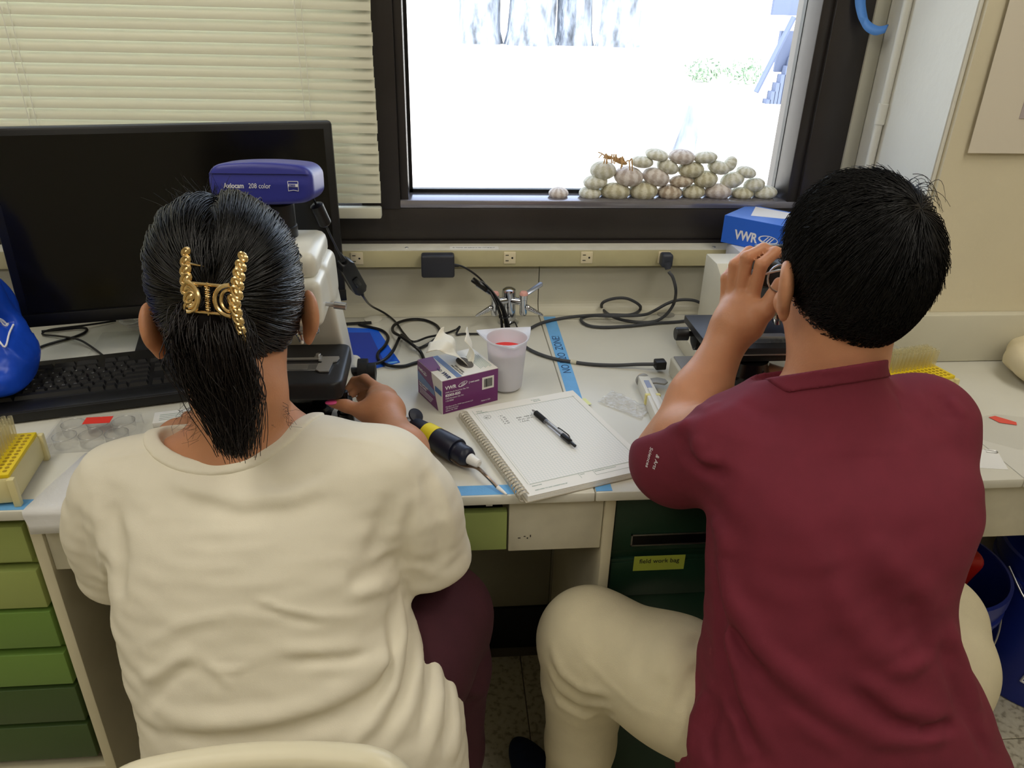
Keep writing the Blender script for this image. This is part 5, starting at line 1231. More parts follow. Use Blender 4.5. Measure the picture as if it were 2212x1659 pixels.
# ------------------------------------------------------------------ wall adapter and bundled lead
AD = thing('power_adapter', 'black plug-in power adapter on the raceway', 'adapter', (-.007, 1.60, .87))
MB().rbox((-.043, 1.588, .869), (.029, 1.6185, .9195), .005, 3).build('adapter_body', mat('charcoal adapter', (46, 48, 56), .4), AD)
MB().tube(spline([(.028, 1.600, .895), (.045, 1.598, .893), (0.0677, 1.598, 0.8794), (0.0881, 1.597, 0.8614), (0.1065, 1.592, 0.8382)], 6), .0022, 8).build('lead', M_CAB, AD)
MB().along([(.004, 0), (.003, .012)], (.027, 1.600, .895), (.041, 1.599, .8935), 8).build('strain_relief', M_CAB, AD)
bu = MB(); rr = random.Random(9)
for k in range(7):
    dx = rr.uniform(-.008, .008); dy = rr.uniform(-.006, .006)
    bu.tube(spline([(.088+dx*.4, 1.585+dy, .862), (.108+dx*.5, 1.574+dy, .845), (.128+dx, 1.556+dy, .815), (.136+dx, 1.550+dy, .79), (.141+dx*1.3, 1.545+dy*1.3, .7640)], 5), .0021, 6)
bu.build('bundled_lead', M_CAB, AD)
bu = MB().tube(spline([(.1415, 1.552, .768), (.150, 1.550, .775), (.160, 1.552, .778), (.166, 1.548, .766)], 5), .0016, 6).tube([(.125, 1.545, .792), (.140, 1.541, .793), (.148, 1.548, .793), (.140, 1.561, .793), (.125, 1.558, .793)], .0012, 6, True)
bu.build('twist_tie', M_BLACK, AD)
MB().rbox((-.02, -.006, -.002), (.022, .006, .003), .002, 2, frame((.083, 1.580, .857), (.8, -.2, -.55), (-.4, -.5, .5))).build('plastic_wrap', M_BLACKG, AD)
# ------------------------------------------------------------------ gas turret
GT = thing('gas_turret', 'chrome bench gas turret with two pink-capped valves', 'gas tap', (.150, 1.598, .76))
MB().lathe([(.0235, .7605), (.0235, .765), (.0165, .768), (.016, .832), (.0145, .839), (.008, .843), (.0005, .8435)], 28, Matrix.Translation((.150, 1.598, 0)), True).build('column', M_CHROME, GT)
pink = mat('pink cap', (226, 168, 158), .5)
for sd, vx in ((-1, .117), (1, .181)):
    MB().cyl((.150, 1.592, .816), (vx, 1.580, .816), .0085).build('arm', M_CHROME, GT)
    vb = MB().lathe([(.0075, .786), (.0085, .790), (.0085, .822), (.0095, .823), (.0095, .833)], 20, Matrix.Translation((vx, 1.578, 0)), True).build('valve_body', M_CHROME, GT)
    MB().lathe([(.0093, .833), (.0093, .837), (.007, .8405), (.0005, .841)], 20, Matrix.Translation((vx, 1.578, 0)), True).build('cap', pink, vb)
    pr_ = [(.0060, 0)]
    for i in range(9): r = .0056-.00036*i; pr_ += [(r+.0012, .004+i*.004), (r, .0072+i*.004)]
    pr_ += [(.0018, .042)]
    MB().along(pr_, (vx+sd*.006, 1.574, .806), (vx+sd*.046, 1.560, .789), 16).build('hose_nozzle', M_CHROME, vb)
    hm = frame((vx+sd*.006, 1.580, .834), (sd*.85, .15, .55), (-sd*.4, -.5, .6))
    MB().prism([(-.004, -.004), (.008, -.0055), (.040, -.0065), (.044, 0), (.040, .0065), (.008, .0055), (-.004, .004)], -.001, .002, hm, bevel=.0008).build('handle', mat('satin chrome', (170, 176, 190), .3, metal=1), vb)
# ------------------------------------------------------------------ tissue box
TB = thing('tissue_box', 'purple and white box of laboratory tissue wipes beside the plastic beaker', 'tissue box', (-.003, 1.175, .76), math.radians(26))
M_PUR = mat('purple carton', (112, 46, 108), .4, var=.02); M_BXW = mat('white carton', (226, 224, 216), .5); M_SLB = mat('slate blue print', (110, 134, 178), .5); M_DBL = mat('dark blue print', (66, 106, 162), .5)
bw, bd, bh = .113, .098, .066
MB().box((0, 0, 0), (bw, bd, bh)).build('carton', M_BXW, TB, world=False)
pf = MB().box((.0015, -.0006, .0005), (bw-.0003, .0005, bh-.001)).build('front_print', M_PUR, TB, world=False)
MB().prism([(bd, .0005), (bd, bh-.0003), (bd*.42, bh-.0003), (bd*.40, bh*.85), (bd*.16, .0005)], 0, .0006, Matrix(((0, 0, -1, 0), (1, 0, 0, 0), (0, 1, 0, 0), (0, 0, 0, 1)))).build('side_print', M_PUR, TB, world=False)
Mside = Matrix(((0, 0, -1, -.0006), (-1, 0, 0, 0), (0, 1, 0, 0), (0, 0, 0, 1)))      # side face: x runs towards the viewer
MB().prism([(-bd*.995, .028), (-bd*.995, .046), (-bd*.30, .035), (-bd*.27, .024)][::1], 0, .0004, Mside).build('side_band', M_SLB, TB, world=False)
MB().prism([(-bd*.26, .046), (-bd*.26, .036), (0, .036), (0, .046)], 0, .0004, Mside).build('side_band', M_DBL, TB, world=False)
MB().prism([(.0003, bd-.0003), (.0003, bd*.44), (.016, bd*.42), (.022, bd*.50), (.030, bd-.0003)], bh, bh+.0005).build('top_print', M_PUR, TB, world=False)
MB().prism([(.030, .0003), (.040, .0003), (.040, bd-.0003), (.030, bd-.0003)], bh, bh+.0004).build('top_band', M_SLB, TB, world=False)
MB().prism([(.070+.013*math.cos(a)*1.0, bd*.48+.024*math.sin(a)) for a in np.linspace(0, 2*math.pi, 24, endpoint=False)], bh+.0002, bh+.0008).build('opening', mat('slot shadow', (96, 92, 88), .8), TB, world=False)
FF = lambda x, z: Matrix.Translation((x, -.0008, z)) @ Matrix.Rotation(math.radians(90), 4, 'X')
for (s, x, z, sz, bo) in (('VWR', .0065, .0475, .0095, .0003), ('VWR North American Cat. No.', .0065, .0405, .0036, 0), ('82003-820', .0065, .0335, .0068, .0002), ('VWR European Cat. No.', .0065, .0285, .0036, 0), ('115-0202', .0065, .0235, .0042, 0),
                          ('Manufactured for VWR International, LLC', .0065, .0125, .0032, 0), ('100 Matsonford Rd', .0065, .0085, .0032, 0), ('Radnor, PA 19087', .0065, .0045, .0032, 0), ('Made in USA', .078, .0065, .0036, 0), ('| vwr.com', .053, .0500, .0052, .0001)):
    text('lettering', s, sz, FF(x, z), M_WPRINT, pf, world=False, bold=bo)
def leaf(par, M, s, mt):
    b = MB(); n = 20
    out = [(s*1.0*math.cos(a), s*.42*math.sin(a)) for a in np.linspace(0, 2*math.pi, n, endpoint=False)]
    inn = [(s*.86*math.cos(a)+s*.05, s*.30*math.sin(a)+s*.04) for a in np.linspace(0, 2*math.pi, n, endpoint=False)]
    b.add([(x, y, 0) for x, y in out]+[(x, y, 0) for x, y in inn], [(i, (i+1) % n, n+(i+1) % n, n+i) for i in range(n)], M)
    for k in (-.3, 0, .3): b.add([(s*(k-.25), -s*.28, 0), (s*(k-.1), -s*.28, 0), (s*(k+.35), s*.30, 0), (s*(k+.25), s*.30, 0)], [(0, 1, 2, 3)], M)
    b.build('logo_leaf', mt, par, world=False)
leaf(pf, FF(.041, .0515) @ Matrix.Rotation(.35, 4, 'Z'), .0095, M_WPRINT)
bc = MB().box((.080, -.0010, .030), (.104, -.0004, .054)).build('barcode_label', M_BXW, pf, world=False)
x = .0838; bb = MB(); rr = random.Random(2)
while x < .100:
    wv = rr.choice((.0003, .0005, .0008)); bb.box((x, -.0014, .034), (x+wv, -.0008, .0505)); x += wv+rr.choice((.0004, .0007))
bb.build('barcode', M_INK, bc, world=False)
ST_ = lambda x, z: Mside @ Matrix.Translation((x, z, .0005))
for (s, x, z, sz) in (('VWR', -.094, .050, .0085), ('VWR LIGHT-DUTY', -.092, .0235, .0046), ('TISSUE WIPERS', -.092, .0185, .0046)): text('lettering', s, sz, ST_(x, z), M_WPRINT, TB, world=False, bold=.0001)
for k in range(4): MB().box((-.0012, .034+k*.003, .0145-k*.0032), (-.0005, .091, .0150-k*.0032)).build('print_line', M_WPRINT, TB, world=False)
leaf(TB, Mside @ Matrix.Translation((-.066, .0525, .0006)), .0085, M_WPRINT)
TT = lambda x, y: Matrix.Translation((x, y, bh+.0006)) @ Matrix.Rotation(math.radians(90), 4, 'Z')
MDK = mat('navy print', (44, 54, 96), .6)
text('lettering', 'VWR', .012, Matrix.Translation((.013, .030, bh+.0006)) @ Matrix.Rotation(math.radians(-90), 4, 'Z'), MDK, TB, world=False, bold=.0003)
leaf(TB, Matrix.Translation((.0165, .042, bh+.0006)) @ Matrix.Rotation(math.radians(-90), 4, 'Z'), .008, MDK)
text('lettering', 'VWR LIGHT-DUTY', .0052, Matrix.Translation((.042, .049, bh+.0006)) @ Matrix.Rotation(math.radians(-90), 4, 'Z'), M_INK, TB, world=False)
text('lettering', 'TISSUE WIPERS', .0052, Matrix.Translation((.0475, .046, bh+.0006)) @ Matrix.Rotation(math.radians(-90), 4, 'Z'), M_INK, TB, world=False)
for k in range(8): MB().box((.084+k*.0032, .012+.002*(k % 3), bh), (.0848+k*.0032, .070-.004*(k % 2), bh+.0005)).build('print_line', M_INKG, TB, world=False)
# the wipe pulled half out of the slot
def wipe(P):
    x, y, z = P[:, 0], P[:, 1], P[:, 2]
    return x
tv = []; tf = []; NU, NV = 22, 16
A, B_, C_, D_ = Vector((.072, .030, bh-.004)), Vector((.070, .070, bh-.004)), Vector((-.002, .062, .094)), Vector((.056, .104, .118))
for i in range(NU+1):
    for j in range(NV+1):
        u, v = i/NU, j/NV; p = (A*(1-v)+B_*v)*(1-u)+(C_*(1-v)+D_*v)*u
        p += Vector((.0, -.010, .016))*math.sin(math.pi*u)*(1-.5*v)+Vector((.004, -.006, .006))*math.sin(u*9+v*4)*u+Vector((.003, .004, .003))*math.sin(v*13+u*3)*u
        tv.append(tuple(p))
for i in range(NU):
    for j in range(NV): a0 = i*(NV+1)+j; tf.append((a0, a0+1, a0+NV+2, a0+NV+1))
A2 = len(tv)
for i in range(NU+1):
    for j in range(9):
        u, v = i/NU, j/8; p = (Vector((.078, .034, bh-.004))*(1-v)+Vector((.080, .066, bh-.004))*v)*(1-u)+(Vector((.070, .045, .112))*(1-v)+Vector((.088, .072, .124))*v)*u
        p += Vector((.010, .0, 0))*math.sin(math.pi*u)+Vector((.003, .003, 0))*math.sin(v*8+u*5)
        tv.append(tuple(p))
for i in range(NU):
    for j in range(8): a0 = A2+i*9+j; tf.append((a0, a0+1, a0+10, a0+9))
wo = MB().add(tv, tf, None, True).build('wipe', mat('soft tissue', (238, 235, 222), .9, bump=.3, bscale=90, bdist=.003), TB, world=False)
so_ = wo.modifiers.new('thick', 'SOLIDIFY'); so_.thickness = .0005
# ------------------------------------------------------------------ tri-corner beaker
BK = thing('plastic_beaker', 'translucent white tri-corner plastic beaker showing red inside', 'beaker', (.118, 1.276, .76), math.radians(7))
BK['label'] = 'translucent white tri-corner plastic beaker showing red inside, behind the tissue box'
M_PP = mat('milky polypropylene', (240, 240, 246), .35, trans=.0)
_n = M_PP.node_tree; _p = _n.nodes['Principled BSDF']; _tp = _n.nodes.new('ShaderNodeBsdfTransparent'); _tl = _n.nodes.new('ShaderNodeBsdfTranslucent'); _tl.inputs['Color'].default_value = rgb(246, 247, 252)
_m1 = _n.nodes.new('ShaderNodeMixShader'); _m1.inputs[0].default_value = .30; _n.links.new(_p.outputs[0], _m1.inputs[1]); _n.links.new(_tl.outputs[0], _m1.inputs[2])
_m2 = _n.nodes.new('ShaderNodeMixShader'); _m2.inputs[0].default_value = .16; _n.links.new(_m1.outputs[0], _m2.inputs[1]); _n.links.new(_tp.outputs[0], _m2.inputs[2]); _n.links.new(_m2.outputs[0], _n.nodes['Material Output'].inputs['Surface'])
MB().lathe([(.0005, .002), (.026, .002), (.030, .006), (.0375, .100), (.0388, .103), (.0378, .1035), (.0362, .100), (.0288, .007), (.025, .0035), (.0005, .0035)], 36, None, False).build('cup', M_PP, BK, world=False)
rv = []; rf = []; n = 48
for i in range(n):
    a = 2*math.pi*i/n; a2 = ((a-math.radians(270)+math.pi) % (2*math.pi/3)); k = 1-abs(a2-math.pi/3)/(math.pi/3); R = .040+.020*(1-k*1.0)**2.0 if False else .041+.019*max(0, k)**3
    rv += [(.0372*math.cos(a), .0372*math.sin(a), .1015), (R*math.cos(a), R*math.sin(a), .105+.003*k**2), (R*math.cos(a), R*math.sin(a), .102+.003*k**2), (.0382*math.cos(a), .0382*math.sin(a), .099)]
for i in range(n):
    j = (i+1) % n
    for q in range(4): rf.append((i*4+q, j*4+q, j*4+(q+1) % 4, i*4+(q+1) % 4))
MB().add(rv, rf, None, True).build('rim', M_PP, BK, world=False)
MB().lathe([(.0005, .076), (.0338, .076), (.0340, .0785), (.0005, .0785)], 30, None, False).build('red_contents', mat('red contents', (226, 40, 34), .4), BK, world=False)
# ------------------------------------------------------------------ spiral notebook and pen
NB = thing('notebook', 'spiral-bound notebook open at a gridded page, overhanging the bench front', 'notebook', (.117, .903, .7605), math.radians(18))
nw, nh = .222, .281
MB().rbox((0, 0, 0), (nw, nh, .0015), .0004, 1).build('back_cover', mat('grey card', (176, 168, 150), .7), NB, world=False)
pg = MB()
for k in range(4): pg.box((.004, .0005+k*.0004, .0015+k*.0022), (nw-.0012-k*.0003, nh-.0008, .0036+k*.0022))
pg.build('page_block', M_PAPER, NB, world=False)
def grid_mat():
    M = bpy.data.materials.new('gridded paper'); M.use_nodes = True; N = M.node_tree.nodes; L = M.node_tree.links; p = N['Principled BSDF']; p.inputs['Roughness'].default_value = .8
    tc = N.new('ShaderNodeTexCoord'); mp = N.new('ShaderNodeMapping'); mp.inputs['Scale'].default_value = (1/.00508,)*3; L.new(tc.outputs['Object'], mp.inputs['Vector'])
    sp = N.new('ShaderNodeSeparateXYZ'); L.new(mp.outputs[0], sp.inputs[0]); mx = None
    for ax in ('X', 'Y'):
        f = N.new('ShaderNodeMath'); f.operation = 'FRACT'; L.new(sp.outputs[ax], f.inputs[0]); g = N.new('ShaderNodeMath'); g.operation = 'LESS_THAN'; g.inputs[1].default_value = .09; L.new(f.outputs[0], g.inputs[0])
        if mx is None: mx = g
        else: m2 = N.new('ShaderNodeMath'); m2.operation = 'MAXIMUM'; L.new(mx.outputs[0], m2.inputs[0]); L.new(g.outputs[0], m2.inputs[1]); mx = m2
    mi = N.new('ShaderNodeMix'); mi.data_type = 'RGBA'; mi.inputs['A'].default_value = rgb(233, 233, 231); mi.inputs['B'].default_value = rgb(196, 208, 206); L.new(mx.outputs[0], mi.inputs['Factor']); L.new(mi.outputs['Result'], p.inputs['Base Color'])
    return M
pgz = .0104
MB().box((.004, .0018, .0103), (nw-.002, nh-.001, pgz)).build('top_page', M_PAPER, NB, world=False)
gp = MB().box((.020, .030, pgz), (nw-.014, nh-.024, pgz+.0002)).build('grid_print', grid_mat(), NB, world=False)
ln = MB()
for (a, b_) in (((.018, .0285), (nw-.004, .0290)), ((.018, nh-.0235), (nw-.01, nh-.0230)), ((.0165, .03), (.0169, nh-.01)), ((nw-.0135, .03), (nw-.0131, nh-.02)), ((.10, .016), (.1004, .0285)), ((.125, .016), (.1254, .0285)), ((.125, .0158), (nw-.01, .0161)), ((.19, .0161), (.1904, .0285))):
    ln.box((a[0], a[1], pgz+.0002), (b_[0], b_[1], pgz+.0004))
ln.build('ruled_lines', M_INKG, NB, world=False)
NT = lambda x, y: Matrix.Translation((x, y, pgz+.0004))
hw = mat('pencil writing', (110, 112, 112), .8)
for (s, x, y, sz) in (('TITLE', .022, nh-.018, .0045), ('From Page No.', .022, nh-.0225, .0032), ('Project No.', .13, nh-.012, .0036), ('Book No.', .133, nh-.017, .0036), ('SIGNATURE', .020, .022, .003), ('DISCLOSED TO AND UNDERSTOOD BY', .020, .011, .003), ('DATE', .102, .024, .0028), ('PROPRIETARY INFORMATION', .127, .024, .0028)): text('page_print', s, sz, NT(x, y), M_INKG, gp, world=False)
MB().tube([(.034+.0065*math.cos(a), nh-.040+.0055*math.sin(a), pgz+.0004) for a in np.linspace(0, 6.28, 18, endpoint=False)], .00022, 5, True).build('circled_number', hw, gp, world=False)
text('handwriting', '#1', .0065, NT(.030, nh-.0425), hw, gp, world=False)
for k, s in enumerate(('- 41', '1. 32', '2. 57', '3. 55', '4. 47')): text('handwriting', s, .0055, NT(.052, nh-.046-.0068*k), hw, gp, world=False, shear=.2)
for k, s in enumerate(('expt.  male pl', '33 ml / 20 PL', '~ 3.3 PL')): text('handwriting', s, .0055, NT(.079, nh-.062-.0075*k), hw, gp, world=False, shear=.2)
MB().box((nw-.001, nh-.05, .003), (nw+.012, nh-.025, .0034)).build('index_tab', mat('pale yellow tab', (226, 232, 170), .6), NB, world=False)
coil = MB()
for dz in (0, .0024): coil.tube([(.0085*math.cos(q)-.0005, dz, .0065+.0080*math.sin(q)) for q in np.linspace(-.2, 5.9, 18)], .0008, 6)
coil_me = coil.mesh('coil_ring'); coil_me.materials.append(mat('pale coil wire', (206, 200, 186), .35, metal=.4))
for k in range(33):
    o = bpy.data.objects.new('coil_ring', coil_me); COL.objects.link(o); o.parent = NB; o.location = (.001, .008+k*.0081, 0); 
PN = thing('ballpoint_pen', 'black and clear ballpoint pen lying on the gridded notebook page', 'pen', (.154, 1.155, .7765))
pa, pb = Vector((.154, 1.155, .7768)), Vector((.210, 1.032, .7768)); dv_ = (pb-pa).normalized(); Lp = (pb-pa).length
def seg(n, prof, mt): return MB().along(prof, pa, pb, 18).build(n, mt, PN)
seg('nose_cone', [(.0008, 0), (.0022, .004), (.0030, .010), (.0042, .012)], M_CHROME)
seg('rubber_grip', [(.0042, .012)]+[(.0051-.0004*(i % 2), .013+i*.0024) for i in range(13)]+[(.0046, .045)], M_BLACKM)
seg('barrel', [(.0046, .045), (.0046, .098)], clear_mat('clear barrel', (.96, .96, .97, 1), gloss=.12, rough=.08, veil=.12))
seg('ink_tube', [(.0016, .040), (.0016, .100)], mat('ink tube', (60, 60, 66), .4))
seg('cap', [(.0048, .098), (.0048, .118), (.0042, .121), (.0026, .122), (.0026, Lp)], M_BLACKG)
MB().tube(spline([pa+dv_*.119+Vector((0, 0, .005)), pa+dv_*.112+Vector((.001, 0, .0085)), pa+dv_*.085+Vector((.001, 0, .0072)), pa+dv_*.083+Vector((0, 0, .0060))], 5), .0011, 6).build('clip', M_BLACKG, PN)
# ------------------------------------------------------------------ dark blue pipette at the bench front
PP = thing('micropipette', 'dark blue micropipette with a yellow tape band at the bench front', 'pipette', (-.005, 1.04, .76))
M_NP = mat('navy pipette plastic', (24, 28, 46), .4); M_YT = mat('yellow tape', (232, 214, 40), .55)
qa, qb = Vector((-.052, 1.105, .782)), Vector((.046, .988, .781))
MB().along([(.010, 0), (.0145, .010), (.0165, .035), (.0195, .075), (.0205, .110), (.0195, .112)], qa, qb, 24).build('handle', M_NP, PP)
MB().along([(.0166, 0), (.0180, .0001), (.0190, .026), (.0172, .0262)], qa+(qb-qa)*.24, qa+(qb-qa)*.42, 24).build('tape_band', M_YT, PP)
dq = (qb-qa).normalized()
MB().along([(.0160, 0), (.0165, .002)]+[(.0160-.0006*(i % 2), .004+i*.002) for i in range(10)]+[(.0125, .028), (.009, .030)], qa+dq*.112, qa+dq*.145, 24).build('volume_collar', M_NP, PP)
MB().along([(.0090, 0), (.0065, .020), (.004, .022)], qa+dq*.141, qa+dq*.165, 20).build('nose', M_WHITE, PP)
MB().tube(spline([qa+dq*.112+Vector((-.012, -.006, -.008)), qa+dq*.135+Vector((-.008, -.004, -.012)), qa+dq*.155+Vector((.0, -.002, -.008)), (.062, .958, .7745), (.078, .938, .7665)], 6), [.0030]*25, 8).build('ejector_arm', mat('bronze steel', (150, 132, 116), .25, metal=1), PP)
MB().along([(.0034, 0), (.0028, .008), (.0022, .014), (.0015, .020)], (.078, .938, .7665), (.090, .923, .764), 12).build('tip_cone', M_WHITE, PP)
MB().lathe([(.0005, 0), (.012, .001), (.0135, .003), (.012, .005), (.0005, .006)], 20, frame(qa+Vector((.004, .006, .012)), (.5, .8, .2), (.5, -.4, .75)), False).build('finger_hook', M_NP, PP)
MB().along([(.004, 0), (.004, .014), (.0075, .015), (.0075, .021), (.001, .022)], qa, qa-dq*.03, 16).build('plunger', M_WHITE, PP)
# ------------------------------------------------------------------ clear zip bag and white pipette
zb = []; zf = []
ca, cb_, cc_, cd = [Vector(p) for p in ((.281, 1.207, .7608), (.318, 1.250, .7608), (.375, 1.178, .7608), (.346, 1.139, .7608))]
rs = np.random.RandomState(11); NN = 22
for i in range(NN+1):
    for j in range(NN+1):
        u, v = i/NN, j/NN; p = (ca*(1-u)+cb_*u)*(1-v)+(cd*(1-u)+cc_*u)*v; zb.append((p.x, p.y, p.z+.0015+.0018*math.sin(u*19+v*7)*math.sin(v*16-u*9)+rs.uniform(0, .0012)))
for i in range(NN):
    for j in range(NN): a0 = i*(NN+1)+j; zf.append((a0, a0+1, a0+NN+2, a0+NN+1))
zo = MB().add(zb, zf).build('zip_bag', clear_mat('crinkled film', (.98, .98, .98, 1), gloss=.14, rough=.12, veil=.42, veil_col=(.96, .96, .97, 1))); None
tag(zo, 'small crumpled clear plastic bag between the notebook and the white pipette', 'plastic bag')
P2 = thing('micropipette', 'white and grey micropipette with a yellow button, beside the maroon-shirted person\'s forearm', 'pipette', (.376, 1.19, .76))
M_GP = mat('pipette grey', (150, 150, 146), .4)
m2 = frame((.379, 1.262, .760), (-.02, -1, 0), (0, 0, 1))         # x runs towards the viewer
MB().prism([(0, -.0105), (.06, -.011), (.15, -.014), (.152, -.010), (.152, .010), (.15, .013), (.06, .011), (0, .0105)], .0012, .026, m2, bevel=.005).build('handle', mat('pipette white', (226, 224, 214), .35), P2)
MB().rbox((.055, -.006, .0255), (.150, .004, .030), .002, 2, m2).build('display_spine', M_WHITE, P2)
MB().rbox((.02, -.005, .0258), (.05, .005, .0268), .001, 1, m2).build('volume_window', mat('window print', (150, 160, 190), .4), P2)
MB().rbox((.072, -.0145, .006), (.080, .0135, .0268), .001, 1, m2).build('yellow_mark', mat('pale yellow', (236, 226, 150), .5), P2)
MB().lathe([(.0125, 0), (.0135, .002), (.0135, .008), (.0125, .010)], 22, m2 @ Matrix.Translation((-.008, 0, .0145)) @ Matrix.Rotation(math.radians(90), 4, 'Y'), True).build('collar', M_GP, P2)
MB().lathe([(.008, 0), (.008, .010), (.006, .012), (.001, .012)], 18, m2 @ Matrix.Translation((-.007, 0, .0145)) @ Matrix.Rotation(math.radians(-90), 4, 'Y'), True).build('push_button', mat('amber button', (230, 180, 70), .4), P2)
MB().prism([(-.006, .010), (-.012, .030), (-.004, .044), (.008, .046), (.016, .038), (.010, .022), (.012, .010)], .013, .017, m2, bevel=.001).build('finger_hook', M_GP, P2)
# ------------------------------------------------------------------ beige microscope in front of the man
S2 = thing('microscope', 'older beige and black microscope in front of the person in maroon', 'microscope', (.57, 1.25, .76))
# column with its sloping shoulder
def col2(P):
    d = s_box(P, (.585, 1.405, .87), (.047, .060, .108), .004)
    return d
cp2 = MB()
cp2.prism([(1.345, .762), (1.465, .762), (1.465, .962), (1.40, .962), (1.345, .936)], -.047, .047, Matrix(((0, 0, 1, .588), (1, 0, 0, 0), (0, 1, 0, 0), (0, 0, 0, 1))), bevel=.003)
cp2.build('column', M_SCOPE2, S2)
MB().rbox((.548, 1.19, .930), (.632, 1.36, .9615), .008).build('head_arm', M_SCOPE2, S2)
MB().box((.5925, 1.343, .80), (.5945, 1.3445, .95)).build('column_joint', M_BLACKM, S2)
MB().rbox((.500, 1.10, .762), (.680, 1.465, .800), .006).build('base', M_SCOPE2, S2)
# stage: grey-black plate, lower plate, drive
M_ST2 = mat('satin black stage', (44, 44, 47), .42, metal=.2, var=.05, vscale=30)
MB().rbox((.452, 1.135, .884), (.690, 1.290, .898), .0015).build('stage', M_ST2, S2)
MB().rbox((.470, 1.145, .868), (.680, 1.285, .8835), .0015).build('stage_carrier', M_BLACK, S2)
MB().box((.4525, 1.1345, .8845), (.6895, 1.1352, .8870)).build('stage_edge', M_STEEL, S2)
MB().along([(.005, 0), (.005, .012), (.0125, .013), (.0125, .034), (.011, .036)], (.462, 1.252, .876), (.418, 1.252, .876), 22).build('drive_knob', M_BLACK, S2)
MB().along([(.018, 0), (.018, .008), (.014, .010)], (.470, 1.252, .866), (.455, 1.252, .866), 20).build('drive_hub', M_BLACKM, S2)
MB().along([(.0125, 0), (.0125, .030)], (.462, 1.248, .858), (.492, 1.248, .858), 18).build('drive_housing', M_BLACK, S2)
MB().rbox((.535, 1.155, .8985), (.605, 1.182, .8998), .0004, 1).build('glass_slide', M_CLEAR, S2)
MB().prism([(.548, 1.192), (.600, 1.192), (.606, 1.186), (.622, 1.158), (.619, 1.153), (.609, 1.153), (.600, 1.176), (.548, 1.180)], .8985, .9008).build('slide_clip', mat('clip steel', (210, 208, 206), .3, metal=.7), S2)
MB().lathe([(.012, 0), (.012, .003), (.010, .006)], 20, Matrix.Translation((.508, 1.212, .8985)), True).build('stage_pin', M_STEEL, S2)
# condenser with its scale, clamp screw, field lens
MB().lathe([(.030, .815), (.043, .820), (.043, .838), (.038, .842), (.034, .866)], 32, Matrix.Translation((.535, 1.165, 0)), True).build('condenser', M_BLACKG, S2)
sc_ = MB()
for k in range(15):
    a = math.radians(-150+k*8); sc_.box((-.0002, -.0004, 0), (.0002, .0004, .0035 if k % 3 else .006), Matrix.Translation((.535+.0433*math.cos(a), 1.165+.0433*math.sin(a), .824)) @ Matrix.Rotation(a+math.pi/2, 4, 'Z'))
sc_.build('condenser_scale', M_WPRINT, S2)['kind'] = 'stuff'
MB().along([(.0055, 0), (.0055, .016), (.003, .018)], (.585, 1.128, .838), (.578, 1.116, .852), 16).build('clamp_screw', M_STEEL, S2)
MB().along([(.006, 0), (.008, .014), (.008, .022)], (.583, 1.130, .836), (.605, 1.135, .832), 16).build('clamp_barrel', M_STEEL, S2)
MB().lathe([(.036, .800), (.036, .822), (.032, .826), (.030, .822), (.001, .820)], 32, Matrix.Translation((.545, 1.150, 0)), False).build('field_lens', M_BLACKG, S2)
text('lens_number', '10', .006, frame((.524, 1.1165, .808), (1, -.25, 0), (-.2, -1, 0)), M_WPRINT, S2)
# nosepiece, objective, eyepieces under the man's brow
MB().lathe([(.030, 0), (.034, .010), (.020, .026)], 24, frame((.590, 1.225, .950), (1, 0, 0), (0, -.2, -1)), True).build('nosepiece', M_STEEL, S2)
for k in range(3):
    a = k*2.1+.4; dx, dy = .02*math.cos(a), .02*math.sin(a)
    MB().along([(.009, 0), (.009, .006), (.0102, .007), (.0102, .014), (.009, .015), (.006, .024)], (.590+dx, 1.222+dy, .938), (.590+dx*1.5, 1.218+dy*1.5, .91), 18).build('objective', M_CHROME if k else M_BLACKG, S2)
MB().rbox((.532, 1.10, .978), (.640, 1.225, 1.055), .006).build('binocular_body', M_BLACK, S2)
for k in range(4): MB().rbox((.536, 1.112+k*.028, 1.0545), (.636, 1.118+k*.028, 1.0585), .0008, 1).build('cooling_rib', M_BLACK, S2)
for sd in (-1, 1):
    MB().along([(.016, 0), (.016, .03), (.0195, .031), (.0195, .058), (.014, .060)], (.530+sd*.031, 1.105, 1.035), (.520+sd*.031, 1.045, 1.062), 20).build('eyepiece', M_BLACK, S2)
# lamp house box beside the base
MB().rbox((.444, 1.175, .762), (.499, 1.318, .800), .005, 3).build('lamp_box', M_SCOPE2, S2)
MB().rbox((.449, 1.182, .7995), (.4985, 1.312, .8030), .0015).build('lamp_box_lid', mat('warm grey lid', (146, 144, 142), .45), S2)
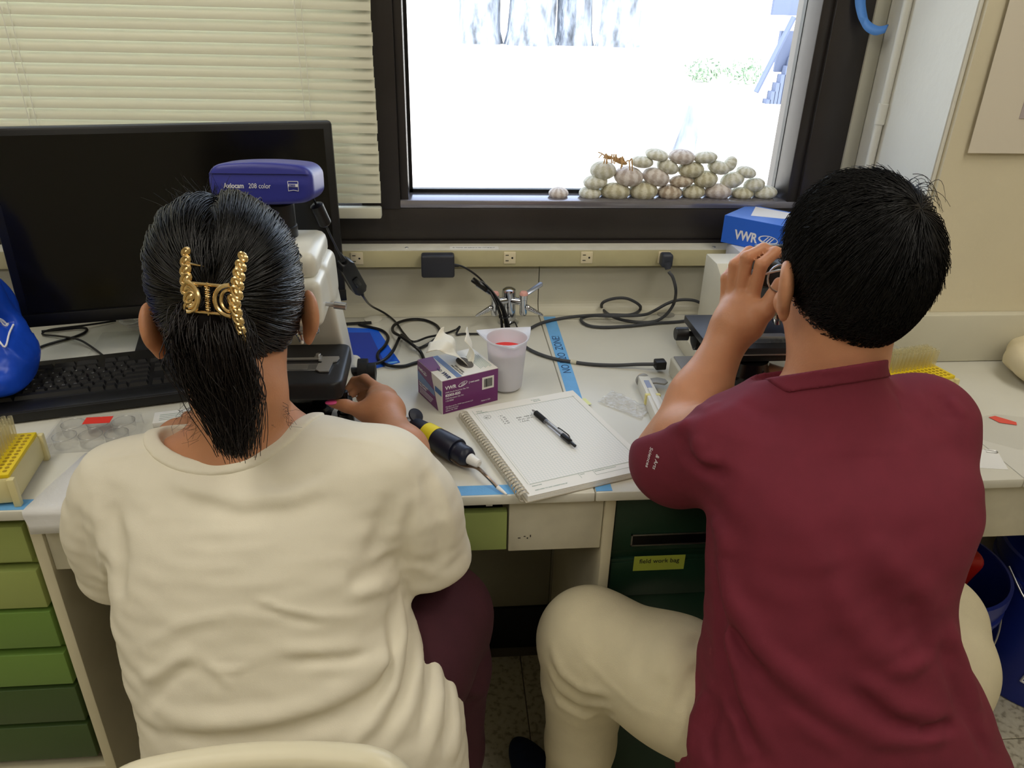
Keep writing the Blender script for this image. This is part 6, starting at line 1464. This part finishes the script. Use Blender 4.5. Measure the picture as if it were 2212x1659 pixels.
# thick grey cord: wall plug, loops, inlet plug
PC = thing('equipment_cable', 'thick grey power cord looping over the bench from the wall outlet to the beige microscope', 'power cord', (.4, 1.5, .76))
M_GC = mat('grey cord rubber', (62, 64, 68), .5)
MB().rbox((.490, 1.592, .888), (.516, 1.6195, .919), .006, 3).along([(.010, 0), (.0065, .014)], (.503, 1.598, .898), (.507, 1.588, .880), 14).build('wall_plug', mat('plug rubber', (52, 56, 66), .45), PC)
MB().tube(spline([(.507, 1.589, .881), (0.5159, 1.58, 0.8689), (0.5255, 1.578, 0.8378), (0.5423, 1.636, 0.783), (0.509, 1.594, 0.77), (0.4737, 1.577, 0.7645), (0.4275, 1.583, 0.765), (0.3912, 1.588, 0.7735), (0.3801, 1.659, 0.765), (0.3735, 1.636, 0.7904), (0.3989, 1.636, 0.8005), (0.4308, 1.636, 0.8002), (0.4611, 1.636, 0.7838), (0.4656, 1.647, 0.7655), (0.4309, 1.601, 0.7735), (0.3845, 1.603, 0.7735), (0.3261, 1.607, 0.77), (0.2772, 1.609, 0.764), (0.2266, 1.583, 0.764), (0.192, 1.546, 0.764), (0.1701, 1.504, 0.764), (0.1716, 1.459, 0.764), (0.1927, 1.421, 0.764), (0.2272, 1.39, 0.764), (0.2637, 1.373, 0.764), (0.2995, 1.361, 0.764), (0.3465, 1.351, 0.766), (0.3893, 1.345, 0.77), (0.4192, 1.332, 0.776)], 7), .0036, 8).build('cord', M_GC, PC)
MB().tube(spline([(0.6356, 1.653, 0.765), (0.6175, 1.636, 0.7822), (0.5912, 1.636, 0.7941), (0.5553, 1.636, 0.7956), (0.5274, 1.636, 0.7866), (0.4932, 1.623, 0.7735), (0.4562, 1.579, 0.782), (0.3915, 1.573, 0.782), (0.3471, 1.589, 0.777), (0.3245, 1.609, 0.765), (0.3166, 1.587, 0.7645), (0.3308, 1.56, 0.7645), (0.365, 1.551, 0.7645), (0.4215, 1.557, 0.7645), (0.4873, 1.571, 0.7645), (0.5529, 1.581, 0.7645), (0.6055, 1.605, 0.7645), (0.6334, 1.629, 0.765)], 7), .0036, 8).build('cord_slack', M_GC, PC)
MB().rbox((-.002, -.0105, -.009), (.020, .0105, .009), .003, 2, frame((0.4204, 1.329, 0.777), (1, .06, 0), (0, 0, 1))).build('inlet_plug', M_BLACK, PC)
MB().along([(.0045, 0), (.0045, .012)], (0.2584, 1.376, 0.764), (0.2734, 1.369, 0.764), 12).build('paper_tag', mat('cream tag', (206, 200, 176), .7), PC)
# ------------------------------------------------------------------ blue box on a white box behind the column
WBX = thing('cardboard_box', 'white cardboard box behind the beige microscope column, under the blue box', 'box', (.70, 1.545, .76))
MB().rbox((.640, 1.49, .761), (.84, 1.612, .944), .002).build('carton', mat('pale box board', (214, 216, 226), .6), WBX)
BB = thing('blue_carton', 'bright blue box with a white leaf logo beside the maroon-shirted person\'s head', 'box', (.622, 1.604, .945), math.radians(46))
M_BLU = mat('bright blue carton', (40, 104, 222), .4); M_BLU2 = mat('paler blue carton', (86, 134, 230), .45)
MB().box((0, -.20, 0), (.13, 0, .060)).build('carton', M_BLU, BB, world=False)
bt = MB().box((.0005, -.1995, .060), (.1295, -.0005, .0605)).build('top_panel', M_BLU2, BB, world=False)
MB().prism([(.035, -.045), (.12, -.02), (.12, -.12), (.06, -.11)], .0605, .0609).build('top_label', M_WPRINT, bt, world=False)
Mb = Matrix(((0, 0, -1, -.0006), (-1, 0, 0, -.030), (0, 1, 0, .014), (0, 0, 0, 1)))
text('lettering', 'VWR', .028, Mb, M_WPRINT, BB, world=False, bold=.0010, sx=.8)
leaf(BB, Matrix(((0, 0, -1, -.0007), (-1, 0, 0, -.105), (0, 1, 0, .025), (0, 0, 0, 1))), .022, M_WPRINT)
# ------------------------------------------------------------------ right end of the bench
tip_rack('yellow pipette tip rack beyond the maroon-shirted person\'s right shoulder', (.885, 1.212, .76), math.radians(14), {(i, j) for i in range(12) for j in range(4, 8)}, set())
CT = thing('clear_tub', 'clear plastic tub between the maroon-shirted person\'s neck and the yellow tip rack', 'tub', (.855, 1.315, .76), math.radians(12))
sk = [(-.05, -.036), (.05, -.036), (.05, .036), (-.05, .036)]
MB().add([(x, y, .001) for x, y in sk]+[(x*1.1, y*1.1, .052) for x, y in sk], [(i, (i+1) % 4, 4+(i+1) % 4, 4+i) for i in range(4)]).build('tub', M_CLEAR, CT, world=False)
MB().tube([(x*1.1, y*1.1, .052) for x, y in sk], .0012, 6, True).build('rim', M_CLEAR, CT, world=False)
M_CLOTH = mat('crumpled cream paper', (222, 210, 176), .8, var=.03, vscale=14)
def crump(P):
    x, y, z = P[:, 0], P[:, 1], P[:, 2]
    d = s_ell(P, (1.24, 1.235, .80), (.135, .115, .055)); d = smin(d, s_ell(P, (1.30, 1.20, .82), (.15, .10, .06)), .04)
    tri = lambda v: np.abs((v % 2.0)-1.0)                       # folded-paper creases
    d -= .020*tri(x*9+y*7+.6*np.sin(y*17))+.016*tri(y*13-x*8+z*10+.3)+.010*tri(x*21+z*19-y*9)+.006*tri(y*31+x*23+z*15)-.024
    return smax(d, .7605-z, .004)
tag(implicit('paper_bag', crump, (1.04, 1.04, .75), (1.52, 1.352, .95), .006, M_CLOTH, None), 'crumpled cream paper bag at the right end of the bench', 'bag')
FB = thing('sample_bag', 'flat clear plastic bag with a red label at the right end of the bench', 'plastic bag', (1.03, 1.07, .76))
MB().add([(.915, 1.105, .7608), (1.005, 1.130, .7612), (1.16, 1.085, .7608), (1.12, 1.02, .7612), (.965, 1.010, .7608), (.90, 1.06, .7610)], [(0, 5, 4, 3, 2, 1)]).build('film', M_FILM, FB)
MB().prism([(.985, 1.118), (1.000, 1.122), (1.024, 1.098), (1.018, 1.088), (.992, 1.098)], .7613, .7617).build('red_label', mat('red label', (226, 88, 74), .6), FB)
tag(MB().prism([(.84, .962), (.905, .952), (.925, 1.008), (.87, 1.02)], .7601, .7607).build('index_card', M_PAPER), 'white card at the bench front beside the maroon-shirted person\'s right sleeve', 'card')
MB().tube(spline([(.905, 1.012, .7613), (.921, 1.006, .7613), (.918, 1.000, .7613), (.903, 1.005, .7613)], 5), .0011, 6).build('metal_clip', M_STEEL)
tag(bpy.data.objects['metal_clip'], 'tiny metal clip lying at the top edge of the white card', 'clip')
# ------------------------------------------------------------------ buckets under the bench, right
M_BKT = mat('blue bucket plastic', (24, 42, 132), .35, var=.04, vscale=8); M_RED = mat('red plastic', (186, 34, 28), .4, var=.06, vscale=10)
def bucket(label, x, y):
    T = thing('bucket', label, 'bucket', (x, y, .003))
    MB().lathe([(.001, .0), (.132, .0), (.136, .004), (.150, .30), (.156, .302), (.156, .312), (.151, .314), (.151, .335), (.157, .337), (.157, .365), (.150, .367), (.147, .362), (.132, .008), (.001, .006)], 48, None, False).build('pail', M_BKT, T, world=False)
    MB().tube(spline([(.157*math.cos(a), .157*math.sin(a)*.98-.0, .335-.075*math.sin(a*1.0)) if False else (.160*math.cos(a), -.160*math.sin(a), .33-.12*math.sin(a)) for a in np.linspace(0, math.pi, 9)], 4), .0022, 8).build('bail_handle', M_STEEL, T, world=False)
    return T
B1 = bucket('blue bucket with red plastic inside, half hidden behind the maroon-shirted person\'s right leg', 1.03, 1.19)
def redthing(P): 
    q = P-V3((1.02, 1.19, .25)); return smax(s_box(q, (-.01, 0, .05), (.085, .05, .125), .02, np.array(Matrix.Rotation(.25, 3, 'Y')))-.004*np.sin(q[:, 0]*40+q[:, 2]*25), -.2-q[:, 2], .01)
tag(implicit('red_plastic_bag', redthing, (.88, 1.10, .08), (1.18, 1.28, .50), .006, M_RED, None, relax=1), 'red plastic bag stuffed in the blue bucket behind the maroon-shirted person\'s leg', 'plastic bag')
B2 = bucket('blue bucket with a white outlined letter L at the right edge', 1.39, 1.20)
def onb(u, z): a = math.radians(-90)+u/.143; r = .1375+.0475*z; return (r*math.cos(a), r*math.sin(a), z)
lg = MB()
ol = [(-.125, .075), (-.100, .195), (-.062, .195), (-.052, .222), (.052, .222), (.062, .195), (.125, .195), (.125, .060), (.0, .050)]
pts = []
for i in range(len(ol)):
    (u0, z0), (u1, z1) = ol[i], ol[(i+1) % len(ol)]
    for k in range(8): pts.append(onb(u0+(u1-u0)*k/8, z0+(z1-z0)*k/8))
lg.tube(pts, .0035, 6, True); lg.build('logo_outline', M_WPRINT, B2, world=False)
def patch(name, quad):
    vs = []; fs = []; n = 6
    for i in range(n+1):
        for j in range(n+1):
            s_, t = i/n, j/n; u = (quad[0][0]*(1-s_)+quad[1][0]*s_)*(1-t)+(quad[3][0]*(1-s_)+quad[2][0]*s_)*t; z = (quad[0][1]*(1-s_)+quad[1][1]*s_)*(1-t)+(quad[3][1]*(1-s_)+quad[2][1]*s_)*t
            p = onb(u, z); vs.append((p[0]*1.006, p[1]*1.006, p[2]))
    for i in range(n):
        for j in range(n): a0 = i*(n+1)+j; fs.append((a0, a0+1, a0+n+2, a0+n+1))
    return vs, fs
b = MB(); v, f = patch('l', [(-.088, .085), (-.068, .083), (-.054, .175), (-.074, .176)]); b.add(v, f); v, f = patch('l', [(-.088, .085), (-.034, .078), (-.031, .098), (-.085, .104)]); b.add(v, f)
b.build('logo_letter', M_WPRINT, B2, world=False)
# ------------------------------------------------------------------ wall pieces on the right
PI_ = thing('wall_pipe', 'cream painted conduit running down the white column', 'pipe', (.922, 1.60, .87))
MB().cyl((.922, 1.592, 1.225), (.922, 1.592, 2.74), .0085, n=16).build('upper_run', M_WHITEP, PI_)
MB().cyl((.920, 1.592, .87), (.920, 1.592, 1.225), .0085, n=16).build('lower_run', M_WHITEP, PI_)
MB().cyl((.921, 1.592, 1.20), (.921, 1.592, 1.242), .0105, n=16).build('coupling', M_WHITEP, PI_)
PO = thing('wall_poster', 'white paper sheet with a mauve picture pinned on the cream wall', 'poster', (1.3, 1.37, 1.4))
MB().add([(.975, 1.366, 1.183), (1.85, 1.372, 1.183), (1.85, 1.372, 1.95), (.966, 1.369, 1.95)], [(0, 1, 2, 3)]).add([(.975, 1.3668, 1.183), (1.85, 1.3728, 1.183), (1.85, 1.3728, 1.95), (.966, 1.3698, 1.95)], [(3, 2, 1, 0)]).build('sheet', mat('poster paper', (222, 214, 198), .7), PO)
MB().box((1.055, 1.3655, 1.245), (1.78, 1.3665, 1.9)).build('picture', mat('mauve grey print', (176, 166, 168), .7, var=.15, vscale=3), PO)
MB().prism([(1.075, 1.246), (1.095, 1.252), (1.13, 1.32), (1.115, 1.325)], -.0004, .0004, Matrix(((1, 0, 0, 0), (0, 0, -1, 1.3652), (0, 1, 0, 0), (0, 0, 0, 1)))).build('pink_stroke', mat('pink print', (206, 150, 176), .7), PO)
tp = []; tf = []
cur = spline([(.858, 1.660, 1.50), (.856, 1.658, 1.44), (.864, 1.650, 1.405), (.874, 1.640, 1.386), (.892, 1.632, 1.377), (.912, 1.630, 1.381)], 6)
for i, p in enumerate(cur):
    t = i/(len(cur)-1); wv = .0125*(1-.25*t); d = Vector((1, .2*t, .0)) if t < .5 else Vector((.35, .3, .75)); d.normalize(); tp += [tuple(p-d*wv), tuple(p+d*wv)]
for i in range(len(cur)-1): tf.append((2*i, 2*i+1, 2*i+3, 2*i+2))
to = MB().add(tp, tf, None, True).build('loose_tape', mat('bright blue tape', (88, 148, 232), .5)); to.modifiers.new('thick', 'SOLIDIFY').thickness = .0004
tag(to, 'curled strip of blue tape hanging off the window frame at the top', 'tape')
# ------------------------------------------------------------------ sea urchin shells stacked on the sill
def urchin_mesh(seed):
    r_ = random.Random(seed); n = 40; m_ = 14; vs = []; fs = []
    for i in range(m_+1):
        t = math.pi*i/m_; z = -math.cos(t); rr_ = math.sin(t)
        for k in range(n):
            a = 2*math.pi*k/n; rib = 1+.012*math.cos(5*a)*rr_+.006*math.cos(20*a)*rr_*rr_; q = max(rr_*rib, .02)
            vs.append((q*math.cos(a), q*math.sin(a), z*(1-.10*math.exp(-(rr_/.22)**2))))
    for i in range(m_):
        for k in range(n): fs.append((i*n+k, i*n+(k+1) % n, (i+1)*n+(k+1) % n, (i+1)*n+k))
    return MB().add(vs, fs, None, True).mesh('urchin_shell')
def urchin_mat(name, c1, c2):
    M = bpy.data.materials.new(name); M.use_nodes = True; N = M.node_tree.nodes; L = M.node_tree.links; p = N['Principled BSDF']; p.inputs['Roughness'].default_value = .65
    tc = N.new('ShaderNodeTexCoord'); sp = N.new('ShaderNodeSeparateXYZ'); L.new(tc.outputs['Object'], sp.inputs[0])
    at = N.new('ShaderNodeMath'); at.operation = 'ARCTAN2'; L.new(sp.outputs['Y'], at.inputs[0]); L.new(sp.outputs['X'], at.inputs[1])
    mu = N.new('ShaderNodeMath'); mu.operation = 'MULTIPLY'; mu.inputs[1].default_value = 10; L.new(at.outputs[0], mu.inputs[0])
    si = N.new('ShaderNodeMath'); si.operation = 'SINE'; L.new(mu.outputs[0], si.inputs[0])
    no = N.new('ShaderNodeTexNoise'); no.inputs['Scale'].default_value = 2.2; no.inputs['Detail'].default_value = 5; L.new(tc.outputs['Object'], no.inputs['Vector'])
    ad = N.new('ShaderNodeMath'); ad.operation = 'MULTIPLY_ADD'; ad.inputs[1].default_value = .16; L.new(si.outputs[0], ad.inputs[0]); L.new(no.outputs['Fac'], ad.inputs[2])
    r = N.new('ShaderNodeValToRGB'); r.color_ramp.elements[0].position = .36; r.color_ramp.elements[0].color = rgb(*c2); r.color_ramp.elements[1].position = .62; r.color_ramp.elements[1].color = rgb(*c1); L.new(ad.outputs[0], r.inputs['Fac']); L.new(r.outputs['Color'], p.inputs['Base Color'])
    vo = N.new('ShaderNodeTexVoronoi'); vo.inputs['Scale'].default_value = 14; L.new(tc.outputs['Object'], vo.inputs['Vector']); bp = N.new('ShaderNodeBump'); bp.inputs['Strength'].default_value = .35; bp.inputs['Distance'].default_value = .03; L.new(vo.outputs['Distance'], bp.inputs['Height']); L.new(bp.outputs['Normal'], p.inputs['Normal'])
    return M
UM = [urchin_mat('green white shell', (242, 242, 232), (212, 210, 188)), urchin_mat('olive shell', (230, 227, 206), (196, 189, 156)), urchin_mat('mauve shell', (240, 233, 230), (204, 190, 182)), urchin_mat('brown shell', (228, 218, 202), (184, 164, 142))]
UME = []
for k in range(4): me = urchin_mesh(k); me.materials.append(UM[k]); UME.append(me)
# rows as they lie: zoom x, zoom y, width, height, tilt, look, description
UR = [(183, 463, 163, 95, 0, 2, 'small mauve-streaked sea urchin shell lying alone left of the stack'),
      (452, 460, 175, 105, 0, 0, 'pale green sea urchin shell, leftmost of the bottom row of the stack'), (668, 447, 235, 140, 0, 1, 'large olive sea urchin shell, second in the bottom row of the stack'), (907, 440, 232, 150, 0, 1, 'large olive-grey sea urchin shell, third in the bottom row of the stack'),
      (1132, 452, 205, 118, 0, 3, 'brown-streaked sea urchin shell, fourth in the bottom row of the stack'), (1333, 452, 190, 115, 0, 1, 'olive-ribbed sea urchin shell, fifth in the bottom row of the stack'), (1542, 447, 220, 130, 0, 2, 'large pinkish sea urchin shell, sixth in the bottom row of the stack'),
      (1750, 463, 185, 95, 0, 1, 'flat olive sea urchin shell, second from the right in the bottom row'), (1945, 458, 190, 105, -4, 0, 'pale green sea urchin shell at the right end of the bottom row'),
      (497, 368, 190, 105, 6, 0, 'half-mauve sea urchin shell, leftmost in the second row'), (780, 318, 240, 150, 0, 2, 'large mauve-streaked sea urchin shell under the right half of the dried crab'), (1015, 323, 220, 140, -14, 2, 'tilted mauve sea urchin shell in the middle of the second row'),
      (1233, 358, 190, 95, -4, 3, 'flat tan sea urchin shell in the second row under a greenish one'), (1434, 342, 200, 125, 3, 1, 'round olive sea urchin shell, right of the flat tan one'), (1665, 352, 190, 125, -16, 0, 'tilted pale sea urchin shell at the right of the second row'),
      (1853, 388, 168, 105, -8, 0, 'pale sea urchin shell carrying the small outermost one on the right'),
      (563, 268, 205, 140, 0, 0, 'white sea urchin shell under the left half of the dried crab'), (1115, 238, 180, 110, -18, 0, 'tilted greenish sea urchin shell in the third row, below two small ones'), (1313, 263, 205, 120, 3, 1, 'olive-ribbed sea urchin shell in the third row below the pink topmost one'),
      (1550, 243, 180, 105, -12, 0, 'pale sea urchin shell in the third row leaning right'), (1785, 285, 160, 88, -10, 0, 'small pale sea urchin shell perched at the right end of the stack'),
      (895, 198, 180, 92, -4, 0, 'small white sea urchin shell just right of the dried crab'), (1235, 153, 205, 115, -3, 2, 'large pink sea urchin shell on top of the stack'), (1437, 160, 185, 95, -4, 0, 'white-green sea urchin shell on top, right of the pink one'),
      (1648, 215, 125, 95, -62, 0, 'small sea urchin shell standing on edge near the right of the stack'), (1022, 137, 185, 85, -8, 0, 'flat white sea urchin shell on top, left of the pink one')]
URP = [(0.2687, 1.718, 1.025), (0.3413, 1.718, 1.026), (0.3997, 1.718, 1.03), (0.4648, 1.718, 1.032), (0.527, 1.718, 1.029), (0.5827, 1.718, 1.03), (0.6406, 1.718, 1.031), (0.6996, 1.718, 1.027), (0.7543, 1.718, 1.029), (0.3517, 1.718, 1.051), (0.427, 1.718, 1.064), (0.4909, 1.718, 1.063), (0.5517, 1.718, 1.054), (0.6065, 1.718, 1.059), (0.6709, 1.718, 1.057), (0.725, 1.718, 1.047), (0.3674, 1.718, 1.077), (0.5156, 1.718, 1.086), (0.5704, 1.718, 1.08), (0.6346, 1.718, 1.085), (0.7013, 1.718, 1.075), (0.4549, 1.718, 1.096), (0.5454, 1.718, 1.108), (0.6005, 1.718, 1.107), (0.6604, 1.718, 1.093), (0.4874, 1.718, 1.112)]
for (zx, zy, wz, hz, tl, lk, lab), pos in zip(UR, URP):
    o = bpy.data.objects.new('urchin_shell', UME[lk]); COL.objects.link(o)
    s_ = .292/1000
    o.location = pos; o.scale = (wz*s_*.5, wz*s_*.48, hz*s_*.5); o.rotation_euler = (random.uniform(-.05, .12), math.radians(-tl), random.uniform(0, 6.28) if abs(tl) < 1 else random.choice((0, math.pi))); tag(o, lab, 'sea urchin', 'sea urchin shells on the window sill')
    if abs(tl) < 1: pass
# dried crab on the two left shells
DC = thing('dried_crab', 'small tan dried crab lying across two shells at the left of the stack', 'crab', (0.3879, 1.7, 1.097))
M_CRAB = mat('tan crab shell', (196, 158, 110), .6, var=.12, vscale=80)
c0 = Vector((0.3879, 1.7, 1.097))
MB().ball(c0+Vector((.012, 0, .004)), (.019, .009, .006), 14, Matrix.Rotation(.35, 4, 'Y')).build('carapace', M_CRAB, DC)
MB().ball(c0+Vector((-.014, -.001, .012)), (.010, .007, .0045), 12, Matrix.Rotation(.1, 4, 'Y')).build('thorax', M_CRAB, DC)
rr = random.Random(6)
for k in range(11):
    x = -.030+k*.0068; b0 = c0+Vector((x*.85, -.003, .011-.22*max(0, x))); dx = rr.uniform(-.014, .010); up_ = rr.uniform(-.004, .010)
    MB().tube(spline([b0, b0+Vector((dx*.6, -.010, up_+.003)), b0+Vector((dx, -.016, up_*.2-.010-.2*max(0, x)))], 4), .0015, 6).build('leg', M_CRAB, DC)
for sx in (-1, 1): MB().tube(spline([c0+Vector((-.022, -.001, .014)), c0+Vector((-.030, -.003+.004*sx, .020)), c0+Vector((-.038, -.003+.006*sx, .017+.005*sx))], 4), .0012, 6).build('feeler', M_CRAB, DC)
# ------------------------------------------------------------------ outside: tree trunks, shrubs, post, small shelter
M_BARK = mat('pale furrowed bark', (120, 128, 140), .95, var=.75, vscale=2.6, stretch=(1, 1, .4), detail=6, bump=.8, bscale=4, bdist=.2)
for i, (x, y, r_, lean, lab) in enumerate(((1.75, 34, .80, .0, 'broad pale tree trunk outside, leftmost in the window'), (3.75, 33.6, .90, .05, 'broad pale tree trunk outside, second from the left'), (5.65, 34.2, .70, -.04, 'pale tree trunk outside, third from the left'), (7.45, 34, .80, .03, 'pale tree trunk outside, right of the group'))):
    T = thing('tree', lab, 'tree', (x, y, -.3), group='tree trunks outside the window'); vs = []
    prof = [(r_*1.15, 0), (r_*1.02, .5), (r_*.98, 2), (r_*.95, 5), (r_*.85, 9)]
    b = MB(); n = 28; vs = []; fs = []
    for j, (rr_, z) in enumerate(prof):
        for k in range(n): a = 2*math.pi*k/n; q = rr_*(1+.07*math.sin(5*a+i)+.04*math.sin(11*a+z)); vs.append((q*math.cos(a)+lean*z, q*math.sin(a), z))
    for j in range(len(prof)-1):
        for k in range(n): fs.append((j*n+k, j*n+(k+1) % n, (j+1)*n+(k+1) % n, (j+1)*n+k))
    b.add(vs, fs, None, True).build('trunk', M_BARK, T, world=False)
PS = thing('tree', 'slim pale tree trunk outside above the urchin stack', 'tree', (2.95, 9.28, -.3), group='tree trunks outside the window')
b = MB(); vs = []; fs = []; n = 18
for j, (rr_, z) in enumerate(((.15, 0), (.115, .25), (.09, .42), (.07, .55), (.05, .63), (.01, .66))):
    for k in range(n): a = 2*math.pi*k/n; q = rr_*(1+.12*math.sin(3*a+z*4)); vs.append((q*math.cos(a)+.05*math.sin(z*3), q*math.sin(a), z))
for j in range(5):
    for k in range(n): fs.append((j*n+k, j*n+(k+1) % n, (j+1)*n+(k+1) % n, (j+1)*n+k))
b.add(vs, fs, None, True).build('stump', M_BARK, PS, world=False); PS['label'] = 'pale weathered stump outside, seen just above the urchin stack'; PS['category'] = 'stump'; del PS['group']
M_SHR = mat('dusty shrub leaves', (150, 172, 150), .9, var=.4, vscale=9)
for i, (x, y, s_, lab) in enumerate(((6.35, 19.1, .50, 'pale shrub outside, left of the pair in the window'), (7.25, 18.8, .55, 'pale shrub outside, right of the pair in the window'))):
    r_ = np.random.RandomState(i); vs = []; fs = []
    for k in range(260):
        u = r_.normal(size=3); u /= np.linalg.norm(u); p = np.array([x, y, -.3+s_*.55])+u*np.array([s_, s_*.7, s_*.55])*r_.uniform(.6, 1); t1 = r_.normal(size=3); t1 /= np.linalg.norm(t1); t2 = np.cross(t1, u); L_ = .09
        n0 = len(vs); vs += [tuple(p-t1*L_), tuple(p-t2*L_*.4), tuple(p+t1*L_), tuple(p+t2*L_*.4)]; fs.append((n0, n0+1, n0+2, n0+3))
    tag(MB().add(vs, fs).build('shrub', M_SHR), lab, 'shrub', 'shrubs outside the window')
SH = thing('outdoor_stairs', 'grey-blue outdoor stair with a sloping rail at the right of the window', 'stairs', (6.7, 15, -.3))
M_SH = mat('blue grey panel', (84, 94, 118), .8)
MB().box((6.22, 15.2, 1.24), (7.4, 15.3, 3.2)).build('upper_panel', M_SH, SH)
MB().box((6.45, 15.2, .26), (7.4, 15.3, .98)).build('lower_panel', M_SH, SH)
MB().cyl((6.10, 15.1, -.10), (6.60, 15.1, 1.22), .055, n=8).build('rail', M_SH, SH)
for k in range(8): MB().box((6.30+k*.07, 15.0, -.3), (6.38+k*.07, 15.2, -.22+k*.15)).build('step', M_SH, SH)
